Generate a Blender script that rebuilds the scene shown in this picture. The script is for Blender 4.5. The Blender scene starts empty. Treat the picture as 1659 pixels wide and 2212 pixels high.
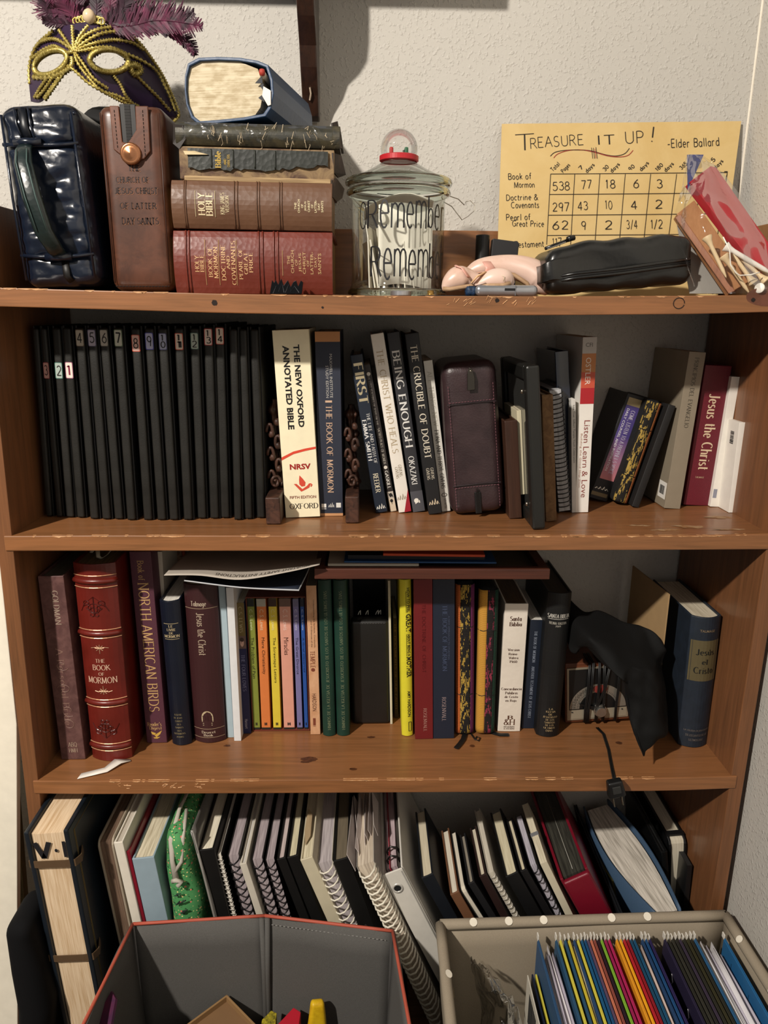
import bpy, math, random
from mathutils import Vector, Matrix, noise

# ------------------------------------------------------------------ camera, world, lights, exposure
SC = bpy.context.scene
COL = SC.collection
IW, IH, FPX = 1659, 2212, 1632.43
CAM = Vector((-.03097, -.95, .00084))
PITCH, YAW, ROLL = .26145, .02413, .01005
_f = Vector((math.sin(YAW)*math.cos(PITCH), math.cos(YAW)*math.cos(PITCH), -math.sin(PITCH)))
_r0 = Vector((math.cos(YAW), -math.sin(YAW), 0)); _u0 = _r0.cross(_f)
_r = _r0*math.cos(ROLL)+_u0*math.sin(ROLL); _u = -_r0*math.sin(ROLL)+_u0*math.cos(ROLL)
cam_data = bpy.data.cameras.new('camera'); cam = bpy.data.objects.new('camera', cam_data)
COL.objects.link(cam); SC.camera = cam
cam_data.sensor_fit = 'VERTICAL'; cam_data.sensor_height = 36; cam_data.lens = FPX*36/IH
cam_data.clip_start = .01; cam_data.clip_end = 30
_m = Matrix((_r, _u, -_f)).transposed().to_4x4(); _m.translation = CAM
cam.matrix_world = _m

world = bpy.data.worlds.new('world'); SC.world = world; world.use_nodes = True
world.node_tree.nodes['Background'].inputs[0].default_value = (1, .95, .89, 1)
world.node_tree.nodes['Background'].inputs[1].default_value = .11
LAMP = Vector((-1.25, -1.62, 1.22))
ld = bpy.data.lights.new('ceiling_lamp', 'SPOT'); ld.energy = 290; ld.color = (1, .925, .83)
ld.shadow_soft_size = .045; ld.spot_size = math.radians(150); ld.spot_blend = .4
lamp = bpy.data.objects.new('ceiling_lamp', ld); COL.objects.link(lamp); lamp.location = LAMP
lamp.rotation_euler = (Vector((0, 0, -.5))-LAMP).to_track_quat('-Z', 'Y').to_euler()
fd = bpy.data.lights.new('room_bounce', 'AREA'); fd.energy = 5.5; fd.color = (1, .93, .86); fd.size = 2.2
fill = bpy.data.objects.new('room_bounce', fd); COL.objects.link(fill); fill.location = (.3, -2.4, .45)
fill.rotation_euler = (Vector((0, 0, -.4))-Vector((.3, -2.4, .45))).to_track_quat('-Z', 'Y').to_euler()
SC.view_settings.view_transform = 'Standard'; SC.view_settings.look = 'None'
SC.view_settings.gamma = 1; SC.view_settings.use_curve_mapping = False
SC.view_settings.exposure = 0.12

# ------------------------------------------------------------------ measuring helpers: photo pixel -> point on a real plane
def ray(px, py):
    return _f + _r*((px-IW/2)/FPX) - _u*((py-IH/2)/FPX)
def atY(px, py, Y):
    d = ray(px, py); return CAM + d*((Y-CAM.y)/d.y)
def atZ(px, py, Z):
    d = ray(px, py); return CAM + d*((Z-CAM.z)/d.z)
def atX(px, py, X):
    d = ray(px, py); return CAM + d*((X-CAM.x)/d.x)

Z1, Z2, Z3, Z4 = .0205, -.2843, -.6515, -1.10
FLOOR = -1.22
XL, XR = -.491, .502
WALLY = .268

# ------------------------------------------------------------------ materials
def lin(c):
    return c/12.92 if c <= .04045 else ((c+.055)/1.055)**2.4
def rgb(h):
    h = h.lstrip('#'); return tuple(lin(int(h[i:i+2], 16)/255) for i in (0, 2, 4))+(1,)
MATS = {}
def mat(h, rough=.55, kind='plain', metal=0, h2=None, scale=60, bump=.15, coat=0, spec=.5, alpha=None, trans=0, ior=1.45):
    key = (h, rough, kind, metal, h2, scale, bump, coat, spec, alpha, trans)
    if key in MATS: return MATS[key]
    m = bpy.data.materials.new('%s_%s' % (kind, h)); m.use_nodes = True; MATS[key] = m
    nt = m.node_tree; N = nt.nodes; L = nt.links; b = N['Principled BSDF']
    b.inputs['Roughness'].default_value = rough; b.inputs['Metallic'].default_value = metal
    b.inputs['Base Color'].default_value = rgb(h); b.inputs['Specular IOR Level'].default_value = spec
    b.inputs['Coat Weight'].default_value = coat; b.inputs['Coat Roughness'].default_value = .15
    b.inputs['IOR'].default_value = ior
    if trans: b.inputs['Transmission Weight'].default_value = trans
    if alpha is not None: b.inputs['Alpha'].default_value = alpha
    tc = N.new('ShaderNodeTexCoord')
    def mapping(s):
        mp = N.new('ShaderNodeMapping'); mp.inputs['Scale'].default_value = s
        L.new(tc.outputs['Object'], mp.inputs[0]); return mp.outputs[0]
    def ramp(src, stops):
        r = N.new('ShaderNodeValToRGB'); L.new(src, r.inputs[0]); el = r.color_ramp.elements
        while len(el) < len(stops): el.new(.5)
        for e, (p, c) in zip(el, stops): e.position = p; e.color = c
        return r.outputs[0]
    def noisetex(v, sc, det=3, dist=0, ro=.5):
        n = N.new('ShaderNodeTexNoise'); L.new(v, n.inputs['Vector']); n.inputs['Scale'].default_value = sc
        n.inputs['Detail'].default_value = det; n.inputs['Distortion'].default_value = dist; n.inputs['Roughness'].default_value = ro
        return n.outputs[0]
    def dobump(src, strength, dist):
        bp = N.new('ShaderNodeBump'); bp.inputs['Strength'].default_value = strength; bp.inputs['Distance'].default_value = dist
        L.new(src, bp.inputs['Height']); L.new(bp.outputs[0], b.inputs['Normal'])
    def mixc(fac, a, c, typ='MIX'):
        x = N.new('ShaderNodeMix'); x.data_type = 'RGBA'; x.blend_type = typ
        if hasattr(fac, 'default_value'): L.new(fac, x.inputs[0])
        else: x.inputs[0].default_value = fac
        for s, q in ((6, a), (7, c)):
            if hasattr(q, 'default_value'): L.new(q, x.inputs[s])
            else: x.inputs[s].default_value = q
        return x.outputs[2]
    c1 = rgb(h); c2 = rgb(h2) if h2 else tuple(v*.72 for v in c1[:3])+(1,)
    if kind == 'plain':
        n = noisetex(mapping((1, 1, 1)), scale, 3)
        L.new(ramp(n, [(.3, tuple(v*.93 for v in c1[:3])+(1,)), (.7, c1)]), b.inputs['Base Color'])
        dobump(n, bump*.5, .0005)
    elif kind == 'pages':
        n = noisetex(mapping((1, .02, .02)), 1100, 2); n2 = noisetex(mapping((1, .05, .05)), 260, 2)
        L.new(mixc(.5, ramp(n, [(.35, c2), (.6, c1)]), ramp(n2, [(.35, c2), (.55, c1)])), b.inputs['Base Color'])
        dobump(n, .35, .0006)
    elif kind == 'pagesz':
        n = noisetex(mapping((.02, .02, 1)), 1100, 2); n2 = noisetex(mapping((.5, .5, 1)), 170, 3)
        L.new(mixc(.5, ramp(n, [(.35, c2), (.6, c1)]), ramp(n2, [(.38, c2), (.6, c1)])), b.inputs['Base Color'])
        dobump(n, .35, .0006)
    elif kind == 'leather':
        v = N.new('ShaderNodeTexVoronoi'); L.new(mapping((1, 1, 1)), v.inputs['Vector']); v.inputs['Scale'].default_value = scale*8
        n = noisetex(mapping((1, 1, 1)), scale*.6, 4)
        L.new(ramp(n, [(.3, c2), (.65, c1)]), b.inputs['Base Color'])
        dobump(v.outputs[0], bump, .0006)
    elif kind == 'cloth':
        n = noisetex(mapping((1, 1, 1)), 1400, 2); L.new(ramp(n, [(.3, c2), (.7, c1)]), b.inputs['Base Color'])
        dobump(n, bump*2, .0006)
    elif kind == 'blotch':
        n = noisetex(mapping((1, 1, 1)), scale, 5, .6, .65); L.new(ramp(n, [(.38, c2), (.62, c1)]), b.inputs['Base Color'])
        dobump(n, bump, .001)
    elif kind == 'wood':      # long grain on X
        gm = mapping((1, 14, 14)); n = noisetex(gm, 5, 5, 1.2, .6)
        big = noisetex(mapping((1, 3, 3)), 3.2, 3, .3)
        fine = noisetex(mapping((1, 40, 40)), 14, 3)
        a = ramp(n, [(.33, c2), (.62, c1)])
        c = mixc(ramp(big, [(.35, (.0, .0, .0, 1)), (.75, (.55, .55, .55, 1))]), a, tuple(v*1.18 for v in c1[:3])+(1,))
        L.new(mixc(.3, c, ramp(fine, [(.3, c2), (.7, c1)])), b.inputs['Base Color']); dobump(fine, bump, .0006)
    elif kind == 'woodz':     # long grain on Z
        gm = mapping((14, 14, 1)); n = noisetex(gm, 5, 5, 1.0, .6); fine = noisetex(mapping((40, 40, 1)), 14, 3)
        L.new(mixc(.35, ramp(n, [(.3, c2), (.65, c1)]), ramp(fine, [(.3, c2), (.7, c1)])), b.inputs['Base Color']); dobump(fine, bump, .0006)
    elif kind == 'wall':
        n1 = noisetex(mapping((1, 1, 1)), 210, 2, 0); n2 = noisetex(mapping((1, 1, 1)), 230, 2)
        nb = noisetex(mapping((1, 1, 1)), 2.5, 2)
        L.new(ramp(nb, [(.3, tuple(v*.94 for v in c1[:3])+(1,)), (.7, c1)]), b.inputs['Base Color'])
        r = ramp(n1, [(.54, (0, 0, 0, 1)), (.74, (1, 1, 1, 1))])
        x = N.new('ShaderNodeMath'); x.operation = 'MULTIPLY_ADD'; L.new(n2, x.inputs[0]); x.inputs[1].default_value = .22; L.new(r, x.inputs[2])
        dobump(x.outputs[0], bump, .0026)
    elif kind == 'gradz':     # printed fade over height: h (top) .. h2 (bottom), scale = height
        sx = N.new('ShaderNodeSeparateXYZ'); L.new(tc.outputs['Object'], sx.inputs[0])
        q = N.new('ShaderNodeMath'); q.operation = 'DIVIDE'; L.new(sx.outputs[2], q.inputs[0]); q.inputs[1].default_value = scale
        L.new(ramp(q.outputs[0], [(.1, c2), (.42, rgb('#9a6f8a')), (.62, c1)]), b.inputs['Base Color'])
    elif kind == 'ikat':      # woven ikat stripe: pattern stepped thread by thread
        sn = N.new('ShaderNodeVectorMath'); sn.operation = 'SNAP'; L.new(tc.outputs['Object'], sn.inputs[0]); sn.inputs[1].default_value = (.0011, .02, .0024)
        mp = N.new('ShaderNodeMapping'); mp.inputs['Scale'].default_value = (2.3, .2, .55); L.new(sn.outputs[0], mp.inputs[0])
        a = noisetex(mp.outputs[0], scale*1.35, 3, .3, .7)
        L.new(ramp(a, [(.535, c1), (.56, c2)]), b.inputs['Base Color'])
        wv = N.new('ShaderNodeTexWave'); wv.bands_direction = 'Z'; L.new(tc.outputs['Object'], wv.inputs[0]); wv.inputs['Scale'].default_value = 220
        dobump(wv.outputs[1], .6, .0006)
    elif kind == 'rib':
        wv = N.new('ShaderNodeTexWave'); wv.bands_direction = 'Z'; L.new(tc.outputs['Object'], wv.inputs[0]); wv.inputs['Scale'].default_value = scale
        L.new(ramp(wv.outputs[1], [(.2, c2), (.6, c1)]), b.inputs['Base Color']); dobump(wv.outputs[1], .5, .0006)
    elif kind == 'floral':
        v = N.new('ShaderNodeTexVoronoi'); L.new(mapping((1, 1, 1)), v.inputs['Vector']); v.inputs['Scale'].default_value = 115
        v2 = N.new('ShaderNodeTexVoronoi'); L.new(mapping((1, 1, 1)), v2.inputs['Vector']); v2.inputs['Scale'].default_value = 150
        n = noisetex(mapping((1, 1, 1)), 190, 2)
        base = ramp(n, [(.34, rgb('#1d4423')), (.40, c1)])
        a = mixc(ramp(v2.outputs[0], [(.16, (1, 1, 1, 1)), (.2, (0, 0, 0, 1))]), base, rgb('#e8d890'))
        L.new(mixc(ramp(v.outputs[0], [(.17, (1, 1, 1, 1)), (.21, (0, 0, 0, 1))]), a, rgb('#e07a6a')), b.inputs['Base Color'])
    return m

def clear(name, tint='#ffffff', rough=.02, ior=1.45, film=False, bump=0, base=.02, amp=.6):
    key = ('clear', name)
    if key in MATS: return MATS[key]
    m = bpy.data.materials.new(name); m.use_nodes = True; MATS[key] = m
    nt = m.node_tree; N = nt.nodes; L = nt.links; b = N['Principled BSDF']
    if film:   # thin transparent plastic: mostly clear, with glossy highlights
        out = N['Material Output']; tr = N.new('ShaderNodeBsdfTransparent'); tr.inputs[0].default_value = rgb(tint)
        gl = N.new('ShaderNodeBsdfGlossy'); gl.inputs['Roughness'].default_value = rough
        fr = N.new('ShaderNodeFresnel'); fr.inputs[0].default_value = 1.5
        tc = N.new('ShaderNodeTexCoord'); n = N.new('ShaderNodeTexNoise'); n.inputs['Scale'].default_value = 45; n.inputs['Distortion'].default_value = 1.2
        L.new(tc.outputs['Object'], n.inputs[0]); bp = N.new('ShaderNodeBump'); bp.inputs['Strength'].default_value = bump; bp.inputs['Distance'].default_value = .004
        L.new(n.outputs[0], bp.inputs['Height']); L.new(bp.outputs[0], gl.inputs['Normal'])
        ma = N.new('ShaderNodeMath'); ma.operation = 'MULTIPLY_ADD'; L.new(fr.outputs[0], ma.inputs[0]); ma.inputs[1].default_value = amp; ma.inputs[2].default_value = base
        mx = N.new('ShaderNodeMixShader'); L.new(ma.outputs[0], mx.inputs[0]); L.new(tr.outputs[0], mx.inputs[1]); L.new(gl.outputs[0], mx.inputs[2])
        L.new(mx.outputs[0], out.inputs[0])
    else:
        b.inputs['Base Color'].default_value = rgb(tint); b.inputs['Roughness'].default_value = rough
        b.inputs['Transmission Weight'].default_value = 1; b.inputs['IOR'].default_value = ior
    return m

# ------------------------------------------------------------------ mesh builder
class MB:
    def __init__(s): s.v = []; s.f = []; s.mi = []; s.cur = 0
    def add(s, vs, fs):
        o = len(s.v); s.v += [tuple(v) for v in vs]
        for f in fs: s.f.append([i+o for i in f]); s.mi.append(s.cur)
        return s
    def box(s, x0, x1, y0, y1, z0, z1):
        return s.add([(x0,y0,z0),(x1,y0,z0),(x1,y1,z0),(x0,y1,z0),(x0,y0,z1),(x1,y0,z1),(x1,y1,z1),(x0,y1,z1)],
            [(0,3,2,1),(4,5,6,7),(0,1,5,4),(1,2,6,5),(2,3,7,6),(3,0,4,7)])
    def prism(s, poly, fn, a, b):      # fn(p, q, t) -> xyz ; poly counter-clockwise
        n = len(poly); vs = [fn(p, q, a) for p, q in poly]+[fn(p, q, b) for p, q in poly]
        return s.add(vs, [tuple(range(n))[::-1], tuple(range(n, 2*n))]+[(i, (i+1) % n, (i+1) % n+n, i+n) for i in range(n)])
    def strip(s, outer, inner, z0, z1):   # thick open profile in XY, extruded over z
        n = len(outer); vs = []
        for z in (z0, z1):
            vs += [(x, y, z) for x, y in outer]+[(x, y, z) for x, y in inner]
        fs = []; m = 2*n
        for i in range(n-1):
            fs += [(i, n+i, n+i+1, i+1), (m+i, m+i+1, m+n+i+1, m+n+i), (i, i+1, m+i+1, m+i), (n+i, m+n+i, m+n+i+1, n+i+1)]
        fs += [(0, m, m+n, n), (n-1, 2*n-1, m+2*n-1, m+n-1)]
        return s.add(vs, fs)
    def grid(s, fn, nu, nv, closeu=False):
        vs = [fn(i/nu, j/nv) for j in range(nv+1) for i in range(nu+(0 if closeu else 1))]
        w = nu if closeu else nu+1; fs = []
        for j in range(nv):
            for i in range(nu):
                k = (i+1) % w; fs.append((j*w+i, j*w+k, (j+1)*w+k, (j+1)*w+i))
        return s.add(vs, fs)
    def tube(s, pts, r, n=8, caps=True, flat=1.0):
        pts = [Vector(p) for p in pts]; m = len(pts)
        rr = r if isinstance(r, (list, tuple)) else [r]*m
        up = Vector((0, 0, 1)); t0 = (pts[1]-pts[0]).normalized()
        if abs(t0.dot(up)) > .9: up = Vector((0, 1, 0))
        a = t0.cross(up).normalized(); vs = []
        for i, p in enumerate(pts):
            t = (pts[min(i+1, m-1)]-pts[max(i-1, 0)]).normalized()
            a = (a-t*a.dot(t)).normalized(); b = t.cross(a)
            for k in range(n):
                an = 2*math.pi*k/n; vs.append(p+(a*math.cos(an)+b*math.sin(an)*flat)*rr[i])
        fs = [(i*n+k, i*n+(k+1) % n, (i+1)*n+(k+1) % n, (i+1)*n+k) for i in range(m-1) for k in range(n)]
        if caps: fs += [tuple(range(n))[::-1], tuple((m-1)*n+k for k in range(n))]
        return s.add(vs, fs)
    def lathe(s, prof, n=48, c=(0, 0, 0)):
        vs = []; m = len(prof)
        for r, z in prof:
            for k in range(n):
                an = 2*math.pi*k/n; vs.append((c[0]+r*math.cos(an), c[1]+r*math.sin(an), c[2]+z))
        return s.add(vs, [(i*n+k, i*n+(k+1) % n, (i+1)*n+(k+1) % n, (i+1)*n+k) for i in range(m-1) for k in range(n)])
    def rbox(s, sx, sy, sz, r, n=10, fn=None, c=(0, 0, 0)):   # rounded box, base at c.z
        hx, hy, hz = sx/2, sy/2, sz/2; idx = {}; vs = []; fs = []
        def vert(p):
            k = tuple(round(q, 5) for q in p)
            if k in idx: return idx[k]
            q = Vector((p[0]*hx, p[1]*hy, p[2]*hz))
            inner = Vector((max(-hx+r, min(hx-r, q.x)), max(-hy+r, min(hy-r, q.y)), max(-hz+r, min(hz-r, q.z))))
            d = q-inner
            if d.length > 1e-9: q = inner+d.normalized()*r
            q = Vector((q.x, q.y, q.z+hz))
            if fn: q = Vector(fn(q))
            vs.append((q.x+c[0], q.y+c[1], q.z+c[2])); idx[k] = len(vs)-1; return idx[k]
        def ease(t, h):   # denser near the rounded edges
            e = min(.45, r/h) if h > 0 else .3
            k = max(2, n//4)
            return t
        def ticks(h):
            e = min(.95, r/h); o = [-1+e*(1-math.cos(math.pi/2*i/3)) if False else -1+e*i/3 for i in range(4)]
            mid = [-(1-e)+(2*(1-e))*i/n for i in range(1, n)] if e < .95 else []
            return o+mid+[-q for q in o[::-1]]
        TX, TY, TZ = ticks(hx), ticks(hy), ticks(hz)
        for ax, (A, B) in ((0, (TY, TZ)), (1, (TX, TZ)), (2, (TX, TY))):
            for sg in (-1, 1):
                for i in range(len(A)-1):
                    for j in range(len(B)-1):
                        q = []
                        for (u, w) in ((A[i], B[j]), (A[i+1], B[j]), (A[i+1], B[j+1]), (A[i], B[j+1])):
                            p = [(sg, u, w), (u, sg, w), (u, w, sg)][ax]; q.append(vert(p))
                        flip = (sg < 0) if ax != 1 else (sg > 0)
                        q = q[::-1] if flip else q
                        if len(set(q)) >= 3: fs.append(tuple(dict.fromkeys(q)))
        return s.add(vs, fs)
    def build(s, name, mats, parent=None, smooth=False, bevel=0, solid=0, sub=0, label=None, kind=None, seg=2):
        me = bpy.data.meshes.new(name); me.from_pydata(s.v, [], s.f)
        mats = mats if isinstance(mats, (list, tuple)) else [mats]
        for m in mats: me.materials.append(m)
        if len(mats) > 1: me.polygons.foreach_set('material_index', s.mi)
        if smooth: me.polygons.foreach_set('use_smooth', [True]*len(me.polygons))
        me.update()
        o = bpy.data.objects.new(name, me); COL.objects.link(o)
        if parent: o.parent = parent
        if solid:
            md = o.modifiers.new('thickness', 'SOLIDIFY'); md.thickness = solid; md.offset = 0
        if bevel:
            md = o.modifiers.new('bevel', 'BEVEL'); md.width = bevel; md.segments = seg; md.limit_method = 'ANGLE'; md.angle_limit = .7
        if sub:
            md = o.modifiers.new('sub', 'SUBSURF'); md.levels = sub; md.render_levels = sub
        if label: o['label'] = label
        if kind: o['kind'] = kind
        return o

def thing(name, label, cat, loc=(0, 0, 0), rot=(0, 0, 0), group=None):
    o = bpy.data.objects.new(name, None); COL.objects.link(o); o.location = loc; o.rotation_euler = rot
    o.empty_display_size = .02; o['label'] = label; o['category'] = cat
    if group: o['group'] = group
    return o
def tag(o, label, cat, group=None):
    o['label'] = label; o['category'] = cat
    if group: o['group'] = group
    return o

# ------------------------------------------------------------------ lettering: a small pen font (serif or hand) and the built-in sans
def A_(cx, cy, rx, ry, a0, a1, n=8):
    return [(cx+rx*math.cos(math.radians(a0+(a1-a0)*i/n)), cy+ry*math.sin(math.radians(a0+(a1-a0)*i/n))) for i in range(n+1)]
G = {
'A': (7, [[(0,0),(3.5,10),(7,0)],[(1.3,3.6),(5.7,3.6)]]),
'B': (6, [[(.5,0),(.5,10)],[(.5,10)]+A_(3,7.7,2.3,2.3,90,-90)+[(.5,5.4)],[(3,5.4)]+A_(3,2.7,2.8,2.7,90,-90)+[(.5,0)]]),
'C': (7, [A_(3.8,5,3.6,5,50,310,14)]),
'D': (7, [[(.5,0),(.5,10)],[(.5,10),(2.5,10)]+A_(2.5,5,4.2,5,90,-90,12)+[(.5,0)]]),
'E': (5.6, [[(.5,0),(.5,10)],[(.5,10),(5.2,10)],[(.5,5.2),(4.4,5.2)],[(.5,0),(5.4,0)]]),
'F': (5.4, [[(.5,0),(.5,10)],[(.5,10),(5.2,10)],[(.5,5.2),(4.4,5.2)]]),
'G': (7.2, [A_(3.8,5,3.6,5,50,330,14),[(4.4,4.4),(7,4.4),(7,.8)]]),
'H': (7, [[(.5,0),(.5,10)],[(6.5,0),(6.5,10)],[(.5,5.2),(6.5,5.2)]]),
'I': (2, [[(1,0),(1,10)]]),
'J': (4, [[(3,10),(3,2)]+A_(1.4,2,1.6,2.4,0,-150,6)]),
'K': (6.6, [[(.5,0),(.5,10)],[(6,10),(.6,4.4)],[(2.2,6),(6.5,0)]]),
'L': (5.4, [[(.5,10),(.5,0)],[(.5,0),(5.2,0)]]),
'M': (8.6, [[(.6,0),(.9,10)],[(.9,10),(4.3,.6),(7.7,10)],[(7.7,10),(8,0)]]),
'N': (7.2, [[(.6,0),(.6,10)],[(.6,10),(6.6,0)],[(6.6,0),(6.6,10)]]),
'O': (8, [A_(4,5,3.7,5,90,450,18)]),
'P': (5.8, [[(.5,0),(.5,10)],[(.5,10),(3,10)]+A_(3,7.4,2.5,2.6,90,-90)+[(.5,4.8)]]),
'Q': (8, [A_(4,5,3.7,5,90,450,18),[(4.4,2.4),(7.6,-1)]]),
'R': (6.4, [[(.5,0),(.5,10)],[(.5,10),(3,10)]+A_(3,7.5,2.4,2.5,90,-90)+[(.5,5)],[(3,5),(6.3,0)]]),
'S': (5.6, [A_(2.9,7.5,2.3,2.5,40,255,9)+A_(2.7,2.5,2.6,2.5,80,-150,9)]),
'T': (6.4, [[(3.2,0),(3.2,10)],[(.1,10),(6.3,10)]]),
'U': (7, [[(.6,10),(.6,3.4)]+A_(3.5,3.4,2.9,3.4,180,360,9)+[(6.4,10)]]),
'V': (7, [[(.2,10),(3.5,0),(6.8,10)]]),
'W': (9.6, [[(.2,10),(2.6,0),(4.8,9)],[(4.8,9),(7,0),(9.4,10)]]),
'X': (6.6, [[(.3,10),(6.3,0)],[(6.3,10),(.3,0)]]),
'Y': (6.6, [[(.2,10),(3.3,4.6),(6.4,10)],[(3.3,4.8),(3.3,0)]]),
'Z': (6, [[(.4,10),(5.6,10)],[(5.6,10),(.3,0)],[(.3,0),(5.8,0)]]),
'a': (5, [[(4.3,6),(4.3,.6),(4.8,0)],A_(2.4,3.1,2,3,40,340,10)]),
'b': (5, [[(.5,10),(.5,0)],A_(2.6,3.1,2.1,3.1,150,-150,10)]),
'c': (4.6, [A_(2.6,3.2,2.2,3.2,50,310,10)]),
'd': (5, [[(4.5,10),(4.5,0)],A_(2.4,3.1,2.1,3.1,30,330,10)]),
'e': (4.8, [[(.5,3.4),(4.4,3.4)]+A_(2.5,3.2,2,3.2,4,310,11)]),
'f': (3.4, [[(3.4,9.4),(2.6,10),(1.8,9.4),(1.4,8),(1.4,0)],[(.2,6),(3,6)]]),
'g': (5, [[(4.4,6),(4.4,-1.6)]+A_(2.5,-1.6,1.9,1.6,0,-150,6),A_(2.4,3.2,2,3,30,330,10)]),
'h': (5.2, [[(.5,10),(.5,0)],[(.5,4)]+A_(2.6,4,1.9,2.4,160,0,6)+[(4.5,0)]]),
'i': (1.8, [[(.9,6.3),(.9,0)],[(.9,8.6),(.95,9.2)]]),
'j': (2, [[(1.2,6.3),(1.2,-2),(.2,-3)],[(1.2,8.6),(1.25,9.2)]]),
'k': (4.8, [[(.5,10),(.5,0)],[(4,6.2),(.6,2.6)],[(1.8,3.8),(4.5,0)]]),
'l': (1.8, [[(.9,10),(.9,0)]]),
'm': (8, [[(.5,6.3),(.5,0)],[(.5,4.4)]+A_(2.3,4.4,1.8,1.9,160,0,5)+[(4.1,0)],[(4.1,4.4)]+A_(5.9,4.4,1.8,1.9,160,0,5)+[(7.7,0)]]),
'n': (5.2, [[(.5,6.3),(.5,0)],[(.5,4.2)]+A_(2.6,4.2,1.9,2.1,160,0,6)+[(4.5,0)]]),
'o': (5.2, [A_(2.6,3.2,2.2,3.2,90,450,12)]),
'p': (5, [[(.5,6.3),(.5,-3)],A_(2.6,3.1,2.1,3.1,150,-150,10)]),
'q': (5, [[(4.5,6.3),(4.5,-3)],A_(2.4,3.1,2.1,3.1,30,330,10)]),
'r': (3.6, [[(.5,6.3),(.5,0)],[(.5,4.2)]+A_(2.2,4.4,1.7,1.9,150,50,4)]),
's': (4, [A_(2.1,4.7,1.5,1.6,40,260,6)+A_(1.9,1.6,1.7,1.6,80,-150,6)]),
't': (3.4, [[(1.4,9),(1.4,1),(2,.1),(3.2,.5)],[(.1,6.2),(3.2,6.2)]]),
'u': (5.2, [[(.6,6.3),(.6,2.2)]+A_(2.5,2.2,1.9,2.2,180,330,6),[(4.5,6.3),(4.5,0)]]),
'v': (4.8, [[(.2,6.3),(2.4,0),(4.6,6.3)]]),
'w': (7, [[(.2,6.3),(1.9,0),(3.5,5.6)],[(3.5,5.6),(5.1,0),(6.8,6.3)]]),
'x': (4.6, [[(.2,6.3),(4.4,0)],[(4.4,6.3),(.2,0)]]),
'y': (4.8, [[(.2,6.3),(2.5,.2)],[(4.6,6.3),(1.6,-3)]]),
'z': (4.4, [[(.3,6.3),(4.1,6.3),(.2,0),(4.3,0)]]),
'0': (6, [A_(3,5,2.6,5,90,450,14)]), '1': (3, [[(.5,8.2),(1.7,10),(1.7,0)]]),
'2': (5.6, [A_(2.8,7.2,2.3,2.8,160,-40,8)+[(.4,0),(5.4,0)]]),
'3': (5.6, [A_(2.6,7.6,2.2,2.4,150,-80,8)+A_(2.7,2.7,2.5,2.7,85,-150,8)]),
'4': (5.8, [[(4.1,0),(4.1,10)],[(4.1,10),(.3,3),(5.7,3)]]),
'5': (5.6, [[(5,10),(1.2,10),(.8,5.8)]+A_(2.7,3.2,2.6,3.2,120,-150,9)]),
'6': (5.6, [[(4.6,10),(2,7)]+A_(2.9,3,2.4,3,150,-210,12)]),
'7': (5.4, [[(.3,10),(5.2,10),(2,0)]]),
'8': (5.6, [A_(2.8,7.6,2,2.4,-90,270,12),A_(2.8,2.6,2.5,2.6,90,450,12)]),
'9': (5.6, [A_(2.7,7.2,2.2,2.8,-20,340,12)+[(4.4,4),(4,0)]]),
'&': (7, [[(6.8,0),(1.6,8)]+A_(2.9,8.4,1.4,1.6,190,-30,6)+A_(2.6,2.6,2.4,2.6,120,290,7)+[(6.4,4.6)]]),
'-': (4, [[(.5,4),(3.5,4)]]), '/': (4, [[(.2,-1),(3.8,10.5)]]), '.': (1.6, [[(.8,0),(.9,.6)]]),
',': (1.8, [[(1,.6),(.6,-1.6)]]), '!': (2, [[(1,10),(1,3)],[(1,0),(1.05,.6)]]), "'": (1.6, [[(1,10),(.7,7.6)]]),
'|': (2, [[(1,-1),(1,10.5)]]), '*': (4, [A_(2,5,1.3,1.3,0,360,6)]), ' ': (3.2, []), ':': (2, [[(1,0),(1,.6)],[(1,5.4),(1,6)]]),
}
ACC = {'é': 'e', 'ú': 'u', 'Ú': 'U', 'É': 'E', 'Í': 'I', 'í': 'i'}
def ribbon(out, pts, wf):
    n = len(pts)
    if n < 2: return
    L = []; R_ = []
    closed = math.dist(pts[0], pts[-1]) < .3 and n > 5
    for i, p in enumerate(pts):
        a = pts[max(i-1, 0)]; b = pts[min(i+1, n-1)]
        if closed and i in (0, n-1): a, b = pts[-2], pts[1]
        dx, dy = b[0]-a[0], b[1]-a[1]; l = math.hypot(dx, dy) or 1; dx /= l; dy /= l
        w = wf(dx, dy)/2; L.append((p[0]-dy*w, p[1]+dx*w)); R_.append((p[0]+dy*w, p[1]-dx*w))
    for i in range(n-1): out.append((R_[i], R_[i+1], L[i+1], L[i]))
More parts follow.
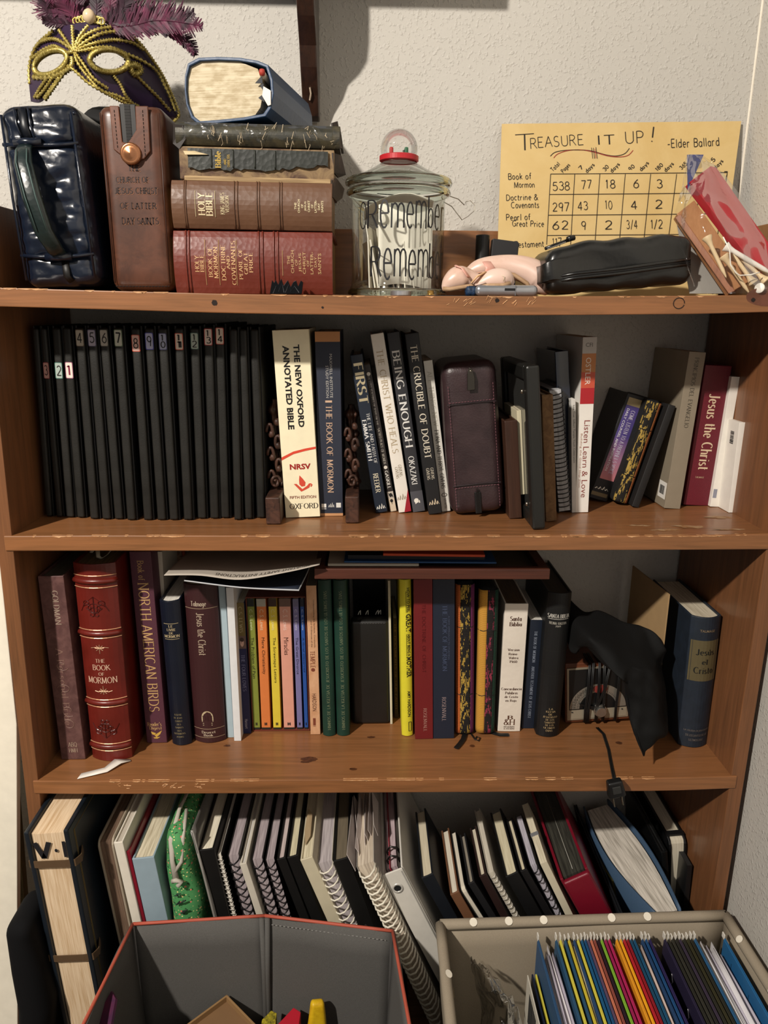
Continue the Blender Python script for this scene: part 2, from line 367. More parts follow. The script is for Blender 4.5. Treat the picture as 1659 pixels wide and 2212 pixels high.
def pen(text, style='serif', thick=1.5, thin=.55, gap=1.5, jit=0, seed=1):
    """quads of a line of text; box height 10 = capitals"""
    rnd = random.Random(seed); x = 0; out = []
    if style == 'hand': wf = lambda dx, dy: thick
    else: wf = lambda dx, dy: thin+(thick-thin)*abs(dy)**1.5
    for ch in text:
        acc = ch in ACC; g = G.get(ACC.get(ch, ch), G[' '])
        strokes = list(g[1])
        if acc: strokes = strokes+[[(g[0]*.45, 11.2 if ch.isupper() else 7.6), (g[0]*.7, 12.8 if ch.isupper() else 9.4)]]
        js = [rnd.uniform(-jit, jit) for _ in range(3)]
        for st in strokes:
            pts = [(x+px+js[0]+py*.03*js[1]+rnd.uniform(-jit, jit)*.35, py+js[2]+rnd.uniform(-jit, jit)*.35) for px, py in st]
            # split sharp corners so ribbons stay clean
            cur = [pts[0]]
            for i in range(1, len(pts)):
                cur.append(pts[i])
                if i < len(pts)-1:
                    a = (pts[i][0]-pts[i-1][0], pts[i][1]-pts[i-1][1]); b = (pts[i+1][0]-pts[i][0], pts[i+1][1]-pts[i][1])
                    la, lb = math.hypot(*a) or 1, math.hypot(*b) or 1
                    if (a[0]*b[0]+a[1]*b[1])/(la*lb) < .5: ribbon(out, cur, wf); cur = [pts[i]]
            ribbon(out, cur, wf)
            if style == 'serif' and len(text) < 60:
                for e, o in ((0, 1), (-1, -2)):
                    if abs(st[e][1]-st[o][1]) > .8*math.dist(st[e], st[o]) and len(st) < 6:
                        ex, ey = x+st[e][0], st[e][1]
                        if min(abs(ey), abs(ey-10), abs(ey-6.3)) < .3:
                            h = thin*.9; s0 = 1.15
                            out.append(((ex-s0, ey-h/2), (ex+s0, ey-h/2), (ex+s0, ey+h/2), (ex-s0, ey+h/2)))
        x += g[0]+gap
    return out, max(x-gap, .1)
_fc = {}
def sans(text, bold=0):
    key = (text, bold)
    if key in _fc: return _fc[key]
    cu = bpy.data.curves.new('t', 'FONT'); cu.body = text; cu.size = 1; cu.resolution_u = 2; cu.offset = bold
    ob = bpy.data.objects.new('t', cu); COL.objects.link(ob)
    dg = bpy.context.evaluated_depsgraph_get(); me = ob.evaluated_get(dg).to_mesh()
    vs = [(v.co.x, v.co.y) for v in me.vertices]; fs = [tuple(p.vertices) for p in me.polygons]
    ob.evaluated_get(dg).to_mesh_clear(); bpy.data.objects.remove(ob); bpy.data.curves.remove(cu)
    x0 = min(v[0] for v in vs); x1 = max(v[0] for v in vs); y0 = min(v[1] for v in vs); y1 = max(v[1] for v in vs)
    _fc[key] = (vs, fs, x0, x1, y0, y1); return _fc[key]
def put_text(mb, text, box, rot, surf, style='serif', thick=1.5, thin=.55, bold=0, gap=1.5, jit=0, seed=1, slant=0):
    """box = (u0, u1, v0, v1), v down from the top; surf(u, v) -> local point"""
    u0, u1, v0, v1 = box
    def place(s, q):
        if rot == 'H': return surf(u0+s*(u1-u0), v1-q*(v1-v0))
        if rot == 'D': return surf(u0+q*(u1-u0), v0+s*(v1-v0))
        return surf(u1-q*(u1-u0), v1-s*(v1-v0))
    if style == 'sans':
        vs, fs, x0, x1, y0, y1 = sans(text, bold)
        mb.add([place((x-x0)/(x1-x0), (y-y0)/(y1-y0)) for x, y in vs], fs)
    else:
        qs, w = pen(text, style, thick, thin, gap, jit, seed)
        for q in qs: mb.add([place((x+slant*y)/w, y/10) for x, y in q], [(0, 1, 2, 3)])
def put_quad(mb, box, surf, nu=1, nv=1):
    u0, u1, v0, v1 = box
    mb.grid(lambda a, b: surf(u0+a*(u1-u0), v1-b*(v1-v0)), nu, nv)
def put_poly(mb, pts, surf):
    mb.add([surf(u, v) for u, v in pts], [tuple(range(len(pts)))])
# ------------------------------------------------------------------ the room
def struct(name, mb, m, label=None, **k):
    o = mb.build(name, m, **k); o['kind'] = 'structure'
    if label: o['label'] = label
    return o
WALLM = mat('#c0bcb4', .75, 'wall', bump=.4)
RWX = .532
struct('wall_back', MB().box(-1.6, RWX+.1, WALLY, WALLY+.1, FLOOR, 1.35), WALLM, 'white orange-peel textured wall behind the bookcase')
struct('wall_right', MB().box(RWX, RWX+.1, -2.2, WALLY, FLOOR, 1.35), WALLM, 'white textured side wall to the right of the bookcase')
struct('floor', MB().box(-1.7, RWX+.1, -2.6, WALLY+.1, FLOOR-.05, FLOOR), mat('#6b5a48', .9, 'cloth', h2='#554636'), 'brown carpeted floor under the bookcase')
cj = MB().tube([(RWX-.001, WALLY-.001, z) for z in (.10, .3, .5, .8)], .0016, 6)
struct('trim_1', cj, mat('#efe6d6', .6), 'pale caulk bead in the corner of the two walls')

# ------------------------------------------------------------------ bookcase
PINE = mat('#905f3a', .42, 'wood', h2='#694629', bump=.12, coat=.25)
PINEZ = mat('#845636', .42, 'woodz', h2='#624129', bump=.12, coat=.25)
bookcase = thing('bookcase', 'stained brown pine bookcase holding four rows of books against the white wall', 'bookcase', (0, 0, FLOOR))
bookcase.location = (0, 0, 0)
def line2(p, q):
    a, b = atY(p[0], p[1], 0), atY(q[0], q[1], 0)
    return lambda z: a.x+(b.x-a.x)*(z-a.z)/(b.z-a.z)
Li = line2((13.9, 1050), (87.5, 1736)); Lo = line2((-1, 1222), (61, 1767))
Ri = line2((1655.7, 1188), (1552, 1851)); Ro = lambda z: Ri(z)+.0205
DEP = .262
ztopL = atX(12, 448, Li(.1)).z; ztopR = atX(1640, 487, Ri(.1)).z
def upright(fi, fo, zt, lab):
    mb = MB(); zs = [zt, Z1, Z2, Z3, -.9, FLOOR+.002]
    mb.prism([(0, FLOOR+.002), (DEP, FLOOR+.002), (DEP, zt), (0, zt)], lambda p, q, t: ((fi if t else fo)(q), p, q), 0, 1)
    mb.build('side_panel', PINEZ, bookcase, bevel=.0012, label=lab)
upright(Li, Lo, ztopL, None); upright(lambda z: Ro(z), lambda z: Ri(z), ztopR, None)
def shelf(tops, bots, x0, x1, name='shelf'):
    n = 24; mb = MB(); vs = []
    T = [atY(x, y, -.002) for x, y in tops]; B = [atY(x, y, -.002) for x, y in bots]
    def interp(P, x):
        if x <= P[0].x: i = 0
        else:
            i = 0
            while i < len(P)-2 and x > P[i+1].x: i += 1
        a, b = P[i], P[i+1]; t = (x-a.x)/(b.x-a.x); t = max(-.3, min(1.3, t)); return a.z+(b.z-a.z)*t
    for i in range(n+1):
        x = x0+(x1-x0)*i/n; zt, zb = interp(T, x), interp(B, x); vs += [(x, -.002, zt), (x, DEP, zt), (x, DEP, zb), (x, -.002, zb)]
    fs = []
    for i in range(n):
        a = i*4
        for k in range(4): fs.append((a+k, a+(k+1) % 4, a+4+(k+1) % 4, a+4+k))
    fs += [(0, 3, 2, 1), (n*4, n*4+1, n*4+2, n*4+3)]
    mb.add(vs, [f[::-1] for f in fs[:-2]]+[f[::-1] for f in fs[-2:]])
    o = mb.build(name, PINE, bookcase, bevel=.0012)
    return lambda x: interp(T, x)
s1 = shelf([(0, 621.7), (200, 627.1), (500, 635), (830, 639), (1200, 640), (1500, 638.6), (1659, 636.7)], [(0, 662.4), (200, 667.8), (500, 677), (830, 681.5), (1200, 681), (1500, 678.4), (1659, 674)], XL-.045, XR+.041)
s2 = shelf([(20, 1158), (200, 1156.7), (830, 1157.5), (1480, 1157), (1650, 1153.3)], [(20, 1190.5), (200, 1190), (830, 1190.5), (1480, 1188), (1640, 1187)], atY(9, 1160, 0).x, Ri(Z2)+.008)
s3 = shelf([(72, 1687.5), (200, 1687.5), (830, 1684), (1440, 1680.7), (1580, 1677.3)], [(72, 1714.6), (200, 1716), (830, 1712.5), (1440, 1709), (1575, 1703.8)], atY(72, 1690, 0).x, atY(1589.5, 1690, 0).x)
b4 = MB().box(Li(Z4)-.002, Ri(Z4)+.002, 0, DEP, Z4-.02, Z4); b4.build('shelf', PINE, bookcase, bevel=.0012)
MB().box(Li(Z4)-.001, Ri(Z4)+.001, .02, .038, FLOOR+.002, Z4-.02).build('kick_board', PINE, bookcase)
ZR = atY(1000, 498, .248).z
MB().box(Li(0)-.001, Ri(0)+.001, .248, .266, Z1-.004, ZR).build('back_rail', PINE, bookcase, bevel=.001)
# bare, chipped wood along the front arrises
rnd = random.Random(5)
bare = mat('#dcae80', .6, 'blotch', h2='#b98352', scale=120); dark = mat('#1d110b', .8); knotm = mat('#5c351d', .45, 'blotch', h2='#3c2213', scale=180)
for sf, n, x0, x1 in ((s1, 34, -.48, .5), (s2, 46, -.47, .49), (s3, 30, -.43, .44)):
    mb = MB()
    for i in range(n):
        x = rnd.uniform(x0, x1); w = rnd.uniform(.003, .02)*(1 if rnd.random() < .8 else 2.2); h = rnd.uniform(.0006, .0016); z = sf(x)
        k = 6; up = [(x+w*j/k, -.0024, z-.0009) for j in range(k+1)]; lo = [(x+w*j/k, -.0024, z-.0009-h*math.sin(math.pi*j/k)*rnd.uniform(.4, 1.2)) for j in range(k+1)]
        bk = [(x+w*j/k, .0012, z+.00025) for j in range(k+1)]
        for j in range(k): mb.add([up[j], lo[j], lo[j+1], up[j+1]], [(0, 1, 2, 3)]); mb.add([up[j], up[j+1], bk[j+1], bk[j]], [(0, 1, 2, 3)])
    mb.build('chipped_edge', bare, bookcase, kind='stuff')
def disc(cx, cz, rx, rz, name, m, y=-.0024, n=18, wob=.15, lab=None):
    mb = MB(); mb.add([(cx+rx*(1+rnd.uniform(-wob, wob))*math.cos(2*math.pi*k/n), y, cz+rz*(1+rnd.uniform(-wob, wob))*math.sin(2*math.pi*k/n)) for k in range(n)], [tuple(range(n))])
    return mb.build(name, m, bookcase, label=lab)
for x, y, r in ((464, 654, .0034), (697, 664, .0014), (1073, 649, .0026), (1625, 648, .0026)):
    p = atY(x, y, 0); disc(p.x, p.z, r, r, 'nail_hole', dark)
p = atY(1636, 648, 0); disc(p.x+.012, p.z+.004, .028, .0115, 'knot', mat('#6a4030', .5, 'blotch', h2='#5c3626', scale=40), -.0021, 24, .03)
p = atY(1465, 655, 0); mb = MB(); mb.tube([(p.x+.0068*math.cos(a*.4), -.0024, p.z+.0064*math.sin(a*.4)) for a in range(16)], .0005, 5); mb.build('knot', dark, bookcase)
def knot(px, py, z, rx, ry, sf):
    q = atZ(px, py, z); zz = sf(q.x)+.0003; mb = MB(); n = 16
    mb.add([(q.x+rx*(1+rnd.uniform(-.2, .2))*math.cos(2*math.pi*k/n), q.y+ry*(1+rnd.uniform(-.2, .2))*math.sin(2*math.pi*k/n), zz) for k in range(n)], [tuple(range(n))])
    mb.build('knot', knotm, bookcase)
for px, py, rx, ry in ((668, 1641, .012, .006), (660, 1647, .008, .003), (491, 1612, .005, .003), (802, 1594, .006, .003), (763, 1663, .006, .003), (1020, 1613, .004, .004), (1337, 1607, .005, .004)): knot(px, py, Z3, rx, ry, s3)
mb = MB()   # chalky scuffs
for i in range(26):
    cx, cz = rnd.uniform(.06, .17), s1(.1)-rnd.uniform(.004, .012); mb.tube([(cx, -.0024, cz), (cx+rnd.uniform(.002, .006), -.0024, cz+rnd.uniform(.002, .006))], rnd.uniform(.0002, .0005), 4)
for i in range(24):
    cx = rnd.choice((-.38, -.31, -.305, -.27))+rnd.uniform(-.012, .012); cz = s3(cx)-rnd.uniform(.005, .012); mb.tube([(cx, -.0024, cz), (cx+rnd.uniform(.002, .006), -.0024, cz+rnd.uniform(-.002, .003))], rnd.uniform(.0002, .0006), 4)
mb.build('scuff', bare, bookcase, kind='stuff')
chalk = mat('#a98c6c', .7, 'blotch', h2='#8f6238', scale=70, bump=.02)
for px, py, rx, ry in ((1380, 1136, .016, .004), (1440, 1146, .02, .005), (1500, 1140, .03, .007), (1560, 1122, .02, .006), (830, 1142, .012, .003), (1590, 1148, .03, .003)):
    q = atZ(px, py, Z2); zz = s2(q.x)+.0003; mb = MB(); mb.add([(q.x+rx*(1+rnd.uniform(-.35, .35))*math.cos(k*.262), q.y+ry*(1+rnd.uniform(-.5, .5))*math.sin(k*.262), zz) for k in range(24)], [tuple(range(24))]); mb.build('scuff', chalk, bookcase)

# ------------------------------------------------------------------ shelf on the wall above, with its scalloped bracket
ws = thing('wall_shelf', 'dark wooden wall shelf with scalloped bracket hanging above the bookcase', 'shelf', (0, 0, 0))
DARKW = mat('#3a2318', .35, 'woodz', h2='#1e120d', bump=.1, coat=.4)
MB().box(-.75, .075, WALLY-.125, WALLY-.0005, .466, .484).build('shelf_board', DARKW, ws, bevel=.002)
prof = [(0, .268), (.010, .262), (.022, .268), (.034, .292), (.055, .322), (.066, .345), (.092, .372), (.108, .395), (.112, .42), (.112, .466), (0, .466)]
bx = atY(672, 262, WALLY-.012).x
mb = MB(); mb.prism([(WALLY-.0005-p, z) for p, z in prof[::-1]], lambda p, q, t: (t, p, q), bx-.011, bx+.0125); mb.build('bracket', DARKW, ws, bevel=.002)
mb = MB(); mb.tube([(bx+.001, WALLY-.042, .3), (bx+.002, WALLY-.039, .293), (bx, WALLY-.034, .286)], .0013, 5); mb.build('paint_chip', mat('#b9a894'), ws)

# ------------------------------------------------------------------ left of the bookcase
BY = .012
pe = [atY(*q, BY) for q in ((38, 2212), (36, 1565))]; sl = (pe[0].x-pe[1].x)/(pe[0].z-pe[1].z)
mb = MB(); mb.prism([(-1.0, FLOOR), (pe[0].x+sl*(FLOOR-pe[0].z), FLOOR), (pe[1].x, pe[1].z), (Lo(-.25)-.004, -.25), (-1.0, -.25)], lambda p, q, t: (p, t, q), BY, BY+.012)
o = mb.build('white_board', mat('#f3ecda', .6), bevel=.001); tag(o, 'large cream white board standing upright left of the bookcase', 'board')
p0, p1 = atY(50, 1650, .085), atY(52, 2100, .085)
mb = MB(); mb.prism([(p1.x-.05, FLOOR), (p1.x+.004, FLOOR), (p0.x+.002, -.3), (p0.x-.05, -.3)], lambda p, q, t: (p, t, q), .085, .1)
o = mb.build('framed_panel', mat('#7d7556', .5, 'woodz', h2='#4e482f'), bevel=.001); tag(o, 'narrow olive brown wooden panel edge between cream board and bookcase', 'panel')
mb = MB(); mb.rbox(.046, .085, .40, .021, 6, lambda q: (q.x*(1-.25*max(0, q.z-.25)/.2)+.006*math.sin(q.z*30), q.y+.006*math.sin(q.z*22+q.x*40), q.z))
o = mb.build('black_bag', mat('#0d0d0f', .9, 'cloth', spec=.2), smooth=True); o.location = (-.505, -.053, FLOOR); tag(o, 'slumped black fabric bag on the floor left of the bookcase', 'bag')
# ------------------------------------------------------------------ books
CREAM, GOLD, WHITE, BLACK = '#e2d6b8', '#c9ab6b', '#f1ece2', '#141416'
PG = mat('#d9cfb9', .8, 'pages', h2='#a99c83'); PGW = mat('#efeae0', .8, 'pages', h2='#c6bfb4'); PGG = mat('#8f8674', .8, 'pages', h2='#6a614f')
PGB = mat('#b98f5f', .7, 'pages', h2='#7d5b38')
def bookgeo(t, h, d, kind, par, cover, pages, pinset=.0035, sidemat=None):
    """spine at y=0 facing the room; returns surf(u, v)"""
    bt = .0028 if kind != 'soft' else .0007
    bulge = {'hard': .0006, 'round': min(.011, t*.24), 'soft': .0002, 'flat': 0, 'pad': min(.008, t*.2)}[kind]
    n = 10
    def arc(u): return -bulge*math.sin(math.pi*u)**.8 if bulge else 0
    hw = t/2
    o = [(-hw, d)]+[(-hw+t*i/n, arc(i/n)) for i in range(n+1)]+[(hw, d)]
    inn = [(-hw+bt, d)]+[(-hw+bt+(t-2*bt)*i/n, arc(i/n)+bt) for i in range(n+1)]+[(hw-bt, d)]
    mb = MB().strip(o, inn, 0, h)
    c = mb.build('cover', cover, par, bevel=.0009 if kind != 'soft' else .0003)
    ins = pinset if kind != 'soft' else .0004
    if t-2*bt > .0005:
        mb = MB(); q = inn; ph = h-ins; pi_ = [(x, y+.0002) for x, y in inn[1:-1]]
        poly = [(-hw+bt+.0001, d-ins)]+[(x, y) for x, y in pi_]+[(hw-bt-.0001, d-ins)]
        mb.prism(poly, lambda p, qq, tt: (p, qq, tt), ins, ph); mb.build('pages', pages, par)
    def surf(u, v): return (-hw+t*u, arc(max(0, min(1, u)))-.00035, h*(1-v))
    return surf
NB = [0]
def place(label, q, z, d, group, name='book', cat='book', Y=None, yaw=0, sf=None, lift=0.0004):
    tl, tr, bl, br = [(q[i], q[i+1]) for i in (0, 2, 4, 6)]
    if Y is None:
        a, b = atZ(*bl, z), atZ(*br, z); Y = (a.y+b.y)/2
    TL, TR, BL, BR = [atY(*p, Y) for p in (tl, tr, bl, br)]
    cb = (BL+BR)/2; ct = (TL+TR)/2; a = math.atan2(ct.x-cb.x, ct.z-cb.z)
    t = ((TR-TL).length+(BR-BL).length)/2*math.cos(a); h = (ct-Vector((cb.x, cb.y, z))).length
    zz = (sf(cb.x) if sf else z)
    h = h-(zz-z)-t/2*abs(math.sin(a))
    e = thing(name, label, cat, (cb.x, Y, zz+t/2*abs(math.sin(a))+lift), (0, a, yaw), group)
    return e, t, h
GROUPS = {2: 'books and folders on the second shelf', 3: 'books on the third shelf'}
def book(label, q, row, d, cover, pages=PG, kind='hard', texts=(), name='book', cat='book', Y=None, bands=(), yaw=0, group='auto', lift=.0004, pinset=.0035):
    z, sf = {2: (Z2, s2), 3: (Z3, s3)}[row]
    e, t, h = place(label, q, z, d, GROUPS[row] if group == 'auto' else group, name, cat, Y, yaw, sf, lift)
    maxd = WALLY-.004-e.location.y
    d = min(d, maxd)
    S = bookgeo(t, h, d, kind, e, cover, pages, pinset)
    deco(e, S, texts, bands); return e, S, t, h, d
def deco(e, S, texts, bands=()):
    for b in bands:      # (v0, v1, colour[, u0, u1])
        mb = MB(); u0, u1 = (b[3], b[4]) if len(b) > 3 else (0.0, 1.0)
        put_quad(mb, (u0, u1, b[0], b[1]), lambda u, v: (lambda p: (p[0], p[1]+.00022, p[2]))(S(u, v)), 8, 1)
        mb.build('printed_band' if b[1]-b[0] > .012 else 'gilt_line', mat(b[2], .5) if isinstance(b[2], str) else b[2], e)
    cols = {}
    for t in texts:      # (string, (u0,u1,v0,v1), rot, colour, style, thick)
        s, bx, rot, col = t[:4]; st = t[4] if len(t) > 4 else 'serif'; th = t[5] if len(t) > 5 else 1.5
        mb = cols.setdefault(col, MB())
        put_text(mb, s, bx, rot, S, st, thick=th, bold=(th if st == 'sans' and th < .1 else 0))
    for col, mb in cols.items():
        mb.build('lettering', mat(col, .45) if not col.startswith('*') else mat(col[1:], .3, metal=.6), e)
def shapes(e, S, col, polys, name='emblem'):
    mb = MB()
    for p in polys: put_poly(mb, p, S)
    return mb.build(name, mat(col, .5), e)
def circ(cu, cv, ru, rv, n=14, a0=0, a1=360): return [(cu+ru*math.cos(math.radians(a0+(a1-a0)*k/n)), cv-rv*math.sin(math.radians(a0+(a1-a0)*k/n))) for k in range(n if a1-a0 == 360 else n+1)]
def mountains(cu, v, ru, rv):   # publisher's peaks
    P = []
    for k, (a, hgt) in enumerate(((-.7, .55), (-.25, .8), (.25, 1.0), (.65, .6))):
        x = cu+a*ru; P.append([(x-.22*ru, v), (x+.02*ru, v-hgt*rv), (x+.10*ru, v-hgt*rv*.8), (x-.04*ru, v)])
        P.append([(x+.02*ru, v-hgt*rv), (x+.30*ru, v), (x+.22*ru, v)])
    return P
def offset_surf(S, dy): return lambda u, v: (lambda p: (p[0], p[1]-dy, p[2]))(S(u, v))

# ---- second shelf: fourteen numbered black folders and their plain neighbours
BLK = mat('#23221f', .5, 'leather', h2='#191815', scale=60, bump=.12, spec=.35); BLK2 = mat('#0f0f0f', .6)
sc = 1/2.676
tops = [205, 250, 325, 385, 460, 530, 600, 683, 783, 862, 940, 1035, 1125, 1205, 1272, 1350, 1405, 1470]
bots = [285, 345, 408, 470, 548, 618, 690, 762, 858, 937, 1008, 1090, 1170, 1243, 1305, 1378, 1440, 1512]
labs = ['', '3', '2', '1', '4', '5', '6', '7', '8', '9', '10', '11', '12', '13', '14', '', '', '']
tints = ['', '#b58d84', '#a3b1a9', '#e2d8cc', '#aaa294', '#a39cab', '#a8a197', '#b9b9aa', '#cfa79c', '#a9abc6', '#9fa4bd', '#d3c2b2', '#a9b3a8', '#d0bfb4', '#dac9b8', '', '', '']
rims = ['', '#8c3b40', '#3e6b5e', '#a0607a', '#5a4a3a', '#4a4560', '#4a4a40', '#5a6a50', '#c0503c', '#4a4aa0', '#40406a', '#c0503c', '#3c5a50', '#b03a3c', '#c04a3c', '', '', '']
words = {'': 'no', }
LB = ['', 'black folder with a low pinkish red rimmed label reading three', 'black folder with a low green rimmed label reading two', 'black folder with a bright white label, purple one written on it, lowest labels',
 'black folder, grey worn label with a large four, first of the high labels', 'black folder with a lilac grey label reading five', 'black folder with a torn ragged label reading six', 'black folder with a greenish label and bold dark seven',
 'black folder with an orange rimmed pinkish label reading eight', 'black folder with a blue rimmed lilac label reading nine', 'black folder with a pale lilac label and faint small ten', 'black folder with bold black eleven written over an orange rimmed label',
 'black folder with a dull green rimmed label reading twelve', 'black folder with a red rimmed label reading thirteen', 'black folder with a bright red rimmed label reading fourteen', '', '', '']
ordn = {0: 'plain black folder at the far left of the second shelf, beside the side panel', 15: 'plain black folder directly right of the folder labelled 14', 16: 'plain black folder, second right of the folder labelled 14', 17: 'plain black folder, third right of the folder labelled 14, next to the carved bookend'}
topy = [702, 702, 702, 701, 701, 701, 701, 701, 702, 702, 702, 702, 702, 699, 697, 704, 704, 704]
boty = [1114, 1115, 1116, 1117, 1120, 1121, 1121, 1123, 1123, 1123, 1123, 1123, 1120, 1120, 1119, 1123, 1121, 1119]
for i in range(18):
    hwT = 11.5
    nxt = (tops[i+1]-tops[i])*sc if i < 17 else 22; prv = (tops[i]-tops[i-1])*sc if i else 20
    w = min(nxt, prv, 24)*.49
    cx, bx_ = tops[i]*sc, bots[i]*sc
    lab = ordn.get(i) or LB[i]
    e, t, h = place(lab, (cx-w, topy[i]+6, cx+w, topy[i]+6, bx_-w, boty[i], bx_+w, boty[i]), Z2, .2, 'black folders on the second shelf', 'folder', 'folder', sf=s2)
    d = min(.215, WALLY-.006-e.location.y)
    bt = t*.16
    # covers stand slightly proud of the pages; the spine is a padded raised slab
    mb = MB().box(-t/2, -t/2+bt, .004, d, 0, h+.002); mb.box(t/2-bt, t/2, .004, d, 0, h+.002); mb.build('cover', BLK2, e, bevel=.0006)
    mb = MB().box(-t/2+bt, t/2-bt, .006, d-.004, .003, h-.004); mb.build('pages', mat('#3a3733', .8, 'pages', h2='#222222'), e)
    sw = t*.80
    mb = MB().rbox(sw, .007, h-.002, .003, 4); mb.build('spine', BLK, e, smooth=True).location = (-t*.04, .0025, .001)
    if labs[i]:
        v0 = .166 if labs[i] in '123' and len(labs[i]) == 1 and i < 4 else {8: .028, 9: .018, 10: .02, 11: .02, 12: .018}.get(i, .005)
        lw, lh = sw*.90, .0215
        zc = h*(1-v0)-lh/2-.002; mb = MB()
        def rr(w_, h_, y): 
            P = []
            for (sx, sz, a) in ((1, 1, 0), (-1, 1, 90), (-1, -1, 180), (1, -1, 270)):
                for k in range(4): 
                    an = math.radians(a+k*30); P.append((-t*.04+sx*(w_/2-.0015)+.0015*math.cos(an), y, zc+sz*(h_/2-.0015)+.0015*math.sin(an)))
            return P
        P = rr(lw, lh, -.00125); mb.add(P[::-1], [tuple(range(len(P)))]); so = mb.build('number_label', mat(rims[i], .5), e)
        mb = MB(); P = rr(lw*.84, lh*.93, -.00145); mb.add(P[::-1], [tuple(range(len(P)))]); mb.build('label_paper', mat(tints[i], .5), so)
        mb = MB(); SS = lambda u, v: (-t*.04+(u-.5)*lw, -.0017, zc+(.5-v)*lh)
        if len(labs[i]) == 1: put_text(mb, labs[i], (.22, .8, .2, .78), 'H', SS, 'hand', thick=1.15 if i != 7 else 1.6, jit=.3, seed=i)
        else:
            put_text(mb, labs[i][0], (.3, .62, .1, .44), 'H', SS, 'hand', thick=1.4 if i != 11 else 2, jit=.3, seed=i); put_text(mb, labs[i][1], (.22, .8, .5, .86), 'H', SS, 'hand', thick=1.4 if i != 11 else 2, jit=.3, seed=i+9)
        mb.build('number', mat('#7c1834' if i == 3 else ('#3a1a22' if i == 1 else '#26221f'), .5), so)

# ---- carved wooden bookends either side of the two thick books
CARV = mat('#4c3024', .5, 'blotch', h2='#2a1912', scale=70, bump=.3)
def bookend(label, q, flip, ytop):
    e, t, h = place(label, q, Z2, .1, 'carved wooden bookends', 'bookend', 'bookend', sf=s2)
    MB().rbox(t, .1, .038, .002, 3).build('base', CARV, e)
    mb = MB(); n = 64
    def r(u):   # silhouette of the carved scrolls
        return t*(.30+.10*math.sin(u*23)+.09*math.sin(u*9+1)+.05*math.sin(u*51))
    mb.grid(lambda a, b: ((r(b)*(1+.16*math.sin(a*50+b*30)))*math.cos(2*math.pi*a)*1.15, .03+(r(b)*1.6+.004*math.sin(a*31))*math.sin(2*math.pi*a), .036+b*(h-.036)), 28, n, True)
    mb.build('carved_scroll', CARV, e, smooth=True)
    mb = MB(); mb.tube([(s*t*.36*math.cos(a*.5)*(1-a/22), -.008+.002*math.sin(a), .05+h*.16*k+.010*math.sin(a*.5)*(1-a/22)) for k in range(1) for s in (1,) for a in range(18)], .0022, 6)
    for k in range(5):
        z = .055+(h-.08)*k/5; s = 1 if k % 2 else -1
        mb.tube([(s*(.5*t*.5+t*.26*math.cos(a*.45)*(1-a/20)), -.004+.0015*a/14, z+.013*math.sin(a*.45)*(1-a/20)) for a in range(14)], .0024, 6)
        mb.rbox(t*.3, .012, .01, .004, 2, None, (-s*t*.2, .0, z+.008))
    mb.build('carving', CARV, e, smooth=True); return e
bookend('carved dark wooden bookend left of the thick cream book', (574, 868, 604, 868, 584, 1112, 616, 1111), 0, 0)
bookend('carved dark wooden bookend right of the navy study edition', (744, 880, 772, 880, 748, 1110, 777, 1109), 1, 0)

# ---- the two thick paperbacks
CR = mat('#efe5c4', .55, 'plain', bump=.05)
e, S, t, h, d = book('thick cream annotated bible with bold black spine title and red stripe', (586, 714, 668, 712, 619, 1118, 690, 1117), 2, .15, CR, PG, 'soft', texts=[
    ('THE NEW OXFORD', (.55, .72, .075, .505), 'D', '#151210', 'sans', .034), ('ANNOTATED BIBLE', (.25, .43, .078, .515), 'D', '#151210', 'sans', .034),
    ('NRSV', (.22, .82, .702, .733), 'H', '#9c1f1c', 'sans', .035), ('FIFTH EDITION', (.16, .92, .879, .895), 'H', '#7c2a20', 'sans', .012), ('OXFORD', (.14, .96, .923, .951), 'H', '#2b2220')])
shapes(e, S, '#d6452f', [[(0, .680), (.35, .648), (.7, .633), (1.0, .624), (1, .612), (.7, .620), (.35, .634), (0, .664)]], 'red_stripe')
shapes(e, S, '#cf4a35', [[(.48, .765), (.57, .785), (.64, .805), (.62, .825), (.52, .828), (.46, .815), (.46, .79)], [(.3, .812), (.38, .812), (.54, .842), (.5, .856)], [(.5, .856), (.54, .842), (.68, .825), (.74, .812), (.78, .818), (.74, .835), (.6, .848)], [(.74, .812), (.8, .812), (.84, .82), (.8, .832), (.77, .828), (.8, .82)]])
NAVY = mat('#262b3a', .6, 'plain')
e, S, t, h, d = book('thick navy study edition with orange bands at head and foot', (680, 717, 734, 717, 690, 1114, 741, 1113), 2, .15, NAVY, PG, 'soft', bands=[(0, .052, '#b9814f'), (.985, 1, '#c89468')], texts=[
    ('MAXWELL INSTITUTE', (.56, .67, .115, .345), 'D', '#b7b4b0', 'sans'), ('STUDY EDITION', (.40, .51, .175, .345), 'D', '#b7b4b0', 'sans'),
    ('THE BOOK OF MORMON', (.38, .62, .385, .865), 'D', '#c9a88e'), ('|', (.38, .62, .357, .372), 'D', '#c9a88e')])
shapes(e, S, '#e4e2dc', [[(.10, .93), (.3, .93), (.3, .952), (.10, .952)], [(.72, .925), (.92, .925), (.92, .952), (.72, .952)]]+mountains(.52, .95, .14, .028)+[[(.1, .957), (.3, .957), (.3, .961), (.1, .961)]])
def mt(e, S, col='#e8e4da', v=.975, cu=.5): shapes(e, S, col, mountains(cu, v, .42, .035))
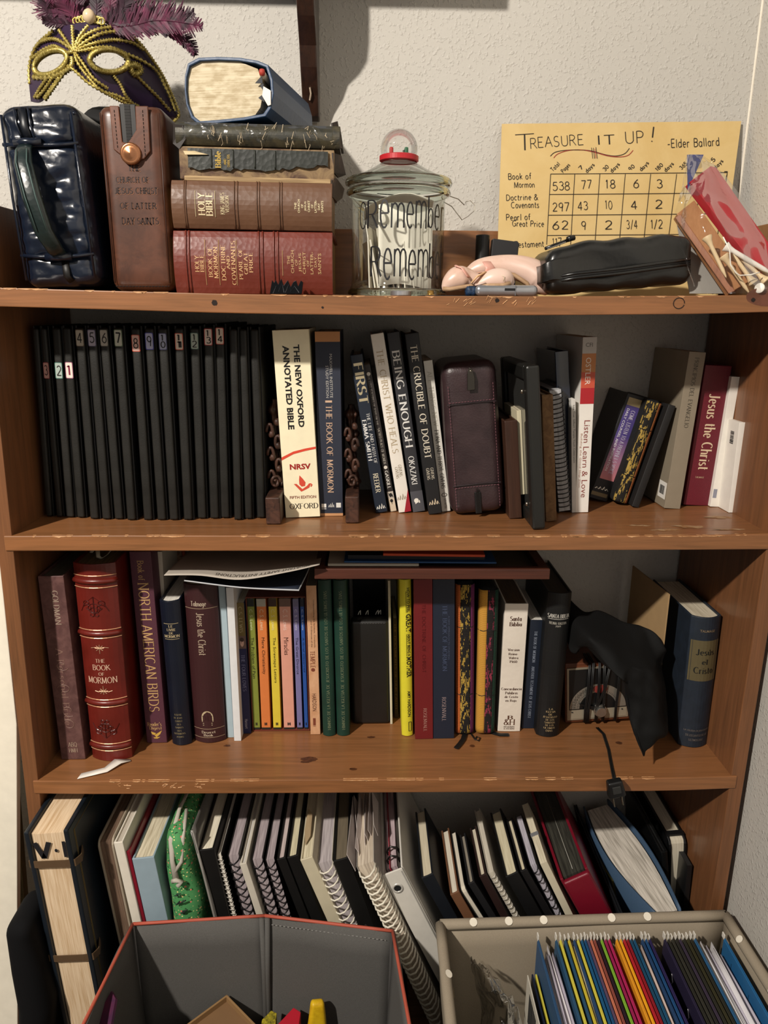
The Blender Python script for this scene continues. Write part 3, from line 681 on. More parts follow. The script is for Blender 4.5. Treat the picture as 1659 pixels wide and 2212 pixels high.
# ---- the leaning row
e, S, t, h, d = book('dark blue slim hardback titled FIRST leaning left', (757, 768, 781, 765, 810, 1108, 839, 1108), 2, .15, mat('#18212f', .5), PG, 'hard', texts=[
    ('FIRST', (.18, .86, .055, .30), 'D', '*#d9c9a4', 'serif', 2.2), ('THE LIFE AND FAITH OF', (.55, .80, .36, .68), 'D', '#c9c8c6', 'serif'), ('EMMA SMITH', (.12, .44, .40, .655), 'D', '#d9d8d6', 'serif', 1.9), ('REEDER', (.3, .7, .745, .865), 'D', '#d9cfb6', 'serif', 1.8)])
mt(e, S)
e, S, t, h, d = book('thin dark brown book with grey spine lettering squeezed beside the blue one', (786, 790, 799, 787, 843, 1105, 857, 1104), 2, .14, mat('#2b2523', .5), PG, 'soft', bands=[(.86, .91, '#b9b0a4'), (.91, 1.0, '#cfbfa8')], texts=[
    ('THE LOST TEACHINGS OF JESUS ON THE', (.3, .62, .07, .40), 'D', '#8f8880'), ('SACRED PLACE OF WOMEN', (.28, .72, .42, .665), 'D', '#a39c92'), ('GASKILL', (.25, .75, .715, .84), 'D', '#d8d4cc', 'serif', 1.8)])
shapes(e, S, '#d8d0c4', [circ(.5, .06, .3, .012), circ(.5, .69, .3, .012)]); shapes(e, S, '#1c1a18', [circ(.5, .925, .25, .012), [(.46, .93), (.54, .93), (.54, .95), (.46, .95)], [(.1, .862), (.25, .87), (.2, .885), (.4, .9), (.7, .895), (.9, .905), (.8, .88), (.6, .87), (.3, .875)]])
e, S, t, h, d = book('white leaning book with gold lettering and a red corner at the foot', (799, 723, 829, 719, 862, 1108, 888, 1107), 2, .15, mat('#e6e0d6', .5), PG, 'hard', texts=[
    ('THE CHRIST WHO HEALS', (.26, .72, .085, .655), 'D', '#b3a184', 'serif', 1.3), ('GIVENS', (.52, .76, .725, .79), 'D', '#9b8f7a'), ('GIVENS', (.24, .46, .735, .80), 'D', '#9b8f7a')])
mt(e, S, '#9b8f7a', .925, .42); shapes(e, S, '#9c1c2c', [[(.45, 1), (1, 1), (1, .87)]], 'red_corner')
e, S, t, h, d = book('charcoal leaning book with wide white serif title and streaked top', (835, 720, 863, 716, 892, 1106, 918, 1106), 2, .15, mat('#2d2d31', .5), PG, 'hard', bands=[(.88, 1, '#4c4c52')], texts=[
    ('BEING ENOUGH', (.2, .76, .10, .625), 'D', '#dedcd8', 'serif', 1.6), ('OKAZAKI', (.26, .7, .68, .84), 'D', '#dedcd8', 'serif', 1.6)])
shapes(e, S, '#e8e4da', [circ(.42, .935, .2, .014, 10, 30, 320), [(.3, .94), (.42, .925), (.42, .95), (.3, .955)], [(.6, .935), (.7, .935), (.7, .95), (.6, .95)]])
e, S, t, h, d = book('black leaning book with white serif title and small publisher peaks', (873, 722, 905, 718, 927, 1112, 954, 1111), 2, .15, mat('#18181a', .5), PG, 'hard', texts=[
    ('THE CRUCIBLE OF DOUBT', (.28, .74, .063, .68), 'D', '#d6cdbb', 'serif', 1.5), ('GIVENS', (.56, .78, .735, .80), 'D', '#c9c0ae'), ('GIVENS', (.24, .46, .735, .80), 'D', '#c9c0ae')])
mt(e, S, '#e0cdb0', .945)
e, S, t, h, d = book('slim white leaning book with small grey lettering beside the leather case', (914, 781, 934, 778, 955, 1106, 973, 1105), 2, .14, mat('#d9d6cd', .5), PG, 'soft', texts=[
    ('ALL THINGS NEW', (.26, .74, .07, .42), 'D', '#b9b4a6', 'serif', 1.2), ('FIONA AND TERRYL GIVENS', (.28, .72, .45, .84), 'D', '#5a574e', 'serif', 1.8), ('FAITH MATTERS', (.35, .65, .91, .98), 'D', '#5a574e', 'sans')])
shapes(e, S, '#5a574e', [circ(.5, .885, .34, .014)]); shapes(e, S, '#d9d6cd', [circ(.5, .885, .24, .010)])

# ---- right half of the second shelf
FW = mat('#4a2f22', .45, 'woodz', h2='#2e1c14')
e, S, t, h, d = book('small dark brown wooden plaque standing on edge beside the leather case', (1090, 910, 1117, 909, 1100, 1122, 1128, 1121), 2, .15, FW, FW, 'flat', name='plaque', cat='plaque')
e, S, t, h, d = book('thin cream booklet tucked behind the black picture frame', (1119, 940, 1128, 940, 1124, 1068, 1134, 1068), 2, .1, mat('#cfc6a8', .6), PG, 'soft', name='booklet', cat='booklet', Y=.085)
e.location.z = atY(1129, 1068, .085).z; MB().box(-.004, .004, .02, .1, Z2-e.location.z+.0005, 0).build('lower_leaves', mat('#2a2622', .7), e)
fr, t, h = place('black picture frame standing on edge with its glass facing left', (1136, 792, 1165, 788, 1150, 1146, 1179, 1146), Z2, .17, GROUPS[2], 'picture_frame', 'frame', sf=s2)
FB = mat('#1c1c1a', .4); D2 = min(.195, WALLY-.008-fr.location.y)
mb = MB()
for (a, b, c, dd) in ((0, .02, 0, h), (D2-.02, D2, 0, h), (.02, D2-.02, 0, .02), (.02, D2-.02, h-.02, h)): mb.box(-t/2, t/2, a, b, c, dd)
mb.build('frame', FB, fr, bevel=.003)
MB().box(-t/2+.004, -t/2+.0055, .016, D2-.016, .016, h-.016).build('glass', mat('#3a3a38', .06, spec=.8), fr); MB().box(-.001, .002, .018, D2-.018, .018, h-.018).build('backing', mat('#25221e', .8), fr)
for zz in (.03, h-.035):
    mb = MB(); mb.lathe([(.0001, -.003), (.0022, -.002), (.0022, .002), (.0001, .003)], 10, (-t/2-.001, .026, zz)); mb.build('turn_clip', mat('#9a8f80', .3, metal=.9), fr, smooth=True)
book('thin white booklet pressed between frame and tan suede journal', (1167, 881, 1172, 881, 1174, 1050, 1180, 1050), 2, .12, mat('#d8d5cf', .6), PGW, 'soft', name='booklet', cat='booklet', Y=.066)[0].location.z += 0
book('tan suede journal with worn edges leaning on the spiral notebook', (1170, 853, 1194, 852, 1179, 1128, 1203, 1127), 2, .14, mat('#7a5d3e', .85, 'blotch', h2='#65492f', scale=90), PG, 'hard', name='journal', cat='journal')
def coilbook(label, q, row, d, cover, coil, pages, n, rad, group='auto', Y=None, wire=.0009, double=False):
    z, sf = {2: (Z2, s2), 3: (Z3, s3)}[row]
    e, t, h = place(label, q, z, d, GROUPS[row] if group == 'auto' else group, 'spiral_notebook', 'notebook', sf=sf, Y=Y)
    notebook(e, t, h, min(d, WALLY-.006-e.location.y), cover, coil, pages, n, rad, wire, double); return e
def notebook(e, t, h, d, cover, coil, pages, n, rad, wire=.0009, double=False):
    y0 = rad*1.1
    mb = MB().box(-t/2, -t/2+.0009, y0*.6, d, 0, h); mb.box(t/2-.0009, t/2, y0*.6, d, 0, h); mb.build('cover', cover, e)
    MB().box(-t/2+.0012, t/2-.0012, y0*.7, d-.002, .002, h-.002).build('pages', pages, e)
    pts = []; m = 10
    for i in range(n*m+1):
        a = 2*math.pi*i/m; z = .006+(h-.012)*i/(n*m)
        pts.append((t*.5*math.cos(a), y0*.9+rad*math.sin(a)-rad*.25, z))
    mb = MB().tube(pts, wire, 5)
    if double: mb.tube([(x, y, z+.0016) for x, y, z in pts], wire, 5)
    mb.build('coil', coil, e, smooth=True)
BW = mat('#191919', .35, spec=.6)
coilbook('black spiral bound notebook with grey page edges beside the suede journal', (1187, 842, 1216, 840, 1209, 1112, 1236, 1111), 2, .15, mat('#202024', .4), BW, mat('#b9b9bb', .7, 'pages', h2='#8a8a8c'), 26, .009)
book('tall glossy black binder standing behind the spiral notebook', (1198, 760, 1228, 757, 1214, 1100, 1242, 1100), 2, .12, mat('#10182a', .15, coat=.6), mat('#30302e', .7, 'pages'), 'hard', name='binder', cat='binder', Y=.13)
book('very thin grey stapled programme beside the rainbow topped white book', (1233, 864, 1244, 862, 1236, 1109, 1244, 1108), 2, .14, mat('#cfccc6', .5), PGW, 'soft', name='booklet', cat='booklet', texts=[('Live True: Gilbert Temple Youth Celebration', (.3, .8, .05, .55), 'D', '#222222', 'sans')])
book('white paperback with grey, orange and red blocks at the top of its spine', (1259, 729, 1290, 729, 1242, 1108, 1270, 1108), 2, .15, mat('#e9e4dc', .5), PG, 'soft', bands=[(0, .088, '#b9b3ad'), (.088, .19, '#bd7a44'), (.19, .278, '#c4533c'), (.278, .367, '#ab2029')], texts=[
    ('CFI', (.22, .72, .03, .052), 'H', '#55504a', 'sans'), ('OSTLER', (.28, .66, .11, .26), 'D', '#e9dccf', 'sans'), ('Listen Learn & Love', (.38, .80, .46, .91), 'D', '#8d4a44', 'sans'), ('Building the Good Ship Zion', (.12, .30, .535, .85), 'D', '#b08a78', 'sans')])
e, S, t, h, d = book('dark book with a purple to pink sunset spine leaning right', (1357, 848, 1397, 862, 1273, 1080, 1310, 1092), 2, .12, mat('#17161a', .5), PG, 'hard', yaw=0)
g = mat('#4b3f7c', .45, 'gradz', h2='#d07a72', scale=h)
deco(e, S, [], [(.03, .10, '#a08f68', .15, .95), (.93, .965, '#76684c', .0, .9), (.10, .80, g, .15, .95)])
deco(e, offset_surf(S, .0004), [('COME, LISTEN TO A PROPHET S VOICE', (.5, .72, .14, .74), 'D', '#c8c0d4'), ('DAILY COUNSEL AND INSPIRATION', (.25, .38, .13, .72), 'D', '#e8e4ea', 'sans')]); mt(e, offset_surf(S, .0004), '#e8e4da', .90, .45)
def woven(label, q, row, d, stripes, Y=None, lift=.0004):
    z, sf = {2: (Z2, s2), 3: (Z3, s3)}[row]
    e, t, h = place(label, q, z, d, 'woven cloth book covers', 'book_cover', 'book cover', sf=sf, Y=Y, lift=lift)
    d = min(d, WALLY-.006-e.location.y)
    MB().rbox(t*.96, d, h-.002, min(t*.3, .008), 6).build('padding', mat('#131313', .8, 'cloth'), e, smooth=True).location = (0, d/2+.0016, .001)
    hw = t/2; k = min(t*.3, .008)
    def prof(u):   # cross-section round the spine
        x = -hw+t*u; dx = max(0, abs(x)-(hw-k)); return (x, k-math.sqrt(max(0, k*k-dx*dx))*1.0)
    for (u0, u1, m) in stripes:
        mb = MB(); mb.grid(lambda a, b: (lambda p: (p[0], p[1]-.0004-.0012*math.sin(math.pi*(u0+a*(u1-u0))), .004+b*(h-.008)))(prof(u0+a*(u1-u0))), 6, 30)
        mb.build('woven_stripe', m, e, smooth=True, solid=.001)
    for v in (.28, .72):
        mb = MB(); mb.tube([(lambda p: (p[0], p[1]-.002, h*(1-v)+.0006*math.sin(9*i)))(prof(i/8)) for i in range(9)], .0006, 5); mb.build('sewn_cord', mat('#0c0c0c', .7), e)
    return e, t, h
IK1 = mat('#16130f', .8, 'ikat', h2='#a88c42', scale=75)
woven('black and gold woven cloth cover leaning between sunset book and black notebook', (1402, 862, 1436, 866, 1322, 1092, 1354, 1097), 2, .12, [(.02, .76, IK1), (.76, 1.0, mat('#b06a38', .8, 'rib', h2='#7c4622', scale=200))])
book('thin black notebook leaning right against the grey manual', (1444, 872, 1462, 880, 1366, 1098, 1378, 1099), 2, .12, mat('#1b1a1a', .6), mat('#2b2623', .8), 'hard', name='notebook', cat='notebook')
tl = mat('#8d8270', .5, 'plain', h2='#b0a690')
e, S, t, h, d = book('grey tan manual with creased spine and barcode sticker on its cover', (1488, 760, 1527, 762, 1436, 1101, 1467, 1103), 2, .16, tl, PG, 'soft', bands=[], texts=[('PRINCIPIOS DEL EVANGELIO', (.4, .64, .035, .47), 'D', '#4a443a', 'serif', 1.3)])
mb = MB().box(-t/2-.0003, -t/2, .004, .032, .012, .037); so = mb.build('sticker', mat('#e6e2da', .5), e)
mb = MB(); x = .01
while x < .026: w = rnd.uniform(.0004, .0012); mb.box(-t/2-.0005, -t/2-.0003, x, x+w, .018, .031); x += w+rnd.uniform(.0004, .001)
mb.build('barcode', mat('#222222', .6), so)
e, S, t, h, d = book('maroon hardback with large cream uncial title beside the grey manual', (1524, 788, 1582, 792, 1476, 1096, 1530, 1098), 2, .15, mat('#6e1d2b', .5, 'cloth', h2='#5c1824', bump=.1), PG, 'hard', texts=[('Jesus the Christ', (.34, .74, .20, .735), 'D', '#d8bfa0', 'serif', 1.9), ('TALMAGE', (.28, .62, .785, .797), 'H', '#c9ac8c')])
e, S, t, h, d = book('slim white paperback between the maroon hardback and white booklets', (1582, 814, 1598, 815, 1533, 1097, 1551, 1103), 2, .14, mat('#ebe6dc', .5), PGW, 'soft', name='book'); deco(e, S, [], [(.86, .93, '#8d8f9c', .1, .55)])
e, S, t, h, d = book('stack of white booklets with a barcode at the right end of the second shelf', (1598, 912, 1612, 914, 1573, 1112, 1588, 1114), 2, .07, mat('#ebe6dc', .5), PGW, 'soft', name='booklet', cat='booklet', group='auto')
mb = MB(); x = .004
while x < .022: w = rnd.uniform(.0004, .0013); mb.box(-t/2-.0004, -t/2, .012+.0, .022, h*.72+x, h*.72+x+w); x += w+rnd.uniform(.0004, .0011)
mb.build('barcode', mat('#222222', .6), e)
# soft leather case with a zip
cs, t, h = place('dark purple brown leather zip case standing upright, rounded and stitched', (948, 784, 1076, 778, 978, 1118, 1090, 1116), Z2, .15, None, 'leather_case', 'case', sf=s2)
LE = mat('#3a2a2c', .38, 'leather', h2='#2a1c1f', scale=50, bump=.25, spec=.6)
def puff(q): return (q.x*(1+.02*math.sin(q.z*20)), q.y+.0012*math.sin(q.x*160+q.z*60)*math.exp(-((q.z-h*.85)/.03)**2), q.z)
MB().rbox(t, .14, h, .016, 12, puff).build('body', LE, cs, smooth=True).location = (0, .07, 0)
ST = mat('#7a5058', .6); FT = -.0012
def stitch(par, pts, m=ST, r=.00045, step=.0042, dash=.0026):
    mb = MB()
    for a, b in zip(pts, pts[1:]):
        a, b = Vector(a), Vector(b); L = (b-a).length; k = 0
        while k < L: mb.tube([a+(b-a)*(k/L), a+(b-a)*(min(L, k+dash)/L)], r, 4); k += step
    return mb.build('stitching', m, par)
for z in (h*.205, h*.735): MB().tube([(-t*.44, FT+.0002, z), (0, FT-.0004, z+.001), (t*.44, FT+.0002, z)], .0009, 6).build('seam', mat('#22161a', .5), cs)
for x in (-t*.40, t*.40): stitch(cs, [(x, FT-.0002, .01), (x, FT-.0002, h-.03)])
for z in (h*.205-.003, h*.735+.003): stitch(cs, [(-t*.40, FT-.0002, z), (t*.40, FT-.0002, z)])
MB().box(-.0045, .0045, FT-.0012, 0, .002, h*.155).build('zip', mat('#0e0c0c', .5), cs, bevel=.0008)
mb = MB()
for k in range(22): mb.box(-.002, .002, FT-.0018, FT-.001, .004+k*.0016, .0048+k*.0016)
mb.build('zip_teeth', mat('#2c2826', .4, metal=.6), cs, kind='stuff')
mb = MB(); mb.prism([(-.0055, -.017), (.0055, -.017), (.006, 0), (.003, .012), (-.001, .014), (-.004, .006)], lambda p, q, tt: (p, tt, q+h*.90), FT-.006, FT-.0045); mb.build('zip_pull', mat('#4a4640', .25, metal=.8), cs, bevel=.0008)
mb = MB().lathe([(.0001, -.002), (.0022, -.001), (.0022, .001), (.0001, .002)], 10, (.001, FT-.004, h*.94)); mb.build('zip_slider', mat('#8a8478', .2, metal=1), cs, smooth=True)
# ------------------------------------------------------------------ third shelf
e, S, t, h, d = book('dusky mauve brown hardback at the far left of the third shelf', (80, 1246, 138, 1244, 134, 1641, 184, 1643), 3, .17, mat('#6a4a46', .5, 'blotch', h2='#523634', scale=55, bump=.08), mat('#5a564a', .8, 'pages'), 'hard', texts=[
    ('GOLDMAN', (.48, .70, .075, .25), 'D', '#a08c7c'), ('A Personal Bride', (.35, .62, .38, .80), 'D', '#86685c', 'serif', 1.0), ('ABQ', (.38, .72, .90, .925), 'H', '#a58f7c'), ('HMH', (.38, .72, .935, .957), 'H', '#a58f7c')])
SWASH = mat('#86685c', .45)
mb = MB()
for (u, v, ru, rv, a0) in ((.52, .47, .28, .03, 30), (.5, .60, .3, .028, 200), (.56, .72, .3, .035, 60), (.5, .80, .28, .03, 240)):
    mb.tube([S(u+ru*math.cos(math.radians(a0+a*22))*(1-a/22), v+rv*math.sin(math.radians(a0+a*22))*(1-a/22)) for a in range(16)], .0004, 4)
mb.build('flourish', SWASH, e)
RL = mat('#6b2019', .33, 'leather', h2='#57170f', scale=40, bump=.1, spec=.6)
e, S, t, h, d = book('thick dark red leather book with raised gilt bands and embossed ornaments', (157, 1215, 250, 1214, 201, 1637, 286, 1636), 3, .17, RL, mat('#7a6c4c', .7, 'pages', h2='#4d4430'), 'round', texts=[
    ('THE', (.37, .60, .463, .48), 'H', '#d8b49c', 'serif', 1.3), ('BOOK', (.29, .70, .493, .519), 'H', '#d8b49c', 'serif', 1.4), ('OF', (.42, .56, .531, .546), 'H', '#d8b49c', 'serif', 1.3), ('MORMON', (.14, .83, .556, .586), 'H', '#d8b49c', 'serif', 1.4)])
for v in (.055, .112, .318, .358, .672, .710, .905, .943):
    mb = MB(); mb.tube([(p[0], p[1]-.0003, p[2]) for p in [S(i/10, v) for i in range(11)]], .0007, 5); mb.build('gilt_line', mat('#d9a67e', .35, metal=.5), e)
for v in (.083, .338, .691, .924):
    mb = MB(); mb.tube([(p[0], p[1]+.001, p[2]) for p in [S(i/10, v) for i in range(11)]], .0042, 8, flat=1); mb.build('raised_band', RL, e, smooth=True)
def flourish(S, cu, cv, ru, rv, r, par, m, flip=1):
    mb = MB()
    for s in (-1, 1):
        for (a0, k, ox, oy) in ((90, .9, 0, 0), (20, .55, .45, .1), (-40, .5, .5, .55), (70, .4, .2, -.55)):
            mb.tube([S(cu+s*ru*(ox+k*math.cos(math.radians(a0+a*24))*(1-a/20)*.6), cv-flip*rv*(oy+k*math.sin(math.radians(a0+a*24))*(1-a/20)*.6)) for a in range(15)], r, 4)
    mb.tube([S(cu, cv-flip*rv*1.1), S(cu, cv+flip*rv*.6)], r*1.3, 4)
    mb.tube([S(cu-ru, cv+flip*rv*.25), S(cu-ru*.72, cv-flip*rv*.45), S(cu, cv-flip*rv*1.15), S(cu+ru*.72, cv-flip*rv*.45), S(cu+ru, cv+flip*rv*.25)], r, 4)
    return mb.build('embossed_ornament', m, par)
EM = mat('#45110d', .3)
flourish(S, .46, .215, .33, .052, .0006, e, EM); flourish(S, .46, .815, .33, .052, .0006, e, EM, -1)
GM = mat('#d0ac8c', .35, metal=.4)
for cv, f in ((.408, 1), (.627, -1)):
    mb = MB()
    for k in range(8):
        an = math.radians(k*45); mb.tube([S(.5, cv), S(.5+.11*math.cos(an), cv+.017*math.sin(an))], .0005, 4)
    mb.tube([S(.29, cv), S(.38, cv-.004*f), S(.5, cv), S(.62, cv-.004*f), S(.71, cv)], .0004, 4); mb.tube([S(.5, cv), S(.5, cv+.027*f)], .0004, 4); mb.build('gilt_ornament', GM, e)
# ribbon marker trailing from it
mb = MB(); P = [atZ(*p, Z3+.0012) for p in ((281, 1641), (248, 1645), (226, 1661), (176, 1672))]; Q = [atZ(*p, Z3+.0012) for p in ((283, 1645), (262, 1654), (232, 1670), (167, 1684))]
hh = [.001, .004, .002, .001]
mb.add([(p.x, p.y, p.z+q) for p, q in zip(P, hh)]+[(p.x, p.y, p.z+q) for p, q in zip(Q, hh)], [(i, i+1, i+5, i+4) for i in range(3)])
o = mb.build('ribbon_marker', mat('#e9e2d8', .4), None, smooth=True, solid=.0006); o.parent = e; o.matrix_parent_inverse = (Matrix.Translation(e.location) @ e.rotation_euler.to_matrix().to_4x4()).inverted()
mb = MB(); mb.tube([(-t*.25+t*.06*i, .03+.012*math.sin(i*1.1), h+.004+.006*math.sin(i*.9)) for i in range(9)], .003, 6, flat=.25); mb.build('ribbon_marker', mat('#a59c8a', .5), e, smooth=True)
e, S, t, h, d = book('tall purple hardback with flowing gold title beside the red leather book', (274, 1192, 330, 1192, 322, 1605, 357, 1607), 3, .17, mat('#59323f', .5, 'cloth', h2='#4a2733', bump=.1), PG, 'hard', texts=[
    ('Book of', (.34, .62, .045, .14), 'D', '#c8a26c', 'serif', 1.2), ('NORTH AMERICAN BIRDS', (.28, .76, .155, .825), 'D', '#c8a26c', 'serif', 1.15), ("Reader's", (.12, .8, .885, .905), 'H', '#c8a26c'), ('Digest', (.2, .8, .908, .924), 'H', '#c8a26c')])
shapes(e, S, '#c9a24a', [[(.25, .935), (.5, .945), (.42, .955), (.3, .95)], [(.42, .955), (.8, .93), (.7, .95), (.5, .968)], [(.35, .968), (.7, .966), (.55, .975), (.4, .974)]])
e, S, t, h, d = book('white backed book standing behind, between purple and small navy books', (332, 1192, 350, 1192, 352, 1500, 364, 1500), 3, .1, mat('#bdb4a6', .6), PG, 'hard', Y=.13)
# a round decorated tin leaning on the back wall
tn = thing('decorated_tin', 'round dark red decorated tin rim leaning at the wall behind the navy book', 'tin', (atY(370, 1235, .215).x, .215, Z3+.001), (0, 0, 0))
mb = MB(); mb.tube([(.022*math.cos(a*.26), 0, .265+.048*math.sin(a*.26)) for a in range(25)], .003, 6); mb.build('rim', mat('#7c3a22', .5), tn, smooth=True)
mb = MB(); mb.add([(.022*math.cos(a*.26), .002, .265+.048*math.sin(a*.26)) for a in range(24)], [tuple(range(24))]); mb.build('face', mat('#3a1c14', .5, 'blotch', h2='#8a6a4a', scale=90), tn)
MB().box(-.022, .022, -.002, .01, 0, .222).build('body', mat('#2a1712', .6), tn)
e, S, t, h, d = book('small navy leather book with white page tops and tiny gilt heading', (344, 1297, 389, 1294, 373, 1606, 415, 1607), 3, .15, mat('#121826', .35, 'leather', scale=40, bump=.08), PGW, 'round', bands=[(.148, .1505, '#b5a27c', .18, .82), (.298, .3005, '#b5a27c', .18, .82)][:0], texts=[
    ('LE', (.4, .6, .158, .174), 'H', '#c8b48c'), ('LIVRE', (.3, .72, .182, .198), 'H', '#c8b48c'), ('DE', (.4, .6, .205, .219), 'H', '#c8b48c'), ('MORMON', (.15, .86, .225, .243), 'H', '#c8b48c'),
    ('EGLISE', (.3, .66, .772, .783), 'H', '#8c8060'), ('DE JESUS-', (.25, .7, .795, .806), 'H', '#8c8060'), ('CHRIST', (.3, .66, .818, .829), 'H', '#8c8060'), ('DES', (.38, .58, .841, .852), 'H', '#8c8060'), ('SAINTS', (.28, .68, .864, .875), 'H', '#8c8060'), ('DES', (.38, .58, .887, .898), 'H', '#8c8060'), ('DERNIERS', (.2, .76, .908, .919), 'H', '#8c8060'), ('JOURS', (.3, .66, .931, .942), 'H', '#8c8060')], pinset=.003)
for v in (.148, .252): mb = MB(); put_quad(mb, (.15, .85, v, v+.003), S, 6); mb.build('gilt_line', mat('#b5a27c', .5), e)
e, S, t, h, d = book('dark maroon hardback with cream author heading and sideways title', (394, 1259, 470, 1258, 422, 1598, 487, 1599), 3, .15, mat('#3c1d1f', .5, 'cloth', h2='#331719', bump=.1), PG, 'round', texts=[
    ('Talmage', (.22, .68, .10, .128), 'H', '#c9b7a0', 'serif', 1.6), ('Jesus the Christ', (.38, .6, .17, .43), 'D', '#b9a690', 'serif', 1.5), ('Deseret', (.3, .72, .92, .936), 'H', '#c9b7a0', 'serif', 1.7), ('Book', (.36, .64, .94, .955), 'H', '#c9b7a0', 'serif', 1.7)])
for v in (.142, .905, .962): mb = MB(); put_quad(mb, (.02, .98, v, v+.003), S, 8); mb.build('gilt_line', mat('#a08a70', .5), e)
shapes(e, S, '#c2b08e', [[(.32, .853)]+circ(.5, .83, .18, .042, 10, 0, 180)[::-1]+[(.68, .853)]]); shapes(e, offset_surf(S, .0003), '#3c1d1f', [[(.485, .82), (.515, .82), (.515, .853), (.485, .853)], [(.34, .82), (.66, .82), (.66, .823), (.34, .823)], [(.36, .827), (.45, .827), (.45, .849), (.36, .849)], [(.55, .827), (.64, .827), (.64, .849), (.55, .849)]])
shapes(e, S, '#a8977c', [[(.32, .855), (.68, .855), (.68, .86), (.32, .86)], [(.35, .867), (.65, .867), (.65, .872), (.35, .872)], [(.35, .879), (.65, .879), (.65, .884), (.35, .884)]])
book('slim pale blue paperback next to the dark maroon hardback', (471, 1263, 486, 1263, 492, 1594, 505, 1595), 3, .14, mat('#a9bcc4', .55), PGW, 'soft')
book('slim white paperback standing forward between pale blue and navy ones', (488, 1270, 504, 1270, 506, 1602, 521, 1602), 3, .14, mat('#dedfe0', .55), PGW, 'soft')
e, S, t, h, d = book('thin paperback, olive gold above a small portrait and navy below', (510, 1303, 526, 1302, 525, 1586, 543, 1586), 3, .13, mat('#22264e', .5), PG, 'soft', bands=[(0, .245, '#6f5f34'), (.245, .34, '#6a5650')], texts=[
    ('C.S. LEWIS', (.3, .7, .03, .22), 'D', '#b7ab86', 'serif', 1.2), ('THE FOUR LOVES', (.3, .72, .385, .665), 'D', '#8f93b8', 'serif', 1.2), ('Harcourt', (.3, .7, .885, .96), 'D', '#b9b9c8', 'sans')])
shapes(e, S, '#caa79a', [circ(.5, .295, .24, .03)], 'portrait'); shapes(e, offset_surf(S, .0002), '#3c2a26', [circ(.5, .272, .26, .016), [(.38, .292), (.46, .292), (.46, .297), (.38, .297)]], 'portrait_hair')
# slip case with six paperbacks
cx0 = place('open fronted brick red slip case holding six colourful slim paperbacks', (530, 1290, 660, 1290, 546, 1582, 669, 1580), Z3, .13, None, 'slip_case', 'slip case', sf=s3)
e, t, h = cx0; SLY = e.location.y; RD = mat('#6e3324', .6); mb = MB()
mb.box(-t/2, t/2, 0, .13, h-.0015, h); mb.build('panel', RD, e); MB().box(-t/2, t/2, 0, .13, 0, .0015).build('panel', RD, e)
MB().box(-t/2, -t/2+.0012, 0, .13, .0015, h-.0015).build('panel', RD, e); MB().box(t/2-.0012, t/2, 0, .13, .0015, h-.0015).build('panel', RD, e); MB().box(-t/2, t/2, .13, .1312, 0, h).build('panel', RD, e)
LW = [('The Problem of Pain', 533, 548, 548, 562, '#7d8637', '#1b221f', '#c9cfa4', '#23261a', 'slim olive green paperback in the red slip case'),
      ('Mere Christianity', 553, 574, 566, 584, '#d3793f', '#a9a598', '#e8c9a6', '#3a1f14', 'orange paperback in the red slip case'),
      ('The Screwtape Letters', 579, 597, 591, 607, '#d9c23e', '#3a2620', '#ece0a0', '#2c2714', 'yellow paperback in the red slip case'),
      ('Miracles', 602, 627, 614, 636, '#d79a86', '#6b534a', '#ecccc0', '#43211c', 'pink paperback, widest in the red slip case'),
      ('The Great Divorce', 631, 645, 643, 653, '#75719f', '#6b6884', '#cfcce0', '#25233a', 'lavender paperback in the red slip case'),
      ('A Grief Observed', 648, 656, 658, 666, '#24509c', '#1a1f30', '#c3d2ea', '#16294f', 'thin blue paperback at the right of the red slip case')]
for (ti, a, b, c, dd, col, top, ac, tc_, lab) in LW:
    q = (a, 1294, b, 1294, c, 1577, dd, 1577)
    TLp, TRp, BLp, BRp = [atY(q[i], q[i+1], SLY+.002) for i in (0, 2, 4, 6)]
    bb = (BLp+BRp)/2; tt_ = (TLp+TRp)/2; ee = thing('book', lab, 'book', (bb.x, SLY+.002, e.location.z+.0018), (0, math.atan2(tt_.x-bb.x, tt_.z-bb.z), 0), 'paperbacks in the slip case')
    t1 = ((TLp-TRp).length+(BLp-BRp).length)/2; h1 = h-.006
    S = bookgeo(t1, h1, .115, 'soft', ee, mat(col, .5), PG)
    deco(ee, S, [('C. S. Lewis', (.3, .72, .075, .23), 'D', ac, 'sans'), (ti, (.3, .72, .285, .285+.0165*len(ti)), 'D', tc_, 'sans')], [(0, .055, top), (.985, 1, '#20221c')])
    shapes(ee, S, '#1c1a18', [[(.36, .945), (.46, .945), (.46, .968), (.36, .968)], [(.54, .945), (.64, .945), (.64, .968), (.54, .968)], [(.46, .953), (.54, .953), (.54, .959), (.46, .959)]])
e, S, t, h, d = book('mottled tan paperback with dark sideways lettering right of the slip case', (661, 1266, 683, 1265, 671, 1588, 692, 1588), 3, .15, mat('#d3a681', .55, 'blotch', h2='#c3926c', scale=40, bump=.02), mat('#8a8070', .8, 'pages'), 'soft', texts=[
    ('Understanding the Symbols, Covenants,', (.6, .76, .09, .405), 'D', '#5c4432', 'sans'), ('and Ordinances of the', (.34, .48, .225, .40), 'D', '#5c4432', 'sans'), ('TEMPLE', (.22, .66, .425, .54), 'D', '#7a3f2c', 'serif', 1.4), ('HARDISON', (.28, .7, .715, .835), 'D', '#5a3024', 'sans')])
shapes(e, S, '#7a3f2c', [[(.3, .885), (.56, .885), (.56, .935), (.3, .935)], [(.3, .94), (.56, .94), (.56, .943), (.3, .943)], circ(.45, .552, .2, .012)])
GR = mat('#143a2e', .55, 'leather', h2='#0f2f25', scale=40, bump=.1)
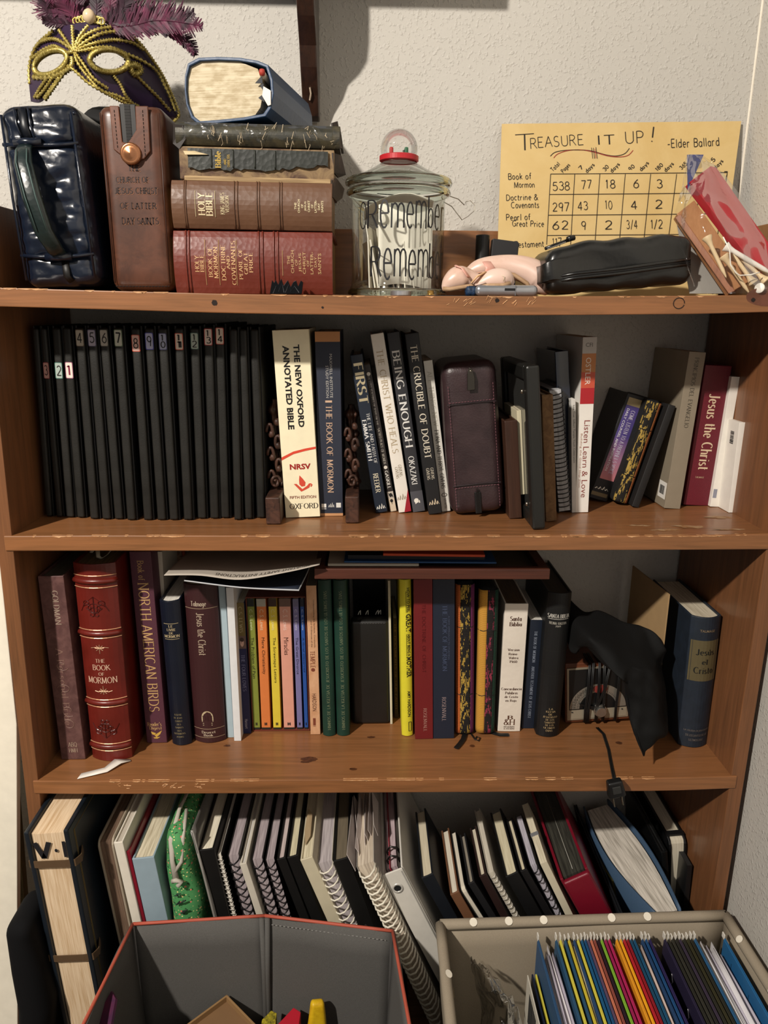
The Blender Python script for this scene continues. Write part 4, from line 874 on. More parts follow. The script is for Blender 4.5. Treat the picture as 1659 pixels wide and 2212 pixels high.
for q, lab in (((687, 1252, 714, 1252, 697, 1589, 726, 1589), 'green hymn book with sideways lettering, left of the two green ones'), ((719, 1252, 748, 1252, 728, 1589, 756, 1588), 'green hymn book with sideways lettering, right one, beside the black album')):
    e, S, t, h, d = book(lab, q, 3, .15, GR, PG, 'round', texts=[('HIMNOS DE LA IGLESIA DE JESUCRISTO', (.42, .64, .505, .955), 'U', '#7e8668', 'serif', 1.1), ('DE LOS SANTOS DE LOS ULTIMOS DIAS', (.42, .64, .065, .49), 'U', '#7e8668', 'serif', 1.1)])
# black flip album with plastic sleeves
e, t, h = place('squat black leather photo album with clear sleeves fanning out above it', (758, 1343, 838, 1341, 761, 1568, 842, 1566), Z3, .12, None, 'photo_album', 'album', sf=s3)
LB2 = mat('#1a1918', .4, 'leather', scale=40, bump=.1, spec=.6)
MB().rbox(t, .022, h, .005, 6).build('cover', LB2, e, smooth=True).location = (0, .011, 0)
MB().box(-t/2+.002, t/2-.002, .105, .109, 0, h*1.22).build('back_cover', LB2, e, bevel=.001); MB().box(-t/2+.002, t/2-.002, .02, .107, 0, .006).build('base_cover', LB2, e)
stitch(e, [(-t*.42, -.0006, h-.004), (t*.42, -.0006, h-.004)], mat('#4a4744', .5))
mb = MB(); r2 = random.Random(3)
for i in range(15):
    x = -t/2+.006+(t-.012)*i/14; y = .024+.005*i/14; dx = r2.uniform(-.002, .002)
    mb.add([(x, y, .008), (x, y+.07, .008), (x+dx, y+.07, h*1.2), (x+dx*.5, y+.012, h*1.2), (x+dx*.4, y+.002, h*1.05+r2.uniform(-.004, .008))], [(0, 1, 2, 3, 4)])
mb.build('clear_sleeves', mat('#6b6964', .15, alpha=.45, spec=.9), e, kind='stuff')
mb = MB()
for x in (-.016, -.004, .012, .016): mb.tube([(x-.002, .022, h*1.01), (x, .021, h*1.04), (x+.002, .022, h*1.05), (x+.002, .022, h*1.01)], .0007, 5)
mb.build('sleeve_edges', mat('#c9c6c0', .2), e, kind='stuff')
book('very thin white booklet standing right of the black photo album', (838, 1255, 843, 1255, 843, 1566, 848, 1566), 3, .1, mat('#cfc7b0', .6), PGW, 'soft', name='booklet', cat='booklet')
e, S, t, h, d = book('low thin brown book set back between white booklet and yellow book', (849, 1336, 857, 1336, 852, 1553, 861, 1553), 3, .1, mat('#2e1b10', .6), PG, 'soft', texts=[('THE DOCUMENTS OF OUR FAITH', (.3, .7, .05, .9), 'D', '#6d5030', 'serif')])
YL = mat('#d9cf33', .5, bump=.05)
e, S, t, h, d = book('bright yellow hardback with condensed black lettering', (862, 1251, 888, 1251, 868, 1589, 892, 1590), 3, .15, YL, PGW, 'round', texts=[
    ('HOW TO FEEL', (.6, .85, .05, .20), 'D', '#1b1a12', 'sans', .02), ('GREAT', (.5, .92, .21, .325), 'D', '#1b1a12', 'sans', .03), ('ABOUT BEING A', (.6, .85, .335, .475), 'D', '#1b1a12', 'sans', .02), ('MOTHER', (.5, .92, .48, .61), 'D', '#1b1a12', 'sans', .03), ('AMY HARDISON', (.55, .82, .70, .87), 'D', '#1b1a12', 'sans', .02)])
for a, b in (((.56), .2), (.56, .47)): pass
mb = MB(); mb.tube([S(.62, .905), S(.84, .905), S(.84, .965), S(.62, .965), S(.62, .905)], .0005, 4); mb.tube([S(.54, .07), S(.54, .2)], .0003, 4); mb.tube([S(.54, .335), S(.54, .475)], .0003, 4); mb.build('printed_frame', mat('#1b1a12', .5), e)
e, S, t, h, d = book('plain red paperback with faint blind lettering beside the yellow hardback', (893, 1252, 934, 1252, 897, 1598, 935, 1599), 3, .15, mat('#6d1a1c', .5), PG, 'soft', texts=[('THE DOCTRINE OF CHRIST', (.45, .62, .15, .57), 'D', '#541013'), ('ROSENVALL', (.48, .66, .80, .95), 'D', '#b08478', 'serif', 1.3)])
e, S, t, h, d = book('plain navy paperback with faint blind lettering next to the red one', (935, 1252, 982, 1252, 936, 1598, 981, 1597), 3, .15, mat('#1d2434', .5), PG, 'soft', texts=[('THE BOOK OF MORMON', (.45, .65, .155, .56), 'D', '#46506a', 'serif', 1.3), ('A NEW APPROACH TO STUDYING', (.70, .78, .22, .49), 'D', '#4a5268', 'sans'), ('ROSENVALL', (.42, .6, .73, .885), 'D', '#a08c8c', 'serif', 1.3)])
OR = mat('#c2662f', .85, 'rib', h2='#a04f20', scale=210); PU = mat('#6d2458', .85, 'rib', h2='#4a163c', scale=160); YE = mat('#cf9a3f', .85, 'rib', h2='#b27d28', scale=210); GN = mat('#17402f', .85, 'rib', h2='#0d2a1f', scale=170)
IK2 = mat('#15110f', .8, 'ikat', h2='#b0903c', scale=85); IK3 = mat('#1a1212', .8, 'ikat', h2='#8f3048', scale=75)
w1, t1, h1 = woven('woven cloth book cover with orange, black and gold, and purple stripes', (983, 1258, 1027, 1258, 985, 1590, 1023, 1590), 3, .14, [(.0, .24, OR), (.24, .78, IK2), (.78, 1, PU)])
w2, t2, h2_ = woven('woven cloth book cover with golden yellow, crimson on black, and green stripes', (1034, 1270, 1080, 1269, 1029, 1590, 1067, 1589), 3, .14, [(.0, .42, YE), (.42, .80, IK3), (.80, 1, GN)])
mb = MB(); T = [atZ(*p, Z3+.004) for p in ((1006, 1578), (1001, 1596), (994, 1606), (985, 1616))]; mb.tube(T, .004, 6, flat=.3)
o = mb.build('ribbon_end', mat('#0f0f10', .5), w1); o.matrix_parent_inverse = (Matrix.Translation(w1.location) @ w1.rotation_euler.to_matrix().to_4x4()).inverted()
mb = MB(); T = [atZ(*p, Z3+.003) for p in ((1014, 1580), (1026, 1597), (1034, 1600), (1037, 1594), (1030, 1591), (1026, 1597))]; mb.tube(T, .0013, 6)
o = mb.build('zip_pull', mat('#161616', .4), w1); o.matrix_parent_inverse = (Matrix.Translation(w1.location) @ w1.rotation_euler.to_matrix().to_4x4()).inverted()
mb = MB(); T = [atZ(*p, Z3+.003) for p in ((1055, 1580), (1080, 1587), (1099, 1587))]; mb.tube(T, .0045, 6, flat=.25)
o = mb.build('ribbon_end', mat('#0f0f10', .5), w2); o.matrix_parent_inverse = (Matrix.Translation(w2.location) @ w2.rotation_euler.to_matrix().to_4x4()).inverted()
e, S, t, h, d = book('white leatherette bible with brown lettering, brown page tops', (1091, 1305, 1142, 1304, 1075, 1581, 1123, 1583), 3, .16, mat('#e6ddd0', .45, 'leather', h2='#dcd2c4', scale=18, bump=.35), mat('#5b4224', .6, 'pages', h2='#3d2c18'), 'hard', texts=[
    ('Santa', (.26, .74, .095, .128), 'H', '#4a2c20', 'serif', 2.2), ('Biblia', (.25, .76, .138, .168), 'H', '#4a2c20', 'serif', 2.2), ('Version', (.24, .74, .34, .358), 'H', '#4a2c20', 'serif', 2), ('Reina-', (.28, .70, .372, .39), 'H', '#4a2c20', 'serif', 2), ('Valera', (.3, .7, .402, .42), 'H', '#4a2c20', 'serif', 2), ('1960', (.34, .66, .432, .45), 'H', '#4a2c20', 'serif', 2),
    ('Concordancia', (.06, .94, .645, .665), 'H', '#4a2c20', 'serif', 2), ('Palabras', (.24, .78, .677, .697), 'H', '#4a2c20', 'serif', 2), ('de Cristo', (.22, .8, .709, .727), 'H', '#4a2c20', 'serif', 2), ('en Rojo', (.26, .74, .739, .757), 'H', '#4a2c20', 'serif', 2), ('B', (.42, .62, .87, .90), 'H', '#5a3a2a', 'serif', 2), ('&H', (.26, .72, .90, .945), 'H', '#5a3a2a', 'serif', 1.6), ('BROADMAN', (.26, .72, .955, .966), 'H', '#4a2c20'), ('& HOLMAN', (.26, .72, .97, .981), 'H', '#4a2c20')], pinset=.002)
e, S, t, h, d = book('slim navy paperback with white page tops leaning on the black bible', (1145, 1338, 1173, 1341, 1127, 1575, 1153, 1576), 3, .15, mat('#182130', .5), PGW, 'soft', texts=[('THE BOOK OF MORMON', (.42, .64, .10, .38), 'D', '#8f98a8', 'serif'), ('ANOTHER TESTAMENT OF JESUS CHRIST', (.42, .64, .42, .90), 'D', '#8f98a8', 'serif')])
e, S, t, h, d = book('tall black bible with small white heading and a column of tiny lettering', (1185, 1277, 1234, 1279, 1156, 1588, 1208, 1589), 3, .16, mat('#121314', .5, 'leather', scale=40, bump=.1), mat('#3c3425', .7, 'pages', h2='#2b251b'), 'round', texts=[
    ('SANTA BIBLIA', (.06, .94, .14, .165), 'H', '#d2cec4', 'serif', 1.7), ('REINA-VALERA', (.14, .84, .192, .208), 'H', '#b9b4a8'), ('2009', (.38, .60, .214, .225), 'H', '#b9b4a8')]+[(s, (.5-w, .5+w, .79+i*.0195, .802+i*.0195), 'H', '#b39c74') for i, (s, w) in enumerate((('LA', .08), ('IGLESIA', .2), ('DE', .08), ('JESUCRISTO', .3), ('DE LOS', .18), ('SANTOS', .22), ('DE LOS', .18), ('ULTIMOS', .24), ('DIAS', .14)))])
mb = MB(); put_quad(mb, (.08, .92, .172, .1745), S, 8); mb.build('gilt_line', mat('#d2cec4', .5), e)
for v in (.09, .39, .56, .73): mb = MB(); put_quad(mb, (.0, 1, v, v+.0025), S, 10); mb.build('blind_rule', mat('#23241f', .4), e)

# ---- wooden box-metronome with a lamp, cord wound round it
me_, t, h = place('old wooden electric metronome with a half round speed dial, cord wound round', (1216, 1426, 1366, 1436, 1214, 1562, 1366, 1571), Z3, .09, None, 'metronome', 'metronome', sf=s3)
t = min(t, .105); WB = mat('#6b3a22', .45, 'wood', h2='#4a2716')
MB().box(-t/2, t/2, .002, .085, 0, h).build('case', WB, me_, bevel=.002)
fp = lambda u, v: (-t/2+.003+(t-.006)*u, -.0002, .006+(h-.014)*(1-v))
fm = lambda dy: (lambda u, v: (lambda p: (p[0], p[1]-dy, p[2]))(fp(u, v)))
mb = MB().box(-t/2+.003, t/2-.003, 0, .002, .006, h-.008); mb.build('face_frame', mat('#a49a86', .35, metal=.5), me_)
mb = MB(); put_quad(mb, (.03, .97, .03, .80), fm(.0002)); mb.build('face_plate', mat('#131313', .4), me_)
def arcpoly(mb, r0, r1, a0, a1, n, S2, cu=.5, cv=.78, k=.92):
    for i in range(n):
        q = [a0+(a1-a0)*i/n, a0+(a1-a0)*(i+1)/n]
        mb.add([S2(cu+r*math.cos(math.radians(a))*k*.5, cv-r*math.sin(math.radians(a))*k*.5*t/h) for r, a in ((r0, q[0]), (r1, q[0]), (r1, q[1]), (r0, q[1]))], [(0, 1, 2, 3)])
mb = MB(); arcpoly(mb, .66, 1.0, 0, 180, 36, fm(.0005)); mb.build('speed_dial', mat('#9a958a', .3, metal=.6), me_)
mb = MB()
for i in range(34):
    a = 4+i*5.2; arcpoly(mb, .70 if i % 2 else .68, .76, a, a+1.0, 1, fm(.0007))
nums = [208, 200, 192, 184, 176, 168, 160, 152, 144, 138, 132, 126]
for i, n_ in enumerate(nums):
    a = math.radians(176-i*7.5); cu, cv = .5+.88*.46*math.cos(a), .78-.88*.46*math.sin(a)*t/h
    put_text(mb, str(n_), (cu-.035, cu+.035, cv-.018, cv+.018), 'H', fm(.0007), 'hand', thick=1.2)
mb.build('dial_marks', mat('#1c1b19', .5), me_)
mb = MB(); put_quad(mb, (.03, .97, .80, .97), fm(.0004)); mb.build('foot_plate', mat('#a9a08c', .4, metal=.4), me_)
mb = MB(); mb.add([fm(.0012)(.54+.12*math.cos(k*.314), .42+.08*math.sin(k*.314)) for k in range(20)], [tuple(range(20))]); mb.build('lamp_window', mat('#8c3a34', .3, coat=.5), me_)
mb = MB(); c = fp(.53, .82)
for r0, z0, z1 in ((.011, .0005, .006), (.0085, .006, .011)):
    mb.add([(c[0]+r0*math.cos(k*.2618), c[1]-z0, c[2]+r0*math.sin(k*.2618)) for k in range(24)]+[(c[0]+r0*.96*math.cos(k*.2618), c[1]-z1, c[2]+r0*.96*math.sin(k*.2618)) for k in range(24)], [(k, (k+1) % 24, (k+1) % 24+24, k+24) for k in range(24)]+[tuple(range(24, 48))])
mb.build('knob', mat('#b9b4ab', .25, metal=.9), me_, bevel=.0004)
mb = MB(); mb.add([fm(.003)(.53, .86), fm(.003)(.20, .70), fm(.003)(.19, .66), fm(.003)(.54, .77)], [(0, 1, 2, 3)]); mb.build('pointer', mat('#111111', .4), me_, solid=.002)
for u in (.08, .9): mb = MB().lathe([(.0001, .001), (.0016, .0006), (.0018, -.0006)], 10, fp(u, .84)); mb.build('screw', mat('#2b2b2b', .4), me_)
CB = mat('#141414', .4)
for k, (ua, ub) in enumerate(((.36, .28), (.42, .33), (.52, .47), (.60, .58), (.70, .46), (.85, .78))):
    a, b = fp(ua, -.06), fp(ub, 1.07); mb = MB()
    for s in (-.0011, .0011): mb.tube([(a[0]+s, .03, h+.002), (a[0]+s, -.003, h), ((a[0]*.6+b[0]*.4)+s, -.006, h*.6), (b[0]+s, -.006, h*.25), (b[0]+s, -.003, .0025), (b[0]+s, .01, .0016)], .0012, 6)
    mb.build('power_cord', CB, me_, smooth=True)
mb = MB(); pts = [atZ(1290, 1572, Z3+.002), atZ(1304, 1586, Z3+.002), atZ(1315, 1620, Z3+.002), atZ(1322, 1660, Z3+.0025), atY(1326, 1682, -.004), atY(1330, 1700, -.012)]
pts[4].z = Z3+.004; pts[3].z = Z3+.003
inv = (Matrix.Translation(me_.location) @ me_.rotation_euler.to_matrix().to_4x4()).inverted()
for s in (-.0013, .0013): mb.tube([(p.x+s, p.y, p.z) for p in pts], .0013, 6)
o = mb.build('power_cord', CB, me_, smooth=True); o.matrix_parent_inverse = inv
pc = atY(1333, 1690, -.014); rot = Matrix.Rotation(math.radians(9), 4, 'Y')
pl = MB(); pl.rbox(.023, .013, .026, .003, 4, lambda q: (q.x*(1.12-q.z*8), q.y, q.z)); o = pl.build('plug', CB, me_, smooth=True); o.matrix_parent_inverse = inv; o.matrix_basis = Matrix.Translation((pc.x, pc.y-.004, pc.z-.019)) @ Matrix.Rotation(math.radians(-14), 4, 'Y')
MB().box(-.006, .006, -.0082, -.006, .008, .02).build('grip', mat('#3a3a38', .3, metal=.3), o, bevel=.001)
for s in (-.0062, .0062): MB().box(s-.0009, s+.0009, -.003, .003, -.016, .001).build('prong', mat('#8a8170', .25, metal=.9), o, bevel=.0004)

# ---- tan card behind and the blue hardback
A = [atY(1368, 1222, .235), atY(1446, 1284, .10)]
mb = MB(); a, b = A; zz = Z3+.001
mb.add([(a.x, a.y, zz), (b.x, b.y, zz), (b.x, b.y, b.z), (a.x, a.y, a.z)], [(0, 1, 2, 3)])
o = mb.build('cardboard_sheet', mat('#a88a62', .7), solid=.0022); tag(o, 'tan cardboard sheet standing upright between black cloth and blue hardback', 'cardboard')
e, S, t, h, d = book('thick worn blue hardback with an olive title panel, right end of third shelf', (1492, 1331, 1559, 1327, 1464, 1611, 1525, 1612), 3, .155, mat('#1e2733', .55, 'blotch', h2='#19212b', scale=60, bump=.05), PG, 'round', bands=[(.172, .478, '#5c5238', .05, .97)])
deco(e, offset_surf(S, .0003), [('Jesús', (.22, .80, .235, .278), 'H', '#1b1d1c', 'serif', 1.8), ('el', (.42, .60, .312, .348), 'H', '#1b1d1c', 'serif', 1.8), ('Cristo', (.20, .82, .372, .418), 'H', '#1b1d1c', 'serif', 1.8), ('TALMAGE', (.26, .74, .09, .108), 'H', '#7a6a54', 'sans', .02),
    ('LA IGLESIA DE JESUCRISTO', (.1, .94, .857, .875), 'H', '#5f5a58', 'sans', .02), ('DE LOS SANTOS DE LOS', (.16, .88, .893, .911), 'H', '#5f5a58', 'sans', .02), ('ULTIMOS DIAS', (.26, .74, .929, .947), 'H', '#5f5a58', 'sans', .02)])

# ---- black cloth heaped over the metronome
CL = mat('#101010', .8, 'cloth', h2='#0a0a0a', bump=.12, spec=.25)
cl = [  # rows of photo points with depth, top edge to bottom hem
  [(1232, 1296, .19), (1262, 1322, .16), (1296, 1323, .15), (1345, 1342, .13), (1392, 1358, .11), (1420, 1372, .10), (1436, 1402, .10)],
  [(1222, 1335, .15), (1250, 1342, .12), (1290, 1350, .105), (1335, 1372, .09), (1380, 1398, .08), (1412, 1425, .075), (1437, 1445, .08)],
  [(1230, 1380, .12), (1258, 1372, .08), (1284, 1380, .06), (1330, 1408, .045), (1372, 1432, .045), (1412, 1452, .045), (1446, 1490, .06)],
  [(1236, 1412, .10), (1256, 1405, .085), (1282, 1404, .05), (1322, 1443, .03), (1352, 1446, .03), (1408, 1470, .03), (1450, 1540, .045)],
  [(1245, 1416, .10), (1262, 1400, .09), (1292, 1418, .05), (1335, 1452, .028), (1362, 1490, .028), (1404, 1520, .02), (1448, 1588, .03)],
  [(1250, 1414, .11), (1264, 1398, .10), (1300, 1428, .06), (1340, 1456, .035), (1357, 1520, .026), (1376, 1582, .012), (1424, 1600, .02)],
  [(1252, 1412, .12), (1266, 1396, .11), (1305, 1430, .07), (1345, 1458, .045), (1362, 1540, .024), (1390, 1632, .002), (1398, 1626, .006)]]
C3 = [[atY(*p) for p in row] for row in cl]
def cr(p0, p1, p2, p3, t): return .5*((2*p1)+(p2-p0)*t+(2*p0-5*p1+4*p2-p3)*t*t+(3*p1-p0-3*p2+p3)*t*t*t)
def patch(P):
    nu, nv = len(P[0])-1, len(P)-1
    def row(j, u):
        j = max(0, min(nv, j)); x = u*nu; i = min(int(x), nu-1); f = x-i; g = lambda k: P[j][max(0, min(nu, k))]
        return cr(g(i-1), g(i), g(i+1), g(i+2), f)
    def fn(u, v):
        y = v*nv; j = min(int(y), nv-1); f = y-j
        return cr(row(j-1, u), row(j, u), row(j+1, u), row(j+2, u), f)
    return fn
pf = patch(C3)
mb = MB()
def clothfn(u, v):
    p = pf(u, v); w = noise.noise(Vector((p.x*30, p.z*13, 2)))*.020+noise.noise(p*50)*.004+.010*abs(math.sin(u*6.5+v*4.5))-.006*abs(math.sin(v*8-u*5))
    return (p.x, p.y+w, max(p.z, Z3+.002))
mb.grid(clothfn, 60, 50)
o = mb.build('black_cloth', CL, smooth=True, solid=.0012); tag(o, 'crumpled black cloth draped over the metronome and hanging to the shelf', 'cloth')

# ---- wooden tray and sheets lying across the book tops
def slab(name, label, cat, pts, z, th, m, group=None, bevel=.0005, fn=None):
    """pts: pixels on plane z"""
    P = [atZ(*p, z) for p in pts]; mb = MB(); n = len(P)
    mb.add([(p.x, p.y, z) for p in P]+[(p.x, p.y, z-th) for p in P], [tuple(range(n)), tuple(range(n, 2*n))[::-1]]+[(i, i+n, (i+1) % n+n, (i+1) % n) for i in range(n)])
    o = mb.build(name, m, bevel=bevel); tag(o, label, cat, group); return o
zt = atY(690, 1229, .035).z
x0, x1 = atY(679, 1240, .035).x, atY(1188, 1240, .035).x
tr = thing('wooden_tray', 'reddish brown wooden board lying across the tops of the books', 'board', (0, 0, 0))
WT = mat('#532b1e', .5, 'wood', h2='#3a1d14'); zb = atY(690, 1251, .035).z
MB().box(x0, x1, .035, .05, zb, zt).build('front_rail', WT, tr, bevel=.001); MB().box(x0, x0+.014, .05, .225, zb, zt).build('side_rail', WT, tr, bevel=.001); MB().box(x1-.014, x1, .05, .225, zb, zt).build('side_rail', WT, tr, bevel=.001)
MB().box(x0+.014, x1-.014, .212, .225, zb, zt).build('back_rail', WT, tr); MB().box(x0+.014, x1-.014, .05, .212, zb, zb+.004).build('panel', mat('#5a5648', .7), tr)
def sheet(name, label, cat, xa, xb, ya, yb, z, th, m, ang=0, grp=None):
    mb = MB().box(-(xb-xa)/2, (xb-xa)/2, -(yb-ya)/2, (yb-ya)/2, 0, th); o = mb.build(name, m, bevel=.0004); o.location = ((xa+xb)/2, (ya+yb)/2, z); o.rotation_euler = (0, 0, ang); return tag(o, label, cat, grp)
xx = lambda px, Y=.045: atY(px, 1215, Y).x
sheet('booklet', 'white edged booklet at the bottom of the pile on the wooden board', 'booklet', xx(708), xx(905), .046, .22, zt+.0003, .0035, mat('#b8b0a0', .6))
sheet('folder', 'thin blue folder lying on the wooden board', 'folder', xx(745), xx(1075), .048, .215, zt+.0042, .0022, mat('#1d4a7c', .5), -.015)
sheet('folder', 'very dark folder between the blue and the orange ones on the wooden board', 'folder', xx(752), xx(1050), .056, .215, zt+.0068, .0062, mat('#12141c', .6), -.01)
sheet('folder', 'bright orange folder on top of the pile on the wooden board', 'folder', xx(832), xx(1052), .05, .21, zt+.0134, .0035, mat('#c4461d', .5), -.035)
# loose sheets of paper
P = [[atY(*p) for p in r_] for r_ in [[(354, 1243, .02), (430, 1243, .015), (520, 1252, .012), (620, 1236, .015), (690, 1220, .02)], [(378, 1218, .08), (450, 1219, .08), (540, 1222, .08), (630, 1214, .08), (694, 1206, .08)], [(398, 1200, .14), (470, 1201, .14), (560, 1203, .14), (640, 1199, .14), (697, 1194, .14)], [(412, 1188, .19), (480, 1188, .19), (570, 1189, .19), (650, 1186, .19), (699, 1183, .19)]]]
pp = patch(P); mb = MB().grid(lambda u, v: tuple(pp(u, v)), 30, 12)
o = thing('instruction_sheet', 'large grey sheet of printed instructions curling over the book tops', 'paper', (0, 0, 0)); mb.build('paper', mat('#b5aca0', .7), o, smooth=True, solid=.0005)
mb = MB(); SP = lambda u, v: (lambda p: (p[0], p[1]-.0006, p[2]+.0006))(tuple(pp(u, 1-v)))
put_text(mb, 'IMPORTANT SAFETY INSTRUCTIONS', (.34, .9, .87, .93), 'H', lambda u, v: SP(1.24-u, 1.8-v), 'sans', bold=.01); mb.build('lettering', mat('#575049', .6), o)
P2 = [[atY(*p) for p in r_] for r_ in [[(398, 1254, .03), (520, 1269, .03), (645, 1275, .03)], [(410, 1234, .09), (530, 1246, .09), (664, 1236, .09)], [(425, 1215, .15), (545, 1222, .15), (672, 1212, .15)]]]
pp2 = patch(P2); mb = MB().grid(lambda u, v: tuple(pp2(u, v)), 16, 8)
o = mb.build('folder', mat('#1b2230', .6), smooth=True, solid=.0016); tag(o, 'navy folder with pale edge under the grey instruction sheet', 'folder')
mb = MB().tube([tuple(pp2(u/12, 0)) for u in range(13)]+[tuple(pp2(1, v/6)) for v in range(1, 7)], .0011, 5); mb.build('pale_edge', mat('#b9bcc0', .5), o)
# ------------------------------------------------------------------ top shelf
def place1(label, q, Y, name, cat, group=None):
    return place(label, q, Z1, .1, group, name, cat, Y=Y, sf=s1)
# ---- padded navy leather case
BL = mat('#141c2b', .25, 'leather', h2='#0d131f', scale=22, bump=.3, spec=.7)
e, t, h = place1('padded navy blue leather zip case with a carrying handle, left end of the top shelf', (-10, 224, 160, 220, 52, 634, 222, 634), .03, 'padded_case', 'case')
def puffy(q):
    f = 1 if q.y < .1 else 0
    n = noise.noise(Vector((q.x*22, q.z*55, 1)))*.0042+noise.noise(Vector((q.x*50+q.z*30, q.z*130, 4)))*.0034
    b = .007*math.sin(math.pi*min(1, max(0, (q.x+t/2)/t)))*math.sin(math.pi*min(1, max(0, q.z/h)))**.5
    pinch = .0045*math.exp(-((q.z-h*.775)/.004)**2)+.0045*math.exp(-((q.z-h*.175)/.004)**2)
    return (q.x, q.y+(-b+n+pinch if q.y < .0 else 0), q.z)
MB().rbox(t, .19, h, .017, 46, puffy).build('body', BL, e, smooth=True).location = (0, .095, 0)
def tubep(par, name, pts, r, m, n=8, flat=1.0, **k): return MB().tube(pts, r, n, flat=flat).build(name, m, par, smooth=True, **k)
for z in (h*.775, h*.175): tubep(e, 'piping', [(-t*.47, -.001, z+.003), (-t*.2, -.0065, z), (t*.2, -.0065, z-.001), (t*.47, -.001, z+.001)], .0024, BL)
for x in (t*.44, -t*.45): tubep(e, 'piping', [(x, -.0015, .01), (x*1.0, -.0035, h*.5), (x*.97, -.0015, h-.012)], .0017, BL)
tubep(e, 'piping', [(t*.44, .004, h-.012), (t*.46, .1, h-.008), (t*.46, .18, h-.01)], .002, BL)
HL = mat('#1a2627', .3, 'leather', h2='#172321', scale=25, bump=.3, spec=.7)
tubep(e, 'handle', [(-t*.16, -.008, h*.775), (-t*.15, -.02, h*.74), (-t*.12, -.033, h*.66), (-t*.06, -.037, h*.48), (0, -.033, h*.3), (t*.06, -.02, h*.2), (t*.08, -.006, h*.17)], [.009, .0095, .0105, .011, .0105, .0095, .008], HL, 10, flat=.32)
for s_ in (-1, 1): tubep(e, 'handle_stitching', [(-t*.15+s_*.006, -.025, h*.74), (-t*.12+s_*.006, -.038, h*.66), (-t*.06+s_*.006, -.042, h*.48), (s_*.006, -.038, h*.3)], .0007, mat('#4a5f5c', .5), 5)
tubep(e, 'handle_loop', [(-t*.30, -.006, h*.792), (-t*.15, -.0105, h*.79), (t*.04, -.008, h*.787)], .0045, BL)
tubep(e, 'handle_loop', [(-t*.12, -.007, h*.172), (t*.04, -.0115, h*.168), (t*.2, -.007, h*.168)], .0048, BL)
tubep(e, 'zip', [(-t*.12, -.0045, h*.80), (-t*.16, -.005, h*.88), (-t*.17, -.002, h*.965), (-t*.17, .03, h+.001), (-t*.15, .12, h+.0015)], .0052, mat('#0a0e16', .4), flat=.4)
for s_ in (-1, 1): tubep(e, 'zip_seam', [(-t*.12+s_*.008, -.005, h*.80), (-t*.16+s_*.008, -.006, h*.88), (-t*.17+s_*.008, -.004, h*.965), (-t*.17+s_*.008, .03, h+.0015)], .0013, BL)
tubep(e, 'zip', [(t*.10, -.005, h*.15), (t*.10, -.006, h*.06), (t*.14, -.002, .006)], .0045, mat('#0a0706', .5), flat=.4)
# ---- brown tooled leather case
BRL = mat('#5a3524', .35, 'blotch', h2='#432619', scale=26, bump=.12, spec=.6)
e, t, h = place1('tall brown tooled leather case with snap tab and stamped lettering', (206, 224, 350, 224, 241, 634, 379, 634), .035, 'tooled_leather_case', 'case')
MB().rbox(t, .19, h, .014, 14, lambda q: (q.x, q.y, q.z-(.006*math.exp(-((q.x)/.02)**2) if q.z > h-.002 else 0))).build('body', BRL, e, smooth=True).location = (0, .095, 0)
mb = MB(); mb.prism([(-.006, -.070), (.006, -.075), (.018, -.072), (.026, -.062), (.027, -.004), (.012, -.004), (.011, -.035), (.0, -.052), (-.006, -.05), (-.007, -.004), (-.018, -.004), (-.017, -.06)][::1], lambda p, q, tt: (p-.004, tt, q*.84+h), -.0035, -.001)
mb.build('snap_tab', mat('#6a3e29', .35, 'blotch', h2='#4d2b1c', scale=30, bump=.12), e, bevel=.001)
MB().box(-.011, .008, -.0018, .002, h-.044, h-.001).build('zip', mat('#0d0b0a', .5), e, bevel=.001)
mb = MB()
for k in range(26): mb.box(-.0055, .0015, -.0028, -.0017, h-.042+k*.0016, h-.0414+k*.0016)
mb.build('zip_teeth', mat('#262220', .4), e, kind='stuff')
stitch(e, [(-.0165, -.0037, h-.008), (-.016, -.0037, h-.05)], mat('#1c100b', .6)); stitch(e, [(.0165, -.0037, h-.008), (.0158, -.0037, h-.058)], mat('#1c100b', .6))
mb = MB(); mb.add([], []); n = 20
for i, (r0, y) in enumerate(((.0125, -.0036), (.0122, -.006), (.0105, -.0072), (.0095, -.0068), (.006, -.0082), (.0001, -.0088))):
    mb.v += [(-.001+r0*math.cos(2*math.pi*k/n), y, h-.055+r0*math.sin(2*math.pi*k/n)) for k in range(n)]
    if i: mb.f += [((i-1)*n+k, (i-1)*n+(k+1) % n, i*n+(k+1) % n, i*n+k) for k in range(n)]
mb.mi = [0]*len(mb.f); mb.build('brass_snap', mat('#a8714c', .22, metal=.75, coat=.4), e, smooth=True)
SF = lambda u, v: (-t/2+t*u, -.0006, h*(1-v))
for (s_, bx_, seed) in (('THE', (.42, .60, .318, .345), 1), ('CHURCH OF', (.22, .72, .378, .406), 2), ("JESUS CHRIST", (.19, .84, .435, .465), 3), ('OF LATTER', (.25, .80, .515, .545), 4), ('DAY SAINTS', (.26, .82, .595, .628), 5)):
    mb = MB(); put_text(mb, s_, bx_, 'H', SF, 'serif', thick=2.6, thin=1.2, jit=.25, seed=seed); mb.build('stamped_lettering', mat('#2c150c', .35), e)
    mb = MB(); put_text(mb, s_, (bx_[0]+.008, bx_[1]+.008, bx_[2]+.003, bx_[3]+.003), 'H', lambda u, v: (-t/2+t*u, -.0003, h*(1-v)), 'serif', thick=2.6, thin=1.2, jit=.25, seed=seed); mb.build('stamp_edge', mat('#8f6148', .3), e)
stitch(e, [(-t*.42, -.0006, .006), (t*.42, -.0006, .006)], mat('#1c100b', .6), .0008, .004, .003)
